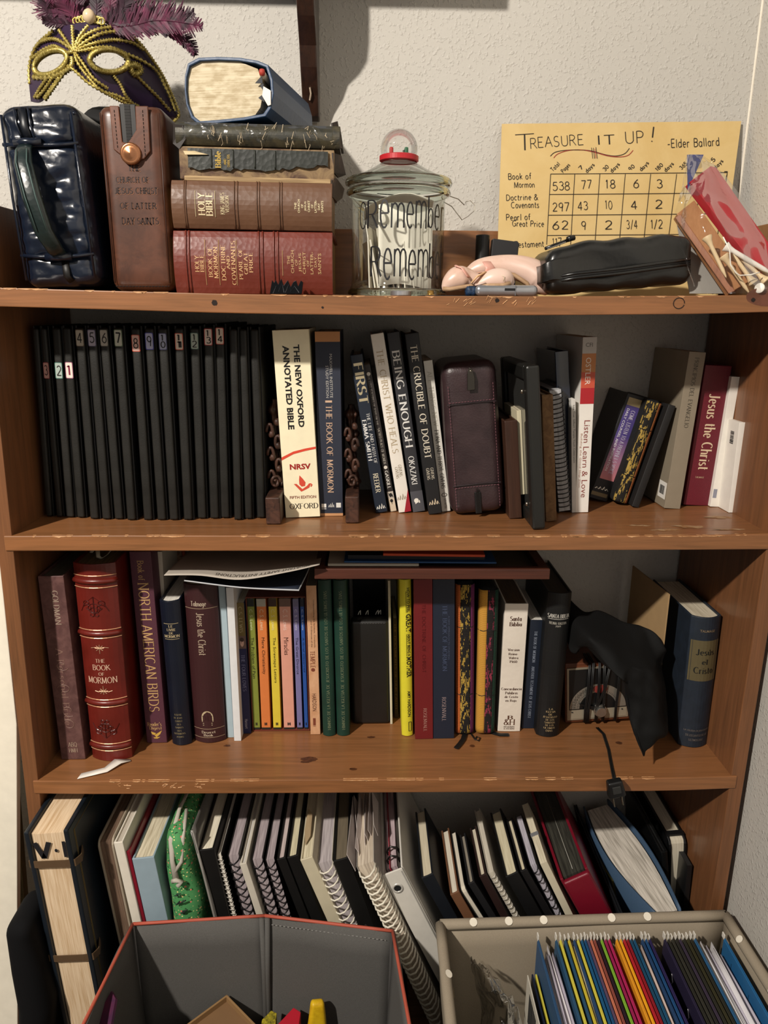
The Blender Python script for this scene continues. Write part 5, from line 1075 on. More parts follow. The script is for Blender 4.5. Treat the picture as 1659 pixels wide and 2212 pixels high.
for s_ in (-1, 1): tubep(e, 'seam', [(s_*t*.43, .0, .01), (s_*t*.43, -.0005, h*.5), (s_*t*.44, .0, h-.01)], .0008, mat('#3c2116', .5), 5)
# ---- black pouch lying behind both
b0 = atY(205, 203, .15)
e = MB().rbox(.085, .075, b0.z-.0205, .03, 8).build('black_pouch', mat('#0c0c0d', .8, 'cloth'), smooth=True); e.location = (b0.x-.002, .2245, s1(b0.x)+.0003); tag(e, 'black rounded pouch standing behind the navy and brown leather cases', 'pouch')

# ---- carnival mask
def zp(x, y): return (x/3.351, y/3.351)
def mdep(x):
    K = [(150, .165), (205, .155), (350, .122), (520, .098), (700, .104), (900, .124), (1100, .158), (1300, .200), (1400, .215)]
    for (a, ya), (b, yb) in zip(K, K[1:]):
        if x <= b: f = (x-a)/(b-a); return ya+(yb-ya)*f
    return K[-1][1]
def mp3(x, y, off=0): return tuple(atY(*zp(x, y), mdep(x)-off))
mk = thing('carnival_mask', 'purple velvet carnival mask with gold braid and maroon feathers on the leather cases', 'mask', mp3(540, 500))
minv = Matrix.Translation(mk.location).inverted()
def mpart(mb, name, m, **k): o = mb.build(name, m, mk, **k); o.matrix_parent_inverse = minv; return o
TOP = [(205, 520), (248, 345), (370, 232), (520, 178), (680, 165), (850, 205), (1000, 300), (1130, 465), (1220, 640), (1298, 825)]
BOT = [(228, 735), (300, 735), (400, 612), (500, 492), (560, 530), (690, 632), (850, 725), (1000, 790), (1130, 850), (1255, 892)]
def cr2(L, u):
    x = u*(len(L)-1); i = min(int(x), len(L)-2); f = x-i; g = lambda k: Vector(L[max(0, min(len(L)-1, k))])
    return cr(g(i-1), g(i), g(i+1), g(i+2), f)
def eye(x, y):
    a = math.radians(-28); dx, dy = x-368, y-455; p, q = dx*math.cos(a)+dy*math.sin(a), -dx*math.sin(a)+dy*math.cos(a)
    if (p/112)**2+(q/62)**2 < 1: return True
    dx, dy = x-790, y-440; p, q = dx, dy-.05*dx
    return abs(p) < 128 and abs(q) < 70*(1-(abs(p)/128)**1.7)
nu, nv = 120, 44; vs = []; fs = []
for j in range(nv+1):
    for i in range(nu+1):
        a, b = cr2(TOP, i/nu), cr2(BOT, i/nu); p = a.lerp(b, j/nv); vs.append(mp3(p.x, p.y, .006*math.sin(math.pi*j/nv)))
for j in range(nv):
    for i in range(nu):
        p = cr2(TOP, (i+.5)/nu).lerp(cr2(BOT, (i+.5)/nu), (j+.5)/nv)
        if not eye(p.x, p.y): k = j*(nu+1)+i; fs.append((k, k+1, k+nu+2, k+nu+1))
mb = MB(); mb.add(vs, fs); mpart(mb, 'mask_shell', mat('#2c1a36', .45, 'plain', bump=.05, coat=.1), smooth=True, solid=.002)
GB = mat('#d6c478', .32, 'blotch', h2='#8f7a2a', scale=420, bump=.5, metal=.55)
def braid(P, r=.0019, off=.009):
    pts = []; 
    for k in range(len(P)*7): pts.append(cr2(P, k/(len(P)*7-1)))
    m3 = []; rr = []
    tot = []
    for a, b in zip(pts, pts[1:]):
        n = max(1, int((b-a).length/9))
        for q in range(n): tot.append(a.lerp(b, q/n))
    tot.append(pts[-1])
    for i, p in enumerate(tot): m3.append(mp3(p.x, p.y, off)); rr.append(r*(1.45 if i % 2 else .6))
    mpart(MB().tube(m3, rr, 6), 'gold_braid', GB, smooth=True)
BR = (535, 372)
for P in ([BR, (490, 310), (425, 215)], [BR, (527, 270), (522, 182)], [BR, (570, 270), (640, 182)], [BR, (600, 270), (700, 215), (800, 195)], [BR, (620, 300), (740, 240), (860, 232), (960, 290)],
          [BR, (640, 325), (800, 290), (950, 305), (1040, 360)], [BR, (600, 365), (700, 345), (800, 345), (900, 385), (1010, 430), (1120, 500), (1180, 590), (1230, 700), (1270, 800)],
          [BR, (440, 300), (370, 282), (300, 300)], [BR, (480, 380), (430, 350), (380, 335), (300, 370), (240, 420)],
          [(540, 380), (560, 450), (640, 560), (740, 660), (840, 690), (940, 740), (1000, 770)], [(545, 380), (600, 460), (680, 570), (780, 640)], [(820, 545), (870, 610), (910, 690), (960, 750)], [(980, 540), (1060, 620), (1150, 710), (1230, 800)],
          [(380, 560), (330, 640), (270, 710)], [(430, 560), (370, 640), (320, 715)], [(340, 570), (290, 640), (250, 710)],
          [(215, 610), (212, 480), (260, 340), (380, 225)], [(870, 200), (1000, 300), (1130, 470), (1210, 610), (1290, 800), (1285, 850), (1250, 890)], [(500, 480), (420, 590), (330, 720)], [(490, 480), (540, 510), (640, 600), (760, 670), (900, 745), (1010, 790)]): braid(P)
el = []
for k in range(25):
    a = math.radians(k*15); p, q = 128*math.cos(a), 78*math.sin(a); r_ = math.radians(-28); el.append((368+p*math.cos(r_)-q*math.sin(r_), 455+p*math.sin(r_)+q*math.cos(r_)))
braid(el, .0028)
er = [(790+142*math.cos(math.radians(k*15)), 440+(82 if abs(math.cos(math.radians(k*15))) < .9 else 60)*math.sin(math.radians(k*15))+7*math.cos(math.radians(k*15))) for k in range(25)]
braid(er, .0028); braid([(920, 480), (970, 470), (1020, 500), (980, 540), (940, 500)], .0035); braid([(240, 560), (360, 560), (470, 520), (520, 470), (520, 410)], .0026)
# pearl with filigree and feathers
c = atY(*zp(645, 118), .10); mb = MB(); mb.lathe([(.0001, -.009), (.006, -.0065), (.009, 0), (.006, .0065), (.0001, .009)], 14, c); mpart(mb, 'pearl', mat('#d9c2a0', .25, coat=.5), smooth=True, sub=1)
mb = MB()
for k in range(9): q = atY(*zp(555+k*23, 158-18*math.sin(k*.39)), .104); mb.tube([(q.x+.004*math.cos(a*.9), q.y-.002, q.z+.004*math.sin(a*.9)) for a in range(8)], .0012, 5)
mpart(mb, 'filigree', GB, smooth=True)
rf = random.Random(12)
def feather(P, w, col, Y0, Y1):
    """P: curve in zoomed pixels; barbs along a rachis"""
    n = 34; C = []
    for i in range(n+1):
        p = cr2(P, i/n); C.append(atY(*zp(p.x, p.y), Y0+(Y1-Y0)*i/n))
    mb = MB(); wd = w/3.351/FPX*1.1
    for i in range(n):
        d = (C[i+1]-C[i]).normalized(); side = d.cross(Vector((0, 1, .2))).normalized(); u = i/n
        ww = wd*(math.sin(math.pi*min(1, u*.86+.14))**.6)
        for s_ in (-1, 1):
            l = ww*rf.uniform(.7, 1.1); tip = C[i]+side*s_*l+d*l*.9+Vector((0, rf.uniform(-.003, .003), 0))
            mb.add([C[i], C[i+1]+d*.001, tip+d*.0016, tip], [(0, 1, 2, 3)])
    mb.tube(C, .0006, 4)
    mpart(mb, 'feather', mat(col, .6, 'blotch', h2='#2a1a24', scale=45, bump=.02))
FC = ['#6b2746', '#74304c', '#5a2340', '#3f1c30']
for P, w, c_ in (([(520, 190), (430, 130), (330, 60), (300, -20)], 60, 0), ([(540, 185), (470, 100), (420, 30), (400, -60)], 60, 1), ([(560, 180), (510, 90), (470, 20), (480, -60)], 55, 0), ([(590, 170), (560, 80), (560, 0), (590, -70)], 55, 2),
                 ([(540, 190), (440, 170), (370, 160), (318, 145)], 26, 3), ([(640, 165), (640, 80), (650, 10), (660, -60)], 52, 1), ([(690, 165), (700, 90), (700, 20), (690, -60)], 45, 3), ([(500, 190), (440, 100), (350, 90), (330, 20)], 50, 2),
                 ([(760, 170), (790, 90), (800, 20), (790, -50)], 60, 0), ([(770, 175), (830, 100), (880, 40), (900, -40)], 62, 1), ([(780, 180), (880, 130), (960, 80), (1060, 70), (1180, 55)], 55, 0), ([(770, 170), (860, 110), (900, 30), (880, -50)], 60, 3), ([(780, 190), (900, 170), (1060, 130), (1220, 120), (1400, 90)], 75, 2),
                 ([(800, 200), (960, 185), (1120, 150), (1290, 160), (1462, 190)], 75, 0), ([(900, 190), (1080, 160), (1220, 150), (1380, 170)], 60, 1), ([(1060, 170), (1180, 200), (1300, 260), (1380, 330), (1412, 395)], 36, 3), ([(800, 205), (870, 215), (960, 200), (1050, 170)], 40, 0), ([(1080, 180), (1200, 210), (1300, 280), (1400, 385)], 26, 0)):
    feather(P, w*1.25, FC[c_], .108, rf.uniform(.09, .13))

# ---- flat stack of bibles
def lying(label, xl, xr, yt, yb, Y, d, cover, pages, kind='pad', texts=(), tilt=0, z0=None, name='book'):
    a, b = atY(xl, (yt+yb)/2, Y), atY(xr, (yt+yb)/2, Y); zt_, zb_ = atY((xl+xr)/2, yt, Y).z, atY((xl+xr)/2, yb, Y).z
    if z0 is not None: zb_ = z0
    t, h = zt_-zb_, b.x-a.x
    e = thing(name, label, 'book', (b.x, Y, (zt_+zb_)/2), (0, -math.pi/2+tilt, 0), 'books stacked flat on the top shelf')
    S = bookgeo(t, h, d, kind, e, cover, pages); deco(e, S, texts); return e, S, t, h, zt_
BD = mat('#703024', .38, 'leather', h2='#5e2419', scale=22, bump=.35, spec=.6)
e, S, t, h, ztA = lying('thick brick red leather bible at the bottom of the flat stack', 378, 719, 500, 637, .03, .16, BD, mat('#8c6a3a', .5, 'pages'), z0=s1(-.2)+.0005, texts=[
    ('HOLY', (.35, .60, .135, .160), 'H', '#d0a878', 'serif', 1.5), ('BIBLE', (.35, .62, .167, .190), 'H', '#d0a878', 'serif', 1.5), ('BOOK OF', (.27, .74, .218, .243), 'H', '#d0a878', 'serif', 1.5), ('MORMON', (.25, .74, .252, .277), 'H', '#d0a878', 'serif', 1.5),
    ('DOCTRINE', (.22, .78, .30, .325), 'H', '#d0a878', 'serif', 1.5), ('AND', (.40, .60, .334, .354), 'H', '#d0a878', 'serif', 1.5), ('COVENANTS', (.15, .84, .363, .388), 'H', '#d0a878', 'serif', 1.5), ('PEARL OF', (.24, .72, .41, .432), 'H', '#d0a878', 'serif', 1.5), ('GREAT', (.32, .66, .443, .465), 'H', '#d0a878', 'serif', 1.5), ('PRICE', (.35, .66, .475, .497), 'H', '#d0a878', 'serif', 1.5),
    ('THE', (.48, .62, .715, .732), 'H', '#c2a070', 'sans'), ('CHURCH', (.34, .70, .738, .757), 'H', '#c2a070', 'sans'), ('OF', (.46, .56, .764, .78), 'H', '#c2a070', 'sans'), ('JESUS', (.36, .66, .787, .806), 'H', '#c2a070', 'sans'), ('CHRIST', (.33, .68, .812, .83), 'H', '#c2a070', 'sans'), ('OF', (.45, .55, .837, .853), 'H', '#c2a070', 'sans'), ('LATTER-', (.33, .68, .86, .878), 'H', '#c2a070', 'sans'), ('DAY', (.44, .6, .885, .90), 'H', '#c2a070', 'sans'), ('SAINTS', (.33, .66, .908, .928), 'H', '#c2a070', 'sans')])
for v, a, b in ((.2, .14, .86), (.285, .14, .86), (.395, .14, .86), (.685, .3, .7)):
    mb = MB(); mb.tube([(lambda p: (p[0], p[1]-.0002, p[2]))(S(a+(b-a)*i/8, v)) for i in range(9)], .0004, 4); mb.build('gilt_line', mat('#d0a878', .4, metal=.4), e)
for v in (.08, .10, .535, .56, .63, .655): mb = MB(); mb.tube([(lambda p: (p[0], p[1]-.0003, p[2]))(S(i/10, v)) for i in range(11)], .0012, 6); mb.build('raised_rule', BD, e, smooth=True)
BD2 = mat('#6b4c38', .4, 'leather', h2='#5a3e2c', scale=18, bump=.45, spec=.6)
e, S, t, h, ztB = lying('thick walnut brown leather bible lying on the red one', 373, 718, 394, 500, .032, .155, BD2, mat('#8c6a3a', .5, 'pages'), z0=ztA+.0012, tilt=.008, texts=[
    ('HOLY', (.28, .72, .168, .208), 'H', '#e0cfa8', 'serif', 1.8), ('BIBLE', (.27, .74, .216, .256), 'H', '#e0cfa8', 'serif', 1.8), ('KING JAMES', (.30, .74, .305, .33), 'H', '#d8c8a0', 'serif', 1.4), ('VERSION', (.34, .68, .336, .358), 'H', '#d8c8a0', 'serif', 1.4)]+[(s_, (.5-w, .5+w, .765+i*.0208, .779+i*.0208), 'H', '#d8c8a0', 'sans', .02) for i, (s_, w) in enumerate((('THE', .07), ('CHURCH', .14), ('OF', .04), ('JESUS', .1), ('CHRIST', .12), ('OF', .04), ('LATTER-', .13), ('DAY', .07), ('SAINTS', .12)))])
for v in (.15, .272): mb = MB(); mb.tube([(lambda p: (p[0], p[1]-.0002, p[2]))(S(.24+.54*i/8, v)) for i in range(9)], .0004, 4); mb.build('gilt_line', mat('#e0cfa8', .4, metal=.4), e)
for v in (.08, .09, .39, .41, .53, .545, .67, .685): mb = MB(); mb.tube([(lambda p: (p[0], p[1]-.0002, p[2]))(S(i/10, v)) for i in range(11)], .0009, 6); mb.build('raised_rule', BD2, e, smooth=True)
OLDL = mat('#20221f', .45, 'blotch', h2='#46402f', scale=55, bump=.5, spec=.6); OLDP = mat('#8a7458', .8, 'pages', h2='#4a3826')
e, S, t, h, ztC = lying('tattered black bible with torn spine, showing brown boards and gold lettering', 388, 722, 322, 394, .036, .15, mat('#4a3226', .7, 'blotch', h2='#8c7452', scale=38, bump=.6), OLDP, kind='hard', z0=ztB+.0012, tilt=.012, texts=[])
mb = MB(); N_ = 40
up = [(.93, .06+.90*i/N_) for i in range(N_+1)]; lo = [(.30-.0*i+(.22 if i/N_ > .55 else 0)*(i/N_-.55)/.45+rf.uniform(-.05, .05), .06+.90*i/N_) for i in range(N_+1)]
SS = offset_surf(S, .0022)
mb.add([SS(*p) for p in up]+[SS(*p) for p in lo], [(i, i+1, N_+2+i, N_+1+i) for i in range(N_)]); mb.build('leather_spine', mat('#22261f', .45, 'leather', h2='#181b17', scale=22, bump=.5, spec=.6), e, solid=.002)
mb = MB(); put_text(mb, 'Bible', (.36, .84, .235, .27), 'H', offset_surf(S, .0036), 'serif', thick=1.8); put_text(mb, 'AND', (.45, .62, .29, .305), 'H', offset_surf(S, .0036), 'serif'); put_text(mb, 'CHARACTERS', (.38, .76, .312, .328), 'H', offset_surf(S, .0036), 'serif'); mb.build('lettering', mat('#c2a24e', .35, metal=.5), e)
for v in (.21, .35, .49, .62): mb = MB(); mb.tube([offset_surf(S, .0034)(.36+.55*i/8, v) for i in range(9)], .001, 6); mb.build('raised_rule', mat('#22261f', .45), e, smooth=True)
MB().box(-t*.55, -t*.40, -.003, .12, .004, h*.97).build('loose_leaves', mat('#b59a72', .8, 'pages', h2='#6a5236'), e, bevel=.001)
def flap(par, pts, m, name, sol=.0018, lab=None):
    P = [atY(*p) for p in pts]; mb = MB(); mb.add(P, [tuple(range(len(P)))]); o = mb.build(name, m, par, solid=sol)
    o.matrix_parent_inverse = (Matrix.Translation(par.location) @ par.rotation_euler.to_matrix().to_4x4()).inverted(); return o
BKT = mat('#241d18', .6, 'blotch', h2='#3c3028', scale=60, bump=.3)
flap(e, [(718, 330, .035), (736, 336, .06), (746, 378, .07), (730, 384, .05), (720, 372, .036)], BKT, 'torn_cover')
flap(e, [(715, 390, .034), (726, 385, .04), (743, 408, .06), (738, 428, .06), (727, 436, .05), (717, 425, .036)], mat('#463b33', .6), 'torn_cover')
flap(e, [(396, 326, .030), (420, 326, .030), (450, 334, .031), (400, 334, .030)], mat('#d0bd96', .7), 'torn_paper')
e, S, t, h, ztD = lying('worn black bible mended with glossy clear tape, under the blue book', 380, 735, 270, 320, .038, .15, OLDL, OLDP, kind='pad', z0=ztC+.0015, tilt=.012)
TAPE = clear('clear_tape', '#f0f0ea', .16, film=True, bump=.6, base=.05, amp=1)
for v0, v1 in ((.06, .42), (.40, .95)):
    mb = MB(); mb.grid(lambda a, b: (lambda p: (p[0], p[1]-.0015-.0012*noise.noise(Vector((a*5, b*14+v0*9, 2))), p[2]))(S(.03+.94*a, v0+(v1-v0)*b)), 8, 26); mb.build('tape', TAPE, e, smooth=True)
mb = MB()
for k in range(30):
    u, v = rf.uniform(.02, .9), rf.uniform(.04, .95); mb.tube([(lambda p: (p[0], p[1]-.003, p[2]))(S(u+rf.uniform(-.12, .12)*j, v+rf.uniform(-.006, .006)*j)) for j in range(4)], .00025, 3)
mb.build('loose_threads', mat('#c9b698', .7), e, kind='stuff')
flap(e, [(716, 266, .04), (728, 262, .05), (732, 290, .06), (739, 322, .06), (728, 318, .045), (722, 300, .04)], BKT, 'torn_cover'); flap(e, [(375, 268, .034), (396, 270, .034), (402, 300, .034), (388, 322, .036), (374, 310, .04)], mat('#302a26', .5), 'torn_cover')
# ---- blue bible on top, page ends to the room
OUT = [(393, 165), (400, 138), (425, 127), (470, 128), (520, 133), (560, 142), (584, 153), (594, 185), (596, 215), (590, 245), (578, 262), (530, 268), (470, 271), (425, 272), (408, 258), (396, 228), (392, 195)]
YB = .042; O3 = [atY(*p, YB) for p in OUT]; cx_ = sum(p.x for p in O3)/len(O3); cz_ = sum(p.z for p in O3)/len(O3); zlow = min(p.z for p in O3)
e = thing('book', 'thick blue bible lying on top of the stack with its page ends facing out', 'book', (cx_, YB, zlow), (0, 0, -.2), 'books stacked flat on the top shelf')
dz = ztD+.002-zlow; e.location.z += dz
loc = [(p.x-cx_, p.z-zlow) for p in O3]; inn = [(x*.955+(-.0 if x < 0 else -.001), (z-(cz_-zlow))*.90+(cz_-zlow)) for x, z in loc]
n = len(loc); DB = .17; vs = [(x, 0, z) for x, z in loc]+[(x, DB, z) for x, z in loc]+[(x, 0, z) for x, z in inn]+[(x, DB, z) for x, z in inn]; fs = []
for i in range(n):
    j = (i+1) % n; fs += [(i, j, j+n, i+n), (i+2*n, i+3*n, j+3*n, j+2*n), (i, i+2*n, j+2*n, j), (i+n, j+n, j+3*n, i+3*n)]
mb = MB(); mb.add(vs, fs); mb.build('cover', mat('#1e3d60', .4, 'leather', h2='#173250', scale=25, bump=.15), e, smooth=False, bevel=.0008)
pg = [(min(x, .062), z) for x, z in inn]; pg = [(x if x < .03 else x-.011, z) for x, z in pg]
mb = MB(); mb.prism(pg, lambda p, q, tt: (p, tt, q), .004, DB-.004); mb.build('pages', mat('#d0c4a8', .7, 'pagesz', h2='#a08e6c'), e)
def lp(px, py, Y=YB): p = atY(px, py, Y); return (p.x-cx_, p.y-YB, p.z-zlow)
mb = MB().tube([lp(572, 170, YB-.003), lp(580, 195, YB+.03)], .0032, 8); mb.build('pencil', mat('#d8cdb8', .5), e, smooth=True)
o = MB().lathe([(.0001, -.004), (.003, -.003), (.0038, 0), (.003, .003), (.0001, .004)], 12, lp(572, 168, YB-.005)).build('pencil_eraser', mat('#a8382c', .6), e, smooth=True)
P = [lp(574, 198, YB-.001), lp(590, 208, YB-.001), lp(590, 238, YB-.001), lp(584, 240, YB-.001), lp(571, 218, YB-.001)]; mb = MB(); mb.add(P, [(0, 1, 2, 3, 4)]); mb.build('white_marker_tab', mat('#e6e0d4', .6), e, solid=.002)
for pts in (((555, 190), (570, 175), (572, 192)), ((562, 222), (572, 215), (576, 232)), ((566, 195), (574, 192), (574, 210))):
    mb = MB(); mb.add([lp(*p, YB-.001) for p in pts], [(0, 1, 2)]); mb.build('torn_tab', mat('#15181f', .6), e, solid=.001)

# ---- jagged little metal ornament
P = [(583, 636), (588, 606), (592, 612), (596, 606), (601, 616), (608, 603), (613, 618), (622, 606), (628, 621), (634, 610), (640, 607), (644, 620), (650, 607), (655, 611), (652, 636)]
a0 = atY(618, 636, .012); mb = MB(); mb.prism([(q.x-a0.x, q.z-s1(a0.x)) for q in [atY(x, y-1, .012) for x, y in P]], lambda p, q, tt: (p, tt, max(q, .0004)), -.0015, .0015)
o = thing('metal_ornament', 'small jagged black metal ornament in front of the red bible', 'ornament', (a0.x, .012, s1(a0.x))); mb.build('cutout', mat('#151619', .25, metal=.7), o, bevel=.0003)
mb = MB()
for ln in ([(590, 634), (597, 618), (602, 630), (609, 612), (614, 632)], [(617, 632), (624, 614), (629, 630), (636, 618), (646, 632)]): mb.tube([(lambda q: (q.x-a0.x, -.0019, q.z-s1(a0.x)))(atY(u, v, .012)) for u, v in ln], .0004, 4)
mb; mb.build('engraved_lines', mat('#7f8690', .2, metal=.8), o)

# ---- glass jar
JY = .095; jb = atY(858, 637, JY); JR = (atY(958, 520, JY).x-atY(757, 520, JY).x)/2; zs_ = s1(jb.x)
jz = lambda y: atY(858, y, JY).z-zs_
j = thing('glass_jar', 'large clear glass jar with black handwritten lettering and a snow dome knob', 'jar', (jb.x, JY, zs_+.0004))
GLS = clear('jar_glass', '#fbfdfb', .03, film=True, base=.015, amp=.55); RIM = clear('rim_glass', '#dfe9e2', .02)
H_ = jz(415)
mb = MB().lathe([(.001, .006), (JR*.95, .006), (JR*1.06, .0), (JR*1.07, .006), (JR*1.0, .014), (JR*.985, .022), (JR*.985, H_*.5), (JR*.985, H_-.012), (JR*1.0, H_-.006)], 72); mb.build('body', GLS, j, smooth=True)
def torus(par, R0, z, r, m, name, sq=1): 
    mb = MB(); mb.grid(lambda u, v: ((R0+r*math.cos(2*math.pi*v))*math.cos(2*math.pi*u), (R0+r*math.cos(2*math.pi*v))*math.sin(2*math.pi*u), z+sq*r*math.sin(2*math.pi*v)), 72, 12, True); return mb.build(name, m, par, smooth=True)
torus(j, JR*1.0, .005, .005, RIM, 'foot_rim'); torus(j, JR*1.03, H_-.002, .0045, RIM, 'mouth_rim')
li = thing('jar_lid', 'domed glass lid with a little snow dome as its knob, on the lettered jar', 'lid', (jb.x, JY, zs_+H_+.004))
torus(li, JR*1.04, .006, .0055, RIM, 'rim')
dk = jz(352)-H_-.004
MB().lathe([(JR*1.05, .006), (JR*.95, .012), (JR*.6, dk*.72), (JR*.36, dk), (.001, dk)], 72).build('dome', GLS, li, smooth=True)
KR = .0235; zk = jz(322)-H_-.004
MB().lathe([(KR*.98, dk+.001), (KR*1.06, dk+.002), (KR*1.06, dk+.0075), (KR*.98, dk+.0085), (.001, dk+.0085)], 48).build('red_collar', mat('#b5232c', .4), li, smooth=False)
mb = MB(); mb.lathe([(KR*.97, dk+.0085)]+[(max(.0005, KR*math.cos(a*.1)), zk+KR*math.sin(a*.1)) for a in range(-4, 16)]+[(.0003, zk+KR)], 48); mb.build('snow_dome', clear('dome_glass', '#ffffff', .02, film=True, base=.02, amp=.5), li, smooth=True)
for dx, c_, nm in ((-.010, '#a8322e', 'red_figure'), (.009, '#1f5a3a', 'green_figure')):
    MB().rbox(.005, .004, .009, .0018, 3, None, (dx, -.004, dk+.009)).build(nm, mat(c_, .5), li, smooth=True)
mb = MB()
for k in range(3): mb.tube([(.004, -.004, dk+.009+.002*k), (.009, -.005, dk+.016)], .0005, 4)
mb.build('tiny_twigs', mat('#2a3a2c', .6), li)
# lettering round the jar
JT = mat('#1b1a1c', .35)
def js(a0, a1, y0, y1, r=1.0):
    def f(u, v):
        a = math.radians(a0+(a1-a0)*u); z0, z1 = jz(y0), jz(y1)
        return (JR*.99*math.sin(a)*1.0, -JR*.99*math.cos(a)-.0004, z0+(z1-z0)*v)
    return f
for s_, a0, a1, y0, y1 in (('O', -55, -43, 448, 503), ('R', -42, -27, 446, 503), ('e', -25, -13, 446, 503), ('m', -11, 5, 452, 503), ('e', 7, 16, 450, 503), ('m', 18, 33, 446, 503), ('b', 35, 44, 436, 500), ('e', 46, 57, 450, 503), ('r', 60, 72, 452, 503),
                           ('R', -37, -22, 541, 602), ('e', -20, -9, 545, 608), ('m', -7, 8, 545, 602), ('e', 10, 20, 548, 608), ('m', 22, 37, 545, 602), ('b', 38, 48, 532, 604), ('e', 50, 60, 548, 604), ('r', 62, 73, 548, 602)):
    mb = MB(); small = s_ in 'emr'
    put_text(mb, s_, (0, 1, (-.55 if small else 0), 1), 'H', js(a0, a1, y0, y1), 'pen', thick=1.15 if not small else 1.0, thin=.45, slant=.02); mb.build('lettering', JT, j)
# folded notes inside
rj = random.Random(4); PW = mat('#e9e3d6', .8)
for k in range(16):
    a = rj.uniform(-35, 35); r0 = rj.uniform(-.6, .6); hh_ = rj.uniform(.055, .085); w_ = rj.uniform(.035, .06)
    cx2 = -JR*.55+JR*1.15*k/15; maxw = 2*math.sqrt(max(.0002, (JR*.9)**2-cx2**2))
    o = MB().box(-.0006, .0006, -min(w_, maxw*.8)/2, min(w_, maxw*.8)/2, 0, hh_).build('paper_note', PW, bevel=.0002)
    o.location = (jb.x+cx2, JY+rj.uniform(-.006, .006), zs_+.0085); o.rotation_euler = (rj.uniform(-.05, .05), rj.uniform(-.22, -.02), math.radians(a*.6)); tag(o, 'one of the white paper notes packed upright in the glass jar', 'paper note', 'paper notes in the jar')
o = MB().grid(lambda u, v: (-.034+.068*u, -JR*.62+.010*math.sin(u*3), .012+.098*v+.004*math.sin(u*4)), 12, 4).build('paper_note', PW, smooth=True, solid=.0005); o.location = (jb.x+.008, JY, zs_); tag(o, 'large white sheet standing behind the lettering inside the glass jar', 'paper note')
o = MB().grid(lambda u, v: (-.044+.088*u, -.02+.04*v, .108+.018*math.sin(u*2.6)-.01*v), 14, 6).build('paper_note', PW, smooth=True, solid=.0005); o.location = (jb.x, JY, zs_); tag(o, 'white sheet bowed over the other notes near the top of the jar', 'paper note')
# ribbon heart, tin, brass bit, card
mb = MB(); Pp = [(955, 418), (972, 424), (990, 430), (1003, 443), (1006, 436), (1016, 433), (1026, 443), (1024, 456), (1010, 468), (998, 475), (988, 462), (976, 446), (958, 436)]
mb.tube([atY(x, y, .12) for x, y in Pp], .0026, 6, flat=.18); o = mb.build('ribbon', mat('#c9c2b4', .5), smooth=True); tag(o, 'pale ribbon tied at the jar neck, its end curling into a heart', 'ribbon')
def smalllathe(name, label, cat, px, Y, prof, m, n=28):
    p = atY(px, 637, Y); o = MB().lathe(prof, n).build(name, m, smooth=False, bevel=.0004); o.location = (p.x, Y, s1(p.x)+.0003); return tag(o, label, cat)
smalllathe('round_tin', 'small round silver tin in front of the glass jar', 'tin', 866, .022, [(.0001, 0), (.0125, 0), (.013, .001), (.013, .0055), (.0125, .0062), (.0001, .0062)], mat('#b5b5b8', .3, metal=.8))
smalllathe('brass_button', 'small brass button beside the silver tin in front of the jar', 'button', 930, .02, [(.0001, 0), (.006, 0), (.0065, .001), (.004, .002), (.004, .006), (.0045, .0065), (.0001, .007)], mat('#b08c4c', .3, metal=.8))
o = MB().box(-.032, .032, -.012, .02, 0, .0006).build('dark_card', mat('#25262b', .4)); q = atY(965, 637, .02); o.location = (q.x, .02, s1(q.x)+.0003); o.rotation_euler = (0, 0, .2); tag(o, 'thin dark card lying right of the glass jar', 'card')

# ---- handwritten card against the wall
cA, cB = atY(1084, 268, .262), atY(1601, 262, .262); cD = Vector((atY(1072, 600, .21).x, .205, s1(.2)+.0004)); cC = Vector((atY(1552, 600, .21).x, .205, s1(.4)+.0004))
nrm = (cB-cA).cross(cD-cA).normalized(); nrm = nrm if nrm.y < 0 else -nrm
cd = thing('chart_card', 'yellowed handwritten reading chart on card leaning against the wall', 'card', cD); cinv = Matrix.Translation(cd.location).inverted()
mb = MB(); mb.grid(lambda u, v: tuple((cD.lerp(cC, u)).lerp(cA.lerp(cB, u), v)), 6, 4); o = mb.build('sheet', mat('#c9ab70', .7, 'blotch', h2='#d1b67e', scale=9, bump=.02), cd, solid=.0012); o.matrix_parent_inverse = cinv
def onc(x, y, off=.0012):   # pixels of the zoomed card -> point on the card's plane
    d = ray(1060+x/2.7696, 240+y/2.7696); tt = (cA-CAM).dot(nrm)/d.dot(nrm); return tuple(CAM+d*tt+nrm*off)
INK = mat('#1a1614', .6); RINK = mat('#a8322c', .6)
cm = MB()
def ct(s_, x, y, w, hgt, ang=0, th=1.0, seed=1, jit=.35):
    A = math.radians(ang); put_text(cm, s_, (0, 1, 0, 1), 'H', lambda u, v: onc(x+u*w*math.cos(A)-(1-v)*hgt*math.sin(A), y-u*w*math.sin(A)-(1-v)*hgt*math.cos(A)), 'hand', thick=th, jit=jit, seed=seed)
ct('T', 150, 240, 120, 95, 3, .45); ct('REASURE', 235, 226, 320, 62, 4.5, .65, 2); ct('IT', 638, 202, 100, 55, 2, .8, 3); ct('UP', 805, 196, 112, 72, 3, .6, 4); ct('!', 945, 186, 30, 90, -6, .5, 5)
ct('-Elder Ballard', 1055, 222, 310, 50, 2.5, .95, 6)
ct('Book of', 105, 412, 136, 36, 2, 1.1, 7); ct('Mormon', 140, 460, 122, 34, 1, 1.1, 8); ct('Doctrine &', 92, 536, 190, 34, 1, 1.1, 9); ct('Covenants', 122, 582, 165, 36, 1, 1.1, 10); ct('Pearl of', 92, 656, 144, 36, 2, 1.1, 11); ct('Great Price', 128, 690, 188, 34, -1, 1.1, 12); ct('Testament', 142, 818, 175, 36, 2, 1.1, 13)
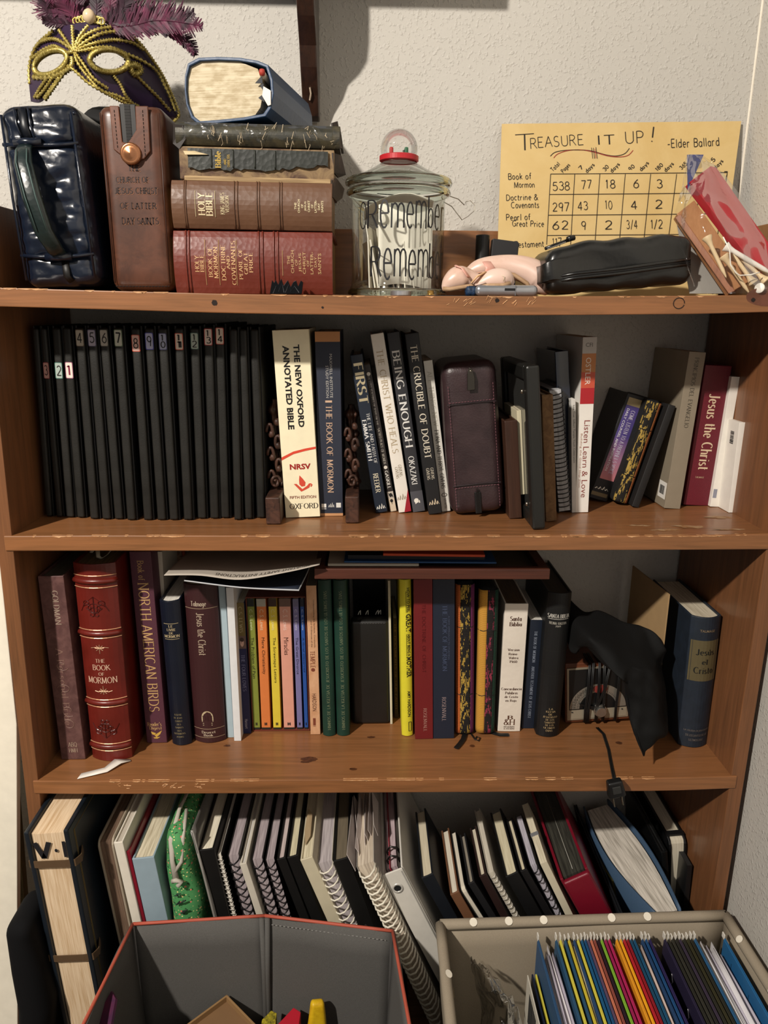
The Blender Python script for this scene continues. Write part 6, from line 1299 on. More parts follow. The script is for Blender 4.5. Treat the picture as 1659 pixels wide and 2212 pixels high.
for s_, x, y, w in (('538', 368, 476, 104), ('77', 540, 466, 62), ('18', 687, 464, 56), ('6', 850, 461, 34), ('3', 990, 461, 36), ('297', 370, 602, 100), ('43', 521, 594, 60), ('10', 684, 588, 42), ('4', 838, 590, 36), ('2', 982, 582, 44), ('62', 370, 712, 90), ('9', 540, 710, 30), ('2', 682, 706, 44), ('3/4', 812, 706, 64), ('1/2', 956, 704, 70), ('1', 368, 810, 10), ('17', 385, 812, 40), ('7', 1395, 415, 22)): ct(s_, x, y, w, 50, 2, .85, int(x), .4)
for s_, x, y, w, hh_ in (('Total', 372, 364, 60, 24), ('Pages', 432, 372, 62, 22), ('7', 538, 356, 22, 22), ('days', 576, 372, 66, 22), ('30', 682, 362, 36, 22), ('days', 726, 370, 66, 22), ('90', 836, 360, 36, 22), ('days', 900, 362, 66, 22), ('180', 996, 362, 50, 22), ('days', 1048, 366, 66, 22), ('365', 1140, 354, 50, 22), ('5', 1330, 308, 20, 24), ('days', 1345, 350, 66, 22)): ct(s_, x, y, w, hh_, 46, 1.5, int(x))
def cl_(P, w, mbx):
    out = []; ribbon(out, P, lambda dx, dy: w)
    for q in out: mbx.add([onc(x, y, .0014) for x, y in q], [(0, 1, 2, 3)])
VT = [357, 501, 651, 803, 955, 1110, 1262, 1412]; VB = [333, 476, 621, 766, 911, 1056, 1200, 1345]
for a, b in zip(VT, VB): cl_([(a, 378), (b, 800)], 3.2, cm)
for y in (378, 500, 624, 745): cl_([(357-(y-378)*.057, y), (900, y-4), (1412-(y-378)*.16, y-9)], 3.2, cm)
for x in (603, 614, 630): cl_([(x-2, 218+(x % 5)), (x+6, 286)], 3, cm)
sq = [(355, 272), (380, 250), (430, 238), (520, 234), (600, 240), (690, 264), (750, 270), (800, 256), (828, 224)]
pts = [tuple(cr2(sq, k/40)) for k in range(41)]; cl_(pts, 3.4, cm)
o = cm.build('handwriting', INK, cd); o.matrix_parent_inverse = cinv
rm = MB(); sq = [(375, 282), (400, 258), (460, 238), (540, 234), (620, 248), (700, 270), (770, 276), (820, 266), (850, 236)]; cl_([tuple(cr2(sq, k/40)) for k in range(41)], 3.4, rm); cl_([(622, 228), (628, 284)], 3, rm)
o = rm.build('red_flourish', RINK, cd); o.matrix_parent_inverse = cinv

# ---- little things in front of the card
p = atY(1041, 560, .15); o = thing('black_tube', 'small black capped tube standing behind the ballet shoes', 'tube', (p.x, .15, s1(p.x)+.0003))
hT = atY(1041, 508, .15).z-s1(p.x); MB().lathe([(.0001, 0), (.0088, 0), (.0088, hT*.55), (.0001, hT*.55)], 24).build('body', mat('#1c1a19', .15), o, smooth=False); MB().lathe([(.0092, hT*.55), (.0095, hT*.56), (.0095, hT-.001), (.0085, hT), (.0001, hT)], 24).build('cap', mat('#161616', .4), o)
p = atY(1087, 560, .15); hT = atY(1087, 516, .15).z-s1(p.x)
o = MB().prism([(-.021, 0), (.018, 0), (.021, hT*.93), (.0195, hT*.95), (-.014, hT), (-.0155, hT*.99)], lambda a, q, tt: (a, tt, q), 0, .016).build('black_box', mat('#242426', .6), bevel=.001); o.location = (p.x, .15, s1(p.x)+.0003); tag(o, 'small square black box leaning behind the ballet shoes', 'box')
SA = mat('#dcc0b2', .35, 'blotch', h2='#cbaa98', scale=14, bump=.05, spec=.6); SOLE = mat('#b89878', .6, 'blotch', h2='#9a7a5a', scale=30)
def shoe(label, P, sole, extra):
    pts = [atY(x, y, Y) for x, y, Y, r in P]; base = thing('ballet_shoe', label, 'shoe', (pts[0].x, pts[0].y, s1(pts[0].x)), group='pink ballet shoes'); inv = Matrix.Translation(base.location).inverted()
    n = 30; V = [Vector((*p, r[3])) for p, r in zip([tuple(q) for q in pts], P)]
    C = []; RR = []
    for i in range(n+1):
        x = i/n*(len(V)-1); k = min(int(x), len(V)-2); f = x-k; g = lambda a: V[max(0, min(len(V)-1, a))]
        q = cr(g(k-1), g(k), g(k+1), g(k+2), f); C.append(Vector(q[:3])); RR.append(max(.002, q[3]))
    C = [Vector((c.x, c.y, max(c.z, s1(c.x)+r*.9))) for c, r in zip(C, RR)]
    o = MB().tube([C[0]+(C[0]-C[1]).normalized()*RR[0]*.5]+C+[C[-1]+(C[-1]-C[-2]).normalized()*RR[-1]*.6], [RR[0]*.35]+RR+[RR[-1]*.4], 18).build('upper', SA, base, smooth=True); o.matrix_parent_inverse = inv
    o = MB().tube([tuple(atY(*q)) for q in sole], .0035, 8, flat=.8).build('sole_seam', SOLE, base, smooth=True); o.matrix_parent_inverse = inv
    for (q, r, m, nm) in extra: o = MB().tube([tuple(atY(*w)) for w in q], r, 8, flat=.22).build(nm, m, base, smooth=True); o.matrix_parent_inverse = inv
PK = mat('#e0a99a', .4)
shoe('pale pink ballet shoe with squared toe, nearer the jar', [(960, 624, .05, .005), (972, 612, .052, .0115), (990, 602, .055, .0155), (1010, 603, .058, .013), (1034, 610, .056, .0095), (1064, 616, .05, .006)], [(957, 624, .036), (972, 625, .034), (990, 622, .034), (1015, 618, .036), (1044, 620, .04)],
     [([(985, 574, .05), (1000, 580, .045), (1012, 598, .04)], .005, PK, 'lining'), ([(1018, 612, .035), (1030, 598, .034), (1046, 590, .04)], .006, mat('#e2b98c', .4), 'ribbon'), ([(1026, 616, .03), (1048, 611, .03)], .007, SA, 'strap')])
shoe('beige satin ballet shoe toe lying in front, between the two pink shoes', [(1026, 618, .04, .004), (1044, 611, .04, .009), (1066, 603, .04, .0125), (1088, 603, .04, .0125), (1102, 610, .04, .008)], [(1030, 620, .028), (1055, 617, .026), (1085, 617, .026), (1102, 612, .028)], [([(1080, 592, .03), (1090, 598, .026), (1088, 608, .026)], .0012, mat('#e9dcc0', .4), 'drawstring')])
shoe('pale pink ballet shoe curving over to the black pouch', [(1014, 590, .09, .008), (1036, 580, .09, .012), (1070, 575, .088, .0135), (1110, 577, .085, .0155), (1145, 587, .08, .0175), (1168, 603, .075, .018), (1178, 622, .07, .013)], [(1080, 590, .068), (1110, 594, .062), (1138, 612, .058), (1150, 634, .055)],
     [([(1052, 566, .075), (1060, 580, .068), (1056, 594, .07)], .008, PK, 'ribbon'), ([(1030, 590, .07), (1060, 586, .066), (1090, 588, .066)], .004, mat('#d8a98f', .4), 'ribbon')])
p = atY(1095, 637, .02); dv = thing('silver_device', 'flat rounded silver gadget with a black slot, in front of the ballet shoes', 'gadget', (p.x, .035, s1(p.x)+.0003))
MB().rbox(.078, .03, .0135, .006, 6).build('body', mat('#a3a5aa', .28, metal=.7), dv, smooth=True); MB().box(-.003, .010, -.0156, -.0145, .0065, .0095).build('slot', mat('#101012', .4), dv); MB().box(.010, .0108, -.0157, -.014, .001, .0128).build('joint', mat('#6a6c70', .4), dv)
p = atY(1019, 637, .03); o = MB().rbox(.016, .02, .0125, .005, 8, lambda q: (q.x*(1-.3*(q.x > 0)), q.y, q.z+.0006*math.sin(q.x*2500)*math.sin(q.z*2500))).build('beaded_purse', mat('#1c3a5c', .4, 'blotch', h2='#12243a', scale=260, bump=.8), smooth=True); o.location = (p.x, .035, s1(p.x)+.0003); tag(o, 'tiny blue beaded purse at the left end of the silver gadget', 'purse')
mb = MB().tube([tuple(atY(1150, 566, .11)), tuple(atY(1167, 568, .115))], .0035, 10); o = mb.build('red_pen', mat('#a81f3a', .35), smooth=True); tag(o, 'tip of a red pen between ballet shoe and black pouch', 'pen')
# ---- black pouch
e, t, h = place1('soft black leather pouch with a zip along its front, under a pen', (1180, 514, 1500, 514, 1180, 637, 1500, 637), .03, 'leather_pouch', 'pouch')
KL = mat('#161615', .3, 'leather', h2='#0e0e0d', scale=22, bump=.2, spec=.7)
def pf2(q):
    u = (q.x+t/2)/t; k = .80+.20*min(1, max(0, (u)/.22))**.7; k2 = 1-.10*max(0, (u-.8)/.2)**2
    z = q.z*(k*k2 if q.z > h*.3 else 1); x = q.x-(.006 if u < .2 and .25 < q.z/h < .75 else 0)
    return (x, q.y-.003*math.sin(u*9+q.z*50)*math.sin(math.pi*min(1, max(0, q.z/h))), z+.0012*math.sin(u*26))
MB().rbox(t, .10, h, .013, 26, pf2).build('body', KL, e, smooth=True).location = (0, .05, 0)
for z in (h*.40, h*.31): tubep(e, 'welt', [(-t*.46, .002, z-.004), (-t*.3, -.0045, z-.001), (0, -.006, z), (t*.3, -.005, z+.003), (t*.47, .002, z+.004)], .0022, KL)
tubep(e, 'zip', [(-t*.46, .002, h*.355-.004), (-t*.3, -.0035, h*.355-.001), (0, -.005, h*.355), (t*.3, -.004, h*.355+.003), (t*.47, .003, h*.355+.004)], .0028, mat('#0b0b0b', .6), flat=.6)
mb = MB().tube([tuple(atY(1178, 537, .07)), tuple(atY(1232, 517, .08))], .0022, 10); mb.tube([tuple(atY(1226, 517, .079)), tuple(atY(1240, 513, .082))], .0036, 10); o = mb.build('pen', mat('#131313', .25), smooth=True); tag(o, 'black pen resting on the left end of the black pouch', 'pen')
mb = MB().tube([tuple(atY(1182, 538, .068)), tuple(atY(1222, 523, .076))], .0005, 5); mb.build('clip', mat('#c9c9c9', .2, metal=.9), o)

# ---- plastic bag of peg game
def flat3(name, pts, th, m, lab=None, cat=None, par=None, grp=None, bev=.0008):
    P = [atY(*p) for p in pts]; n = (P[1]-P[0]).cross(P[-1]-P[0]).normalized(); n = n if n.y > 0 else -n
    c = sum(P, Vector())/len(P); mb = MB(); k = len(P); Q = [p-c for p in P]
    mb.add([tuple(q) for q in Q]+[tuple(q+n*th) for q in Q], [tuple(range(k)), tuple(range(k, 2*k))[::-1]]+[(i, i+k, (i+1) % k+k, (i+1) % k) for i in range(k)])
    o = mb.build(name, m, par, bevel=bev); o.location = c
    if lab: tag(o, lab, cat, grp)
    return o
flat3('red_sheet', [(1491, 392, .06), (1536, 358, .075), (1548, 362, .075), (1690, 566, .03), (1650, 600, .025)], .012, mat('#b0252f', .5), 'red rectangular sheet slanting inside the clear plastic bag', 'sheet')
wb = thing('wooden_peg_board', 'pale wooden peg game board slanting in the clear bag, beside the golf tees', 'game board', (0, 0, 0)); WPB = mat('#b07f56', .5, 'woodz', h2='#9a6a44', bump=.1)
flat3('board', [(1462, 462, .06), (1500, 432, .065), (1622, 606, .022), (1578, 632, .018)], .014, WPB, par=wb)
flat3('bevelled_edge', [(1458, 470, .056), (1470, 462, .054), (1588, 628, .012), (1574, 634, .014)], .008, mat('#a06a48', .5, 'woodz', h2='#80503a'), par=wb)
sh = thing('instruction_leaflet', 'grey printed leaflet behind the wooden peg board in the clear bag', 'leaflet', (0, 0, 0))
flat3('sheet', [(1462, 480, .085), (1476, 474, .088), (1590, 634, .05), (1490, 634, .05)], .0008, mat('#9a9790', .7), par=sh, bev=0)
mb = MB()
for i, (s_, x, y, w) in enumerate((('PEG', 1492, 556, 18), ('SOLITAIRE RULES', 1494, 572, 46), ('JUMP', 1508, 597, 18), ('LEAVE ONE PEG', 1508, 606, 44), ('WIN', 1512, 622, 22), ('TRY AGAIN', 1512, 629, 44))):
    put_text(mb, s_, (0, 1, 0, 1), 'H', lambda u, v: tuple(atY(x+u*w, y+v*6, .0515+(634-y)*.00022)), 'hand', thick=2)
mb.build('print', mat('#3a3a3a', .6), sh)
def tee(label, a, b, col, r=.0032):
    A_3, B_3 = Vector(atY(*a)), Vector(atY(*b)); L = (B_3-A_3).length; d = (B_3-A_3).normalized()
    mb = MB().lathe([(.0001, 0), (.0058, .0), (.0062, .001), (.0040, .006), (r*.8, .012), (r*.72, L*.82), (r*.3, L*.97), (.0001, L)], 14)
    o = mb.build('golf_tee', mat(col, .45), smooth=True); o.location = A_3; o.rotation_euler = d.to_track_quat('Z', 'Y').to_euler(); tag(o, label, 'golf tee', 'golf tees in the plastic bag')
TW = '#dcc39a'
tee('upper left natural wood golf tee pointing down on the peg board', (1527, 512, .02), (1569, 600, .0), TW); tee('white golf tee slanting across under the red sheet', (1566, 532, .02), (1668, 592, .0), '#ece6dc', .0038)
tee('natural wood golf tee with its point lowest at the shelf edge', (1562, 552, .012), (1619, 634, -.0), TW); tee('natural wood golf tee with its cup near the shelf, just right of the lowest point', (1628, 612, .004), (1582, 548, .014), TW)
tee('natural wood golf tee at right with cup turned down beside the white disc', (1655, 608, .002), (1590, 548, .022), TW); tee('natural wood golf tee furthest right behind the others', (1668, 600, .012), (1604, 552, .028), TW)
tee('white golf tee seen from its round cup at the lower right', (1640, 622, -.004), (1672, 634, .03), '#f2ede2')
bag = thing('plastic_bag', 'clear zip top plastic bag with red sheet, peg board and golf tees', 'plastic bag', (0, 0, 0)); FILM = clear('bag_film', '#f8f8f8', .12, film=True, bump=.25, base=.0, amp=.4)
Pb = [[(1484, 334, .07), (1506, 333, .072), (1522, 338, .075)], [(1474, 400, .05), (1520, 372, .05), (1560, 372, .06)], [(1458, 470, .04), (1530, 440, .015), (1612, 440, .03)], [(1480, 560, .02), (1560, 540, -.004), (1660, 520, .01)], [(1505, 636, .012), (1590, 634, -.006), (1690, 632, -.004)]]
pb = patch([[atY(*q) for q in r_] for r_ in Pb]); MB().grid(lambda u, v: (lambda p: (p.x, p.y+.005*noise.noise(Vector((u*7, v*9, 3))), p.z))(pb(u, v)), 40, 60).build('front_film', FILM, bag, smooth=True)
flat3('zip_strip', [(1485, 334, .072), (1520, 334, .074), (1516, 344, .072), (1486, 410, .06)], .0012, mat('#3a4684', .3, alpha=.75), par=bag, bev=0)
tubep(bag, 'white_string', [tuple(atY(x, y, -.008)) for x, y in ((1562, 512), (1576, 540), (1578, 572), (1590, 590), (1598, 595), (1620, 594), (1641, 588))], .0008, mat('#efe9dc', .5), 5)
# ------------------------------------------------------------------ bottom row, seen from above
G4 = 'books and notebooks on the bottom shelf'
def place4(label, q, Y, name='book', cat='book', group=G4, h=None):
    TL, TR, ML, MR = [atY(q[i], q[i+1], Y) for i in (0, 2, 4, 6)]
    ct, cm_ = (TL+TR)/2, (ML+MR)/2; k = (Z4-ct.z)/(cm_.z-ct.z); cb = ct+(cm_-ct)*k
    a = math.atan2(ct.x-cb.x, ct.z-cb.z); t = ((TR.x-TL.x)+(MR.x-ML.x))/2*math.cos(a)*.96
    H = (ct-cb).length-t/2*abs(math.sin(a))
    return thing(name, label, cat, (cb.x, Y, Z4+t/2*abs(math.sin(a))+.0005), (0, a, 0), group), t, H
def dmax(e, d): return min(d, WALLY-.004-e.location.y)
def book4(label, q, Y, d, cover, pages=PG, kind='hard', name='book', cat='book', texts=(), pinset=.003):
    e, t, h = place4(label, q, Y, name, cat); S = bookgeo(t, h, dmax(e, d), kind, e, cover, pages, pinset); deco(e, S, texts); return e, S, t, h
def coil4(label, q, Y, d, cover, coil, pages, n, rad, wire=.001):
    e, t, h = place4(label, q, Y, 'spiral_notebook', 'notebook'); notebook(e, t, h, dmax(e, d), cover, coil, pages, n, rad, wire); return e
# the big book with V-1 on its page edges
e, t, h = place4('huge dark blue book with page edges outward, marked V-1, wrapped in brown straps', (50, 1797, 146, 1797, 100, 2061, 202, 2061), -.06)
DBL = mat('#141d26', .4, 'leather', scale=30, bump=.1)
D_ = .29
MB().box(-t/2, -t/2+.007, 0, D_, 0, h).build('cover_board', DBL, e, bevel=.002); MB().box(t/2-.007, t/2, 0, D_, 0, h).build('cover_board', DBL, e, bevel=.002); MB().box(-t/2, t/2, D_, D_+.005, 0, h).build('spine', DBL, e, bevel=.002)
PB1 = mat('#e3cbab', .7, 'pages', h2='#bd9c74')
mb = MB(); mb.prism([(-t/2+.0072, .006), (-t/2+.016, .0035), (t/2-.0072, .0045), (t/2-.0072, D_-.001), (-t/2+.0072, D_-.001)], lambda p, q, tt: (p, q, tt), .004, h-.006); mb.build('pages', PB1, e)
for off in (.012, .0145):
    mb = MB().tube([(t/2+.0002, off+.004, .01), (t/2+.0002, off+.004, h-.012), (t/2+.0002, D_-.02, h-.012)], .0005, 4); mb.build('gilt_line', mat('#8d7a4c', .4, metal=.5), e)
zl = lambda y: h-(atY(98, 1797, -.06).z-atY(110, y, -.06).z)
for y in (1868, 2072):
    z = zl(y); mb = MB(); st = [(-t/2-.0012, .03), (-t/2-.0012, .002), (-t/2+.012, -.0004), (t/2-.012, -.0002), (t/2+.0012, .002), (t/2+.006, .012), (t/2+.0012, .03)]
    mb.add([(x, yy, z-.0055+.0012*math.sin(i)) for i, (x, yy) in enumerate(st)]+[(x, yy, z+.0055+.0012*math.sin(i)) for i, (x, yy) in enumerate(st)], [(i, i+1, i+8, i+7) for i in range(6)]); mb.build('strap', mat('#5a4632', .5), e, solid=.0012)
SV = lambda u, v: (-t/2+t*u, .0016, h*(1-v))
mb = MB(); v0, v1 = (h-zl(1822))/h, (h-zl(1856))/h
put_text(mb, 'V', (.18, .52, v0, v1), 'H', SV, 'hand', thick=2.4, jit=.2); put_poly(mb, circ(.64, v0+.55*(v1-v0), .035, (v1-v0)*.11), SV); put_text(mb, 'I', (.80, .87, v0, v1), 'H', SV, 'hand', thick=2.2); mb.build('lettering', mat('#17171c', .6), e)
def fore4(label, q, Y, d, cover, pages, name='album', cat='album', bt=.003, rnd_=.012):   # page edges face the room
    e, t, h = place4(label, q, Y, name, cat); d = dmax(e, d)
    pro = [(0, 0), (0, h-rnd_)]+[(rnd_-rnd_*math.cos(math.radians(a)), h-rnd_+rnd_*math.sin(math.radians(a))) for a in (22, 45, 68, 90)]+[(d, h), (d, 0)]
    for x in (-t/2, t/2-bt): mb = MB(); mb.prism(pro, lambda p, q_, tt: (tt, p, q_), x, x+bt); mb.build('cover_board', cover, e, bevel=.0008)
    pr = [(max(.003, p), min(q_, h-.003)) for p, q_ in pro]; pr[-1] = (d, 0); pr[0] = (.003, 0.002)
    mb = MB(); mb.prism(pr, lambda p, q_, tt: (tt, p, q_), -t/2+bt+.0002, t/2-bt-.0002); mb.build('pages', pages, e); return e, t, h
OW = mat('#e2dacb', .55)
fore4('photo album with brown page edges outward and pale rounded covers', (208, 1818, 243, 1818, 254, 2031, 290, 2031), -.005, .25, mat('#a39683', .5), mat('#7a6250', .7, 'pages', h2='#4e3b2e'))
book4('white glossy binder between brown page album and thin red book', (244, 1818, 266, 1822, 286, 1996, 306, 1996), -.004, .24, OW, mat('#c9bfb0', .7, 'pages'), 'hard', 'binder', 'binder')
book4('thin crimson red book left of the pale blue one', (267, 1838, 281, 1841, 303, 1992, 315, 1992), .0, .22, mat('#7d1426', .4), PG, 'hard')
book4('pale grey blue binder with cream pages showing on top', (282, 1856, 335, 1851, 320, 2010, 367, 2008), -.002, .24, mat('#93a6b1', .5), mat('#e0d6bc', .7, 'pages', h2='#a99c80'), 'hard', 'binder', 'binder', texts=[('CHILDREN', (.66, .84, .48, .9), 'D', '#5d6a74')])
# green flowered cloth bag with drawstring
e, t, h = place4('green floral fabric bag with a white drawstring, squeezed between binders', (340, 1812, 404, 1796, 362, 1990, 445, 1986), .0, 'floral_bag', 'bag')
MB().rbox(t, .19, h, min(.028, t*.45), 14, lambda q: (q.x*(.72+.28*min(1, (h-q.z)/(h*.35)))+.002*math.sin(q.z*60), q.y+.003*math.sin(q.x*90+q.z*30), q.z)).build('body', mat('#4c9156', .8, 'floral'), e, smooth=True).location = (0, .095, 0)
WC = mat('#c9c2b4', .7, 'rib', scale=500)
tubep(e, 'drawstring', [(-.004, -.005, h*.80), (-.006, -.002, h*.88), (-.004, .004, h*.97), (-.001, .05, h+.006), (.004, .14, h+.004)], [.005, .0035, .0045, .003, .003], WC, flat=.6); tubep(e, 'drawstring', [(-.004, -.004, h*.83), (.007, .0, h*.87), (.013, .004, h*.97), (.010, .05, h+.005)], .0028, WC)
tubep(e, 'drawstring_knot', [(-.009, -.006, h*.79), (-.003, -.009, h*.80), (.004, -.006, h*.785), (-.002, -.009, h*.77)], .0035, WC)
mb = MB(); put_text(mb, 'SPAIN', (0, 1, 0, 1), 'D', lambda u, v: (-.012+.022*u, -.0045, h*(.72-.38*v)), 'hand', thick=2.2, jit=.5) if False else None
mb = MB(); r3 = random.Random(7)
for k in range(9): z = h*(.72-.045*k); mb.tube([(-.010+.002*k+r3.uniform(-.003, .003)+.004*j*(1 if j % 2 else .3), -.0038, z+r3.uniform(-.004, .004)) for j in range(5)], .0012, 4)
mb.build('faded_dark_print', mat('#12241a', .8), e, kind='stuff')
e, t, h = place4('grey plastic sleeve curving beside the floral bag', (405, 1800, 424, 1796, 452, 1988, 466, 1986), .004, 'plastic_sleeve', 'sleeve')
MB().grid(lambda u, v: (-t*.3+.010*math.sin(v*3)*(1-u), .0+.19*u, h*v*(1-.04*u)), 8, 12).build('sheet', mat('#6f6c68', .25, spec=.8), e, smooth=True, solid=.0012)
mb = MB().tube([(t*.3, .004, 0), (t*.3+.002, .0, h*.4), (t*.25, .0, h*.8), (-t*.1, .004, h)], .0022, 6); mb.build('folded_edge', mat('#8f8b85', .3), e, smooth=True)
BC = mat('#141312', .5, 'leather', scale=40, bump=.08); WP4 = mat('#ebe4d8', .75, 'pages', h2='#c6beb0'); LP4 = mat('#b5a8aa', .75, 'pages', h2='#7d7074'); BWR = mat('#262427', .25, metal=.7); WWR = mat('#e2dccb', .4)
book4('black hardback with bright cream page tops beside the grey sleeve', (427, 1838, 462, 1833, 462, 1985, 497, 1984), .008, .24, BC, mat('#e9e1cc', .8, 'pages', h2='#cfc5ae'))
coil4('thin notebook with small white wire binding beside the black hardback', (466, 1848, 478, 1846, 500, 1984, 511, 1984), .012, .22, BC, mat('#cfcac0', .3, metal=.4), WP4, 40, .0045, .0007)
coil4('dark spiral notebook with lilac grey page tops, leftmost of the thick black coils', (488, 1856, 515, 1852, 522, 1984, 548, 1982), .010, .23, BC, BWR, LP4, 22, .012, .0012)
book4('narrow white spined book between the black coil notebooks', (516, 1868, 533, 1864, 555, 1984, 570, 1982), .006, .25, mat('#cdc5b5', .5), mat('#cfcac2', .7, 'pages'), 'hard', texts=[('V. LOVE', (.2, .8, .38, .55), 'D', '#4a463f')])
coil4('thick black coil notebook directly right of the white spined book', (540, 1864, 566, 1860, 575, 1984, 601, 1982), .010, .23, BC, BWR, LP4, 22, .012, .0012)
coil4('black coil notebook leaning on the wide black hardback', (570, 1864, 592, 1860, 606, 1984, 628, 1984), .012, .23, BC, BWR, LP4, 24, .010, .0011)
book4('wide black hardback with pinkish white page tops near the middle of the bottom row', (595, 1857, 617, 1853, 648, 1988, 668, 1988), .006, .24, BC, mat('#cdbcb8', .75, 'pages', h2='#a89894'))
book4('black hardback with cream page tops left of the cream book', (618, 1853, 642, 1848, 670, 1988, 698, 1988), .008, .24, BC, mat('#d8cfae', .75, 'pages', h2='#b5ab8c'))
e, S, t, h = book4('cream coloured book stuffed with envelopes', (644, 1858, 676, 1852, 705, 1990, 735, 1990), .0, .25, mat('#c9bfa4', .5), mat('#d9cfb2', .75, 'pages', h2='#b5aa8c'))
mb = MB(); mb.add([(-.004, .03, h), (.004, .045, h+.002), (.006, .09, h+.008), (.0, .10, h+.012), (-.006, .06, h+.004)], [(0, 1, 2, 3, 4)]); mb.build('crumpled_envelope', mat('#a08a6a', .7), e, solid=.001)
coil4('notebook with large white plastic coil left of the black book with blind lettering', (681, 1876, 716, 1868, 728, 1994, 768, 1994), -.004, .24, mat('#c9c2b2', .5), WWR, mat('#bcb3b4', .75, 'pages', h2='#8f8688'), 24, .015, .0013)
book4('black faux leather book with blind stamped lettering running down its spine', (717, 1864, 752, 1850, 768, 1998, 806, 1994), .002, .24, BC, mat('#6f6452', .7, 'pages'), 'hard', texts=[('OUR FAMILY', (.4, .62, .38, .9), 'D', '#3a302e', 'serif', 1.2)])
e = coil4('very large white coil notebook full of loose papers, reaching forward between the two bins', (764, 1888, 808, 1874, 838, 2040, 884, 2040), -.035, .28, mat('#b9b2aa', .4, alpha=.7), WWR, mat('#d3c6b2', .75, 'pages', h2='#9f9080'), 32, .020, .0016)
r4 = random.Random(9); zz4 = [c for c in e.children if c.name.startswith('pages')][0]; hz = max(v[2] for v in zz4.bound_box)
for k in range(7):
    x = -.02+.006*k; mb = MB(); mb.add([(x, .02+.01*k, hz-.01), (x+.002, .16, hz-.01), (x+.001+r4.uniform(-.004, .004), .17, hz+r4.uniform(.006, .016)), (x+r4.uniform(-.006, .006), .03+.008*k, hz+r4.uniform(.004, .016))], [(0, 1, 2, 3)]); mb.build('loose_sheet', mat('#c4b9b4', .7), e, solid=.0006)
# white ring binder
e, t, h = place4('white ring binder with a black rimmed finger hole in its spine', (815, 1900, 871, 1870, 900, 2052, 950, 2030), -.012, 'ring_binder', 'binder')
WB4 = mat('#d3cfc6', .4, bump=.05); d = .265
mb = MB(); mb.box(-t/2, t/2, 0, .003, 0, h); mb.build('spine', WB4, e, bevel=.001)
MB().box(-t/2-.001, -t/2+.002, .004, d, 0, h).build('cover_board', WB4, e, bevel=.001); MB().box(t/2-.002, t/2+.001, .004, d, 0, h).build('cover_board', WB4, e, bevel=.001)
MB().box(-t/2+.004, t/2*.3, .02, d-.01, .004, h-.008).build('pages', mat('#c8b4b8', .75, 'pages', h2='#77686c'), e); MB().box(t/2*.35, t/2*.6, .02, d-.02, .004, h-.012).build('dark_dividers', mat('#2a2622', .6, 'pages', h2='#55504a'), e)
MB().box(-t*.18, -t*.14, .015, d-.01, .004, h-.004).build('red_divider', mat('#8f2030', .5), e)
hc = atY(859, 1918, -.012); lc = (e.matrix_basis.inverted() @ hc) if False else None
M4 = (Matrix.Translation(e.location) @ e.rotation_euler.to_matrix().to_4x4()).inverted(); lh = M4 @ hc
mb = MB(); n = 24
mb.v = [(lh.x+r0*math.cos(2*math.pi*k/n), y, lh.z+r0*math.sin(2*math.pi*k/n)) for r0, y in ((.0085, -.0004), (.008, -.0016), (.0055, -.0016), (.005, .001)) for k in range(n)]; mb.f = [(i*n+k, i*n+(k+1) % n, (i+1)*n+(k+1) % n, (i+1)*n+k) for i in range(3) for k in range(n)]; mb.mi = [0]*len(mb.f); mb.build('finger_ring', mat('#c9c6bf', .3, metal=.3), e, smooth=True)
mb = MB(); mb.add([(lh.x+.0056*math.cos(2*math.pi*k/n), -.0008, lh.z+.0056*math.sin(2*math.pi*k/n)) for k in range(n)], [tuple(range(n))]); mb.build('finger_hole', mat('#0a0a0a', .9), e)
for s_ in (.82, .9): tubep(e, 'hinge_crease', [(t/2*s_, -.0003, .005), (t/2*s_, -.0003, h-.004)], .0006, mat('#8f8b84', .5), 4)
for y in (.03, .05): tubep(e, 'ring', [(-.008, y, h-.012), (-.008, y, h-.002), (0, y, h+.004), (.009, y, h-.002), (.009, y, h-.012)], .0016, mat('#3a3836', .25, metal=.9), 6)
# right of the binder
DKB = mat('#12161d', .5)
book4('black blue hardback with cream page tops just right of the white ring binder', (907, 1902, 933, 1884, 962, 2005, 1000, 2000), .004, .155, DKB, mat('#d0c6ae', .8, 'pages', h2='#b5aa90'))
book4('notebook with a tan brown spine and thick white rounded pages', (968, 1936, 991, 1924, 1010, 2010, 1036, 2000), -.002, .145, mat('#6e4a32', .6), mat('#dcd4c2', .8, 'pages', h2='#bdb4a0'), 'hard', 'notebook', 'notebook')
fore4('slim white paged notebook with rounded corner, black covered, beside the tan spined one', (990, 1926, 1005, 1918, 1040, 2005, 1058, 2000), -.001, .13, mat('#181818', .5), mat('#ddd5c3', .8, 'pages', h2='#bdb4a0'), 'notebook', 'notebook', .0014, .014)
book4('black bound notebook with soft grey pages, third right of the ring binder', (1008, 1912, 1024, 1904, 1062, 2000, 1082, 1996), .002, .11, mat('#1b1b1d', .5), mat('#8f8779', .8, 'pages'), 'hard', 'notebook', 'notebook')
book4('dark maroon spined notebook with cream pages near the middle right', (1032, 1896, 1050, 1887, 1084, 1994, 1104, 1990), .004, .11, mat('#2a1a18', .5), mat('#d6ccb6', .8, 'pages', h2='#b5aa94'), 'hard', 'notebook', 'notebook')
coil4('slim notebook with tiny white wire spiral and pale cover', (1052, 1890, 1066, 1883, 1108, 1990, 1126, 1986), .006, .15, mat('#b9b2a4', .5), mat('#cfcac0', .3, metal=.4), mat('#cfc7b6', .8, 'pages'), 34, .004, .0007)
book4('broad black hardback with cream page tops, left of the wire-bound planner', (1086, 1898, 1118, 1882, 1140, 1994, 1178, 1986), .0, .15, mat('#0f0f10', .5), mat('#d6cdb0', .8, 'pages', h2='#b8ad8e'))
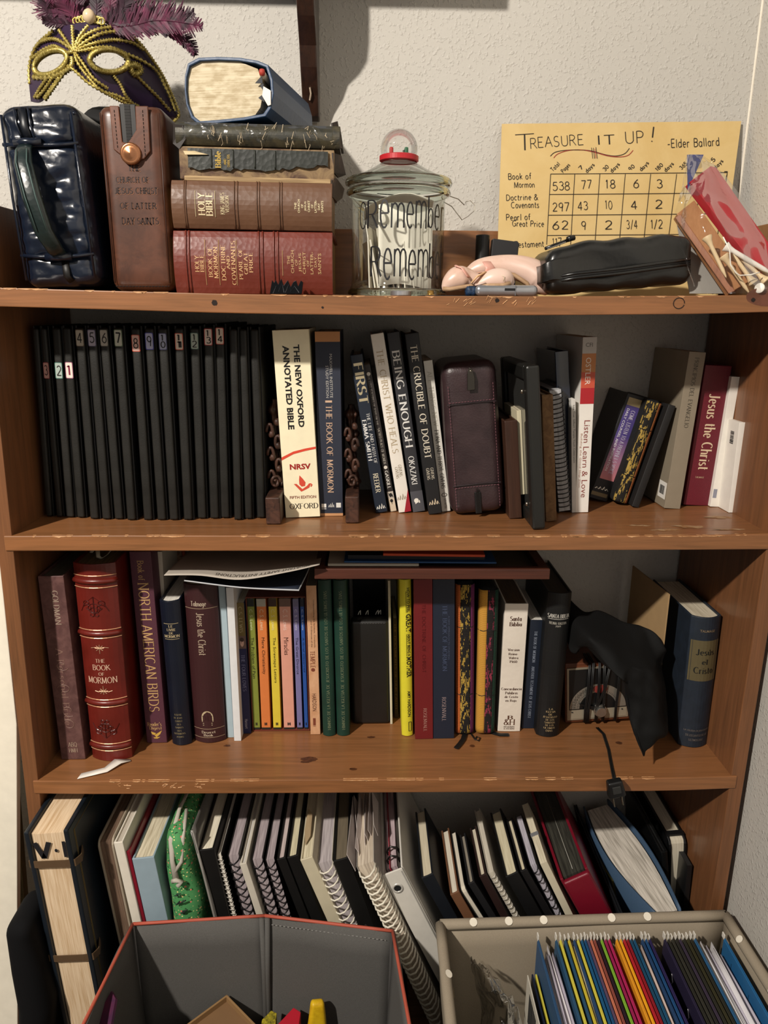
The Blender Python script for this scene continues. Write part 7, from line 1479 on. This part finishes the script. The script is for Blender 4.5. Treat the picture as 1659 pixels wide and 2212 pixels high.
book4('second black hardback with narrow cream page tops, touching the planner', (1120, 1884, 1138, 1878, 1178, 1986, 1196, 1980), .003, .12, mat('#131214', .5), mat('#d9cfb4', .8, 'pages', h2='#b8ad8e'))
coil4('black wire planner with lilac page edges and a grey elastic band', (1142, 1876, 1160, 1868, 1196, 1982, 1214, 1976), .004, .12, mat('#26262a', .5), mat('#17171a', .3), mat('#c2bdc6', .8, 'pages', h2='#8f8a96'), 18, .008, .0011)
e, S, t, h = book4('cream notebook with grey elastic band beside the maroon album', (1163, 1868, 1182, 1860, 1214, 1970, 1232, 1964), .006, .14, mat('#cfc6ae', .5), mat('#ded5bd', .8, 'pages', h2='#bdb296'), 'soft', 'notebook', 'notebook')
MB().box(-t/2-.001, t/2+.001, .06, .067, 0, h+.001).build('elastic_band', mat('#77777a', .6), e)
# maroon photo album with black pages
e, t, h = place4('large crimson photo album with thick black pages', (1200, 1915, 1268, 1872, 1240, 1990, 1322, 1968), -.004, 'photo_album', 'album')
CRM = mat('#7a1226', .4, 'cloth', h2='#640c1e', bump=.15)
MB().rbox(t, .01, h-.006, .004, 6).build('spine', CRM, e, smooth=True).location = (0, .005, 0)
MB().box(-t/2-.001, -t/2+.0035, .004, .25, 0, h).build('cover_board', CRM, e, bevel=.001); MB().box(t/2-.0035, t/2+.001, .004, .25, 0, h).build('cover_board', CRM, e, bevel=.001)
MB().box(-t/2+.004, t/2-.004, .012, .245, .004, h-.006).build('pages', mat('#23221e', .5, 'pages', h2='#45443c'), e)
tubep(e, 'page_groove', [(0, .02, h-.0055), (.001, .2, h-.0055)], .0006, mat('#9a988e', .4), 4)
# blue album with brass label holder
e, t, h = place4('blue cloth album bulging with white pages and a brass label holder on its cover', (1412, 1968, 1466, 1956, 1424, 2040, 1478, 2030), -.02, 'album', 'album')
BLA = mat('#435a74', .5, 'cloth', h2='#364c64', bump=.12); t *= 1.0; da = .26; e.rotation_euler.z = .13
def blade(x0, x1, bow): return lambda a, b: (x0+(x1-x0)*0+bow*math.sin(math.pi*a), a*da, b*h)
mb = MB().grid(lambda a, b: (-t/2-.020*math.sin(math.pi*a*.9)*1.0, a*da, b*h), 14, 2); mb.build('cover_board', BLA, e, smooth=True, solid=.003)
mb = MB().grid(lambda a, b: (t/2+.016*math.sin(math.pi*a*.9), a*da, b*h), 14, 2); mb.build('cover_board', BLA, e, smooth=True, solid=.003)
mb = MB(); pp_ = [(-t/2+.003-.018*math.sin(math.pi*i/14*.9), .004+(da-.01)*i/14) for i in range(15)]+[(t/2-.003+.013*math.sin(math.pi*i/14*.9), .004+(da-.01)*i/14) for i in range(14, -1, -1)]
mb.prism(pp_[::-1], lambda p, q, tt: (p, q, tt), .004, h-.006); mb.build('pages', mat('#d8d0c4', .8, 'pages', h2='#8f887c'), e)
BH = mat('#b09a54', .3, metal=.8)
mb = MB(); X = lambda y: -t/2-.020*math.sin(math.pi*y/da*.9)-.003; z0, z1, y0, y1 = h-.085, h-.035, .118, .17
mb.tube([(X(y0), y0, z0), (X(y0), y0, z1), (X(y1), y1, z1), (X(y1), y1, z0), (X(y0), y0, z0)], .0022, 6); mb.build('brass_label_holder', BH, e)
MB().box(X(.144)-.0008, X(.144)+.002, y0, y1, z0, z1).build('label_window', mat('#2b3648', .3), e)
book4('black thin folder between crimson and blue albums', (1335, 1975, 1345, 1970, 1352, 2050, 1362, 2046), -.005, .26, mat('#101216', .5), mat('#1c1c1e', .6), 'hard', 'folder', 'folder')
e, t, h = fore4('black album with cream page edges and rounded corner, right end of bottom shelf', (1444, 1814, 1486, 1814, 1444, 1945, 1480, 1945), .09, .2, mat('#121314', .35), mat('#d8d0bc', .75, 'pages', h2='#b8ae98'), 'album', 'album', .004, .016)
MB().box(-t/2-.0005, t/2+.0005, .012, .022, 0, h+.0006).build('black_band', mat('#0f0f10', .5), e)
book4('broad black folder whose cover shows left of the cream edged album', (1428, 1842, 1442, 1838, 1436, 1960, 1450, 1956), .075, .185, mat('#0e0f10', .35), mat('#1a1a1a', .6), 'hard', 'folder', 'folder')
book4('glossy black folder slumped against the right side panel of the bottom shelf', (1484, 1872, 1496, 1868, 1474, 1975, 1486, 1972), .06, .2, mat('#1b1b1c', .25), mat('#242424', .6), 'soft', 'folder', 'folder')

# ------------------------------------------------------------------ grey fabric bin
ZRm = -.86
gb = thing('fabric_bin', 'grey fabric storage bin with coral piping in front of the bottom shelf', 'storage bin', (0, 0, 0))
GF = mat('#5c5a57', .85, 'cloth', h2='#4c4a47', bump=.2)
c1, c2, c3 = atZ(287, 1997, ZRm), atZ(572, 1979, ZRm), atZ(848, 2012, ZRm); lf = atZ(181, 2212, ZRm); rf_ = atZ(884, 2212, ZRm)
ext = lambda a, b, k: a+(b-a)*k
lf2, rf2 = ext(c1, lf, 1.9), ext(c3, rf_, 1.9)
BT = FLOOR+.004
def panel(par, a, b, m, nm='side_panel', inset=.012, lab=None):
    mid = ((a+b)/2)
    def fn(u, v):
        p = a.lerp(b, u); cxy = Vector(((c1.x+c3.x)/2, -.2, 0)) if par is gb else Vector((rbC.x, rbC.y, 0)); d = (cxy-Vector((p.x, p.y, 0))).normalized()
        return (p.x+d.x*inset*(1-v)+d.x*.003*math.sin(u*6+v*4), p.y+d.y*inset*(1-v)+d.y*.003*math.sin(u*6+v*4), BT+(p.z-BT)*v)
    return MB().grid(fn, 12, 8).build(nm, m, par, smooth=True, solid=.003, label=lab)
panel(gb, c1, c2, GF, 'back_panel'); panel(gb, c2, c3, GF, 'back_panel'); panel(gb, c1, lf2, GF); panel(gb, c3, rf2, GF); panel(gb, lf2, rf2, GF, 'front_panel')
mb = MB(); mb.add([(c1.x+.01, c1.y-.01, BT+.002), (c3.x-.01, c3.y-.01, BT+.002), (rf2.x-.01, rf2.y+.01, BT+.002), (lf2.x+.01, lf2.y+.01, BT+.002)], [(0, 1, 2, 3)]); mb.build('base_panel', GF, gb, solid=.003)
CO = mat('#b0523f', .6)
for a, b in ((c1, c2), (c2, c3), (c1, lf2), (c3, rf2), (lf2, rf2)): mb = MB().tube([tuple(a.lerp(b, k/6)+Vector((0, 0, .0008))) for k in range(7)], .0024, 8); mb.build('piping', CO, gb, smooth=True)
for dx in (-.004, .004): mb = MB().tube([(c2.x+dx, c2.y-.004, ZRm), (c2.x+dx*.6, c2.y-.010, ZRm-.1), (c2.x+dx*.5, c2.y-.016, BT+.01)], .004, 8); mb.build('fold_seam', GF, gb, smooth=True)
MB().tube([(c1.x+.001, c1.y-.003, ZRm), (c1.x+.008, c1.y-.010, BT)], .0025, 6).build('corner_seam', mat('#3a3836', .8), gb, smooth=True); MB().tube([(c3.x-.001, c3.y-.003, ZRm), (c3.x-.008, c3.y-.010, BT)], .0025, 6).build('corner_seam', mat('#3a3836', .8), gb, smooth=True)
stitch(gb, [(c2.x+.01, c2.y-.0035, ZRm-.012), (c3.x-.01, c3.y-.0035, ZRm-.012)], mat('#7a7874', .7), .0006, .006, .003)
# contents
def atZl(px, py, z): return atZ(px, py, z)
def boxy(name, label, cat, pts, z, depth, m, group=None, bev=.001):
    P = [atZ(*p, z) for p in pts]; c = sum(P, Vector())/len(P); n = len(P); mb = MB()
    mb.add([tuple(p-c) for p in P]+[tuple(p-c-Vector((0, 0, depth))) for p in P], [tuple(range(n))[::-1], tuple(range(n, 2*n))]+[(i, (i+1) % n, (i+1) % n+n, i+n) for i in range(n)])
    o = mb.build(name, m, bevel=bev); o.location = c; return tag(o, label, cat, group)
bx1 = thing('cardboard_box', 'open brown cardboard box with its corner up inside the grey bin', 'box', (0, 0, 0)); zb1 = -.985
P = [atZ(490, 2148, zb1), atZ(575, 2235, zb1), atZ(450, 2330, zb1), atZ(372, 2235, zb1)]; KM = mat('#8f6f48', .8, 'cloth', h2='#84653f', bump=.05)
for i in range(4):
    a, b = P[i], P[(i+1) % 4]; n_ = (b-a).cross(Vector((0, 0, 1))).normalized()*.003; mb = MB(); mb.add([a, b, b+n_, a+n_]+[q-Vector((0, 0, .16)) for q in (a, b, b+n_, a+n_)], [(0, 1, 2, 3), (4, 7, 6, 5), (0, 4, 5, 1), (1, 5, 6, 2), (2, 6, 7, 3), (3, 7, 4, 0)]); mb.build('side_panel', KM, bx1, bevel=.0006)
mb = MB(); mb.add([p-Vector((0, 0, .010)) for p in P], [(0, 1, 2, 3)]); mb.build('top_flap', mat('#77593a', .8), bx1, solid=.002)
boxy('yellow_packet', 'olive yellow packet corner beside the red packet in the grey bin', 'packet', [(566, 2202), (586, 2182), (598, 2188), (592, 2240), (560, 2240)], -1.0, .1, mat('#b0a02c', .4, 'blotch', h2='#55501c', scale=160))
boxy('red_packet', 'bright red packet corner inside the grey bin', 'packet', [(600, 2212), (634, 2176), (650, 2186), (640, 2250), (596, 2250)], -1.0, .1, mat('#b01a2c', .5))
o = MB().rbox(.030, .014, .12, .0065, 8, lambda q: (q.x*(1-.35*max(0, (q.z-.07)/.05))+.004*math.sin(q.z*26), q.y, q.z)).build('yellow_toy', mat('#dcb61e', .45, 'blotch', h2='#c79c14', scale=60, bump=.1), smooth=True); q = atZ(672, 2170, -.985); o.location = (q.x-.002, q.y-.02, -1.09); o.rotation_euler = (-.1, .12, .2); tag(o, 'yellow plastic toy with small black spots standing in the grey bin', 'toy')
sp = MB()
for k in range(7): a, b = r4.uniform(-.010, .010), r4.uniform(.05, .105); sp.add([(a, -.0064, b), (a+.0016, -.0064, b), (a+.0016, -.0064, b+.003), (a, -.0064, b+.003)], [(0, 1, 2, 3)])
sp.build('black_spots', mat('#1a1a14', .6), o, kind='stuff')
pi_ = [atZ(*p, z)+Vector((.004, -.012, .004)) for p, z in (((243, 2130), -.885), ((252, 2146), -.885), ((238, 2225), -.90), ((198, 2240), -.92), ((215, 2180), -.90))]
mb = MB(); mb.add([tuple(p) for p in pi_], [(0, 1, 2, 3, 4)]); o = mb.build('purple_folder', mat('#38213a', .4, 'blotch', h2='#6e2844', scale=12), solid=.004); tag(o, 'purple and pink folder edge along the left wall of the grey bin', 'folder')

# ------------------------------------------------------------------ beige spotted file bin
ZB = -.865
d1, d2 = atZ(951, 1996, ZB), atZ(1538, 1976, ZB); dl = atZ(944, 2212, ZB); dr = atZ(1680, 2136, ZB)
dl = Vector((d1.x-.004, dl.y, ZB)); d2 = Vector((d2.x+.02, d2.y, ZB))
dl2 = Vector((dl.x, -.45, ZB)); dr2 = Vector((d2.x+.012, -.45, ZB)); rbC = (d1+dr2)/2
fb = thing('file_bin', 'beige fabric file bin with white polka dots, full of hanging folders', 'storage bin', (0, 0, 0))
BG = mat('#9d917e', .85, 'cloth', h2='#8e8270', bump=.15); DOT = mat('#e4dccb', .8)
panel(fb, d1, d2, BG, 'back_panel'); panel(fb, d1, dl2, BG); panel(fb, d2, dr2, BG); panel(fb, dl2, dr2, BG, 'front_panel')
mb = MB(); mb.box(d1.x+.01, d2.x-.01, -.44, d1.y-.01, BT, BT+.003); mb.build('base_panel', BG, fb)
def hem(a, b, r=.0075):
    P = [a.lerp(b, k/10) for k in range(11)]; MB().tube([tuple(p+Vector((0, 0, -.001))) for p in P], r, 10).build('hem', BG, fb, smooth=True)
hem(d1, d2); hem(d1, dl2); hem(d2, dr2); hem(dl2, dr2)
def dot(p, nrm_, r=.0085):
    a = nrm_.orthogonal().normalized(); b = nrm_.cross(a); mb = MB(); mb.add([tuple(p+nrm_*.0004+(a*math.cos(k*.393)+b*math.sin(k*.393))*r*(1 if k % 2 else .97)) for k in range(16)], [tuple(range(16))]); mb.build('polka_dot', DOT, fb)
up_ = Vector((0, -.62, .78)).normalized()
for px in (1021, 1097, 1172, 1318, 1395): p = atZ(px, 1994-(px-951)*.03, ZB); pp0 = Vector((p.x, d1.lerp(d2, (p.x-d1.x)/(d2.x-d1.x)).y, ZB)); dot(pp0+up_*.0072, up_, .0058)
for k in range(5):
    p = d2.lerp(dr2, .12+.2*k); u2 = Vector((-.7, 0, .7)).normalized(); dot(p+u2*.0072, u2, .0055)
    p = d1.lerp(dl2, .22+.2*k); u3 = Vector((.5, -.2, .84)).normalized(); dot(p+u3*.0072, u3, .0055); dot(Vector((d1.x+.0135, p.y+.02, ZB-.05)), Vector((1, 0, 0)), .007)
# hanging folders: (pixel x at the back rail, colour, thickness, drop)
GH = 'hanging folders in the beige bin'
yb, yf = d1.y-.014, -.43
BLU, YEL = '#29506e', '#d2c64a'
F = [(1154, '#2c4d70', 'steel blue hanging folder, first from the left with its face showing'), (1192, BLU, 'blue hanging folder right of the loose white papers'), (1201, YEL, 'yellow folder, leftmost of the yellow ones'), (1211, BLU, 'blue folder behind the leftmost yellow one'),
     (1219, '#cdb93a', 'mustard yellow folder with a torn tan tab'), (1230, '#27466c', 'blue folder right of the mustard one'), (1238, YEL, 'bright yellow folder between two blues'), (1246, '#1a567f', 'teal blue folder right of the bright yellow'), (1253, '#1d4f79', 'deep blue folder left of the grey purple one'), (1259, '#5e4a63', 'greyish purple thin folder'),
     (1266, '#c47458', 'salmon folder, lighter of the pair'), (1273, '#8b4a3e', 'brownish salmon folder right of the lighter salmon one'), (1280, '#2c1a26', 'nearly black folder left of the lime one'), (1288, '#7fae35', 'lime green hanging folder near the middle of the row'), (1296, '#9c1f52', 'left one of the two magenta folders'), (1304, '#b02458', 'right one of the two magenta folders'),
     (1320, '#e09a24', 'amber folder, first of the two'), (1328, '#e6a71e', 'amber yellow folder beside the red ones'), (1336, '#b0222c', 'red folder beside the amber ones'), (1343, '#8f1a24', 'darker red folder right of the brighter red'), (1350, '#1c4a66', 'blue green folder right of the reds'), (1357, '#1b5274', 'blue folder left of the pink papers'),
     (1374, '#1f3f66', 'blue folder right of the pink papers'), (1382, '#1d4a78', 'medium blue folder before the purple gap'), (1390, '#2b2350', 'violet folder at the edge of the gap'),
     (1422, '#251f38', 'dark violet folder with small white staples on its face'), (1430, '#2b2a22', 'black olive folder, first of the olive row'), (1438, '#34322a', 'black olive folder, second of the olive row'), (1446, '#2a2824', 'black olive folder, third of the olive row'), (1454, '#3a3040', 'dark plum folder in the olive row'),
     (1462, '#2c2b22', 'black olive folder right of the plum one'), (1470, '#36331f', 'olive brown folder, sixth of the olive row'), (1478, '#2b2a20', 'olive brown folder, last of the olive row'), (1486, '#2c5a80', 'blue folder right of the olive row'), (1549, '#1f5d8c', 'bright blue folder nearest the right hem')]
fol = None
WH = mat('#d9d4ca', .4)
for i, (px, c_, lab) in enumerate(F):
    p = atZ(px, 1990, ZB); X0 = p.x; e = thing('hanging_folder', lab, 'folder', (X0, yb, ZB-.005), (0, 0, 0), GH)
    th = .0016; L_ = yb-yf; Hh = .22
    mm = mat(c_, .55, bump=.04)
    mb = MB(); mb.add([(-th*1.2, -L_, -Hh), (-th, -.012, -Hh), (-th, -.012, -.002), (-th, -L_, -.002), (0, -L_, -.001), (0, -.012, -.001)]+[(th*1.2, -L_, -Hh), (th, -.012, -Hh), (th, -.012, -.002), (th, -L_, -.002)], [(0, 1, 2, 3), (3, 2, 5, 4), (4, 5, 8, 9), (9, 8, 7, 6)]); mb.build('folder_sheet', mm, e, solid=.0004)
    MB().box(-.0009, .0009, -.011, -.004, -.003, .0065 if i in (0, 1, 10, 17, 22, 25, 33) else .0028+.0018*(i % 3)).build('metal_hook', WH, e, bevel=.0003)
    MB().box(-.0006, .0006, -L_, -.012, -.0022, .0006).build('metal_rod', mm, e)
    if px == 1422:
        for k in range(6): MB().tube([(-th-.0012, -.05-.055*k, -.022), (-th-.0014, -.056-.055*k, -.030), (-th-.0012, -.053-.055*k, -.036)], .0006, 4).build('white_staple', mat('#d8d4dc', .4), e)
    if px == 1549:
        for k in range(5): MB().box(-th-.0004, -th, -.04-.05*k-.001, -.04-.05*k, -.03, -.016).build('slot', mat('#0f2c44', .6), e)
def papers(label, px0, px1, n, z, col, h2='#b9b2aa', tilt=0):
    a, b = atZ(px0, 1995, ZB), atZ(px1, 1995, ZB); r5 = random.Random(px0)
    e = thing('paper_bundle', label, 'papers', ((a.x+b.x)/2, yb, z), (0, 0, 0), 'papers in the hanging folders'); w = (b.x-a.x)
    for k in range(n):
        x = -w/2+w*(k+.5)/n; dz_ = r5.uniform(-.012, .004); yy = r5.uniform(.006, .03)
        MB().grid(lambda u, v: (x+.0012*math.sin(u*5+k)+tilt*(v-.5), -yy-(yb-yf-.05)*u, dz_-.19+.19*v), 6, 1).build('sheet', mat(col if k % 3 else h2, .75), e, smooth=True, solid=.0011)
papers('white and lilac loose papers packed in the first blue hanging folder', 1160, 1189, 9, ZB-.014, '#d9d5d6', '#b5aebb'); papers('cream papers behind the mustard folder', 1222, 1229, 3, ZB-.01, '#cfc6a8')
papers('pinkish papers standing between blue folders', 1361, 1371, 4, ZB-.008, '#cdb8ae', '#e0d6c8'); papers('white papers with blue rules right of the olive folders', 1493, 1512, 6, ZB-.012, '#dcdadc'); papers('tall stack of white papers beside the last blue folder', 1517, 1543, 8, ZB-.016, '#dddadd', '#b9b4c0')
# odds and ends in the left of the bin
e = thing('crumpled_plastic', 'crumpled clear plastic wrapper in the left part of the beige bin', 'wrapper', (0, 0, 0)); PLF = clear('wrap_film', '#e4e4e2', .1, film=True, bump=.5, base=.05, amp=.7)
W3 = patch([[atZ(1015, 2062, -.90), atZ(1030, 2075, -.90), atZ(1060, 2100, -.91)], [atZ(1022, 2110, -.93), atZ(1060, 2130, -.90), atZ(1090, 2140, -.92)], [atZ(1040, 2180, -.98), atZ(1090, 2180, -.93), atZ(1118, 2180, -.95)], [atZ(1030, 2240, -1.02), atZ(1080, 2250, -.97), atZ(1135, 2250, -.98)]])
MB().grid(lambda u, v: (lambda p: (p.x, p.y, p.z+.016*noise.noise(Vector((u*5, v*7, 1)))))(W3(u, v)), 30, 40).build('film', PLF, e, smooth=True)
def sheet4(name, label, cat, px, X1, top, m, th=.002, y0=None, y1=-.40, nm=None):
    pass
def stand(name, label, cat, pa, z, m, th, L_=.2, group=None):
    a = atZ(pa[0], pa[1], z); o = MB().box(-th/2, th/2, -L_, 0, -.17, 0).build(name, m, bevel=.0005); o.location = (a.x, a.y, z); return tag(o, label, cat, group)
o = stand('barcode_card', 'white card with printed barcode leaning in the beige bin', 'card', (1140, 2106), -.90, mat('#c4beb0', .6), .0016); mb = MB(); x = .02
while x < .06: w = r4.uniform(.0006, .0018); mb.box(-.0012, -.0009, -x-w, -x, -.06, -.012); x += w+r4.uniform(.0006, .0016)
mb.build('barcode', mat('#2a2a2a', .6), o)
for px, c_, lab in ((1150, '#141d33', 'navy folder right of the barcode card'), (1158, YEL, 'yellow folder sandwiched between navy ones, low in the beige bin'), (1168, '#1d2a4a', 'navy folder right of the low yellow one')): stand('folder', lab, 'folder', (px, 2104), -.905, mat(c_, .5), .0022, .2, 'short folders in the beige bin')
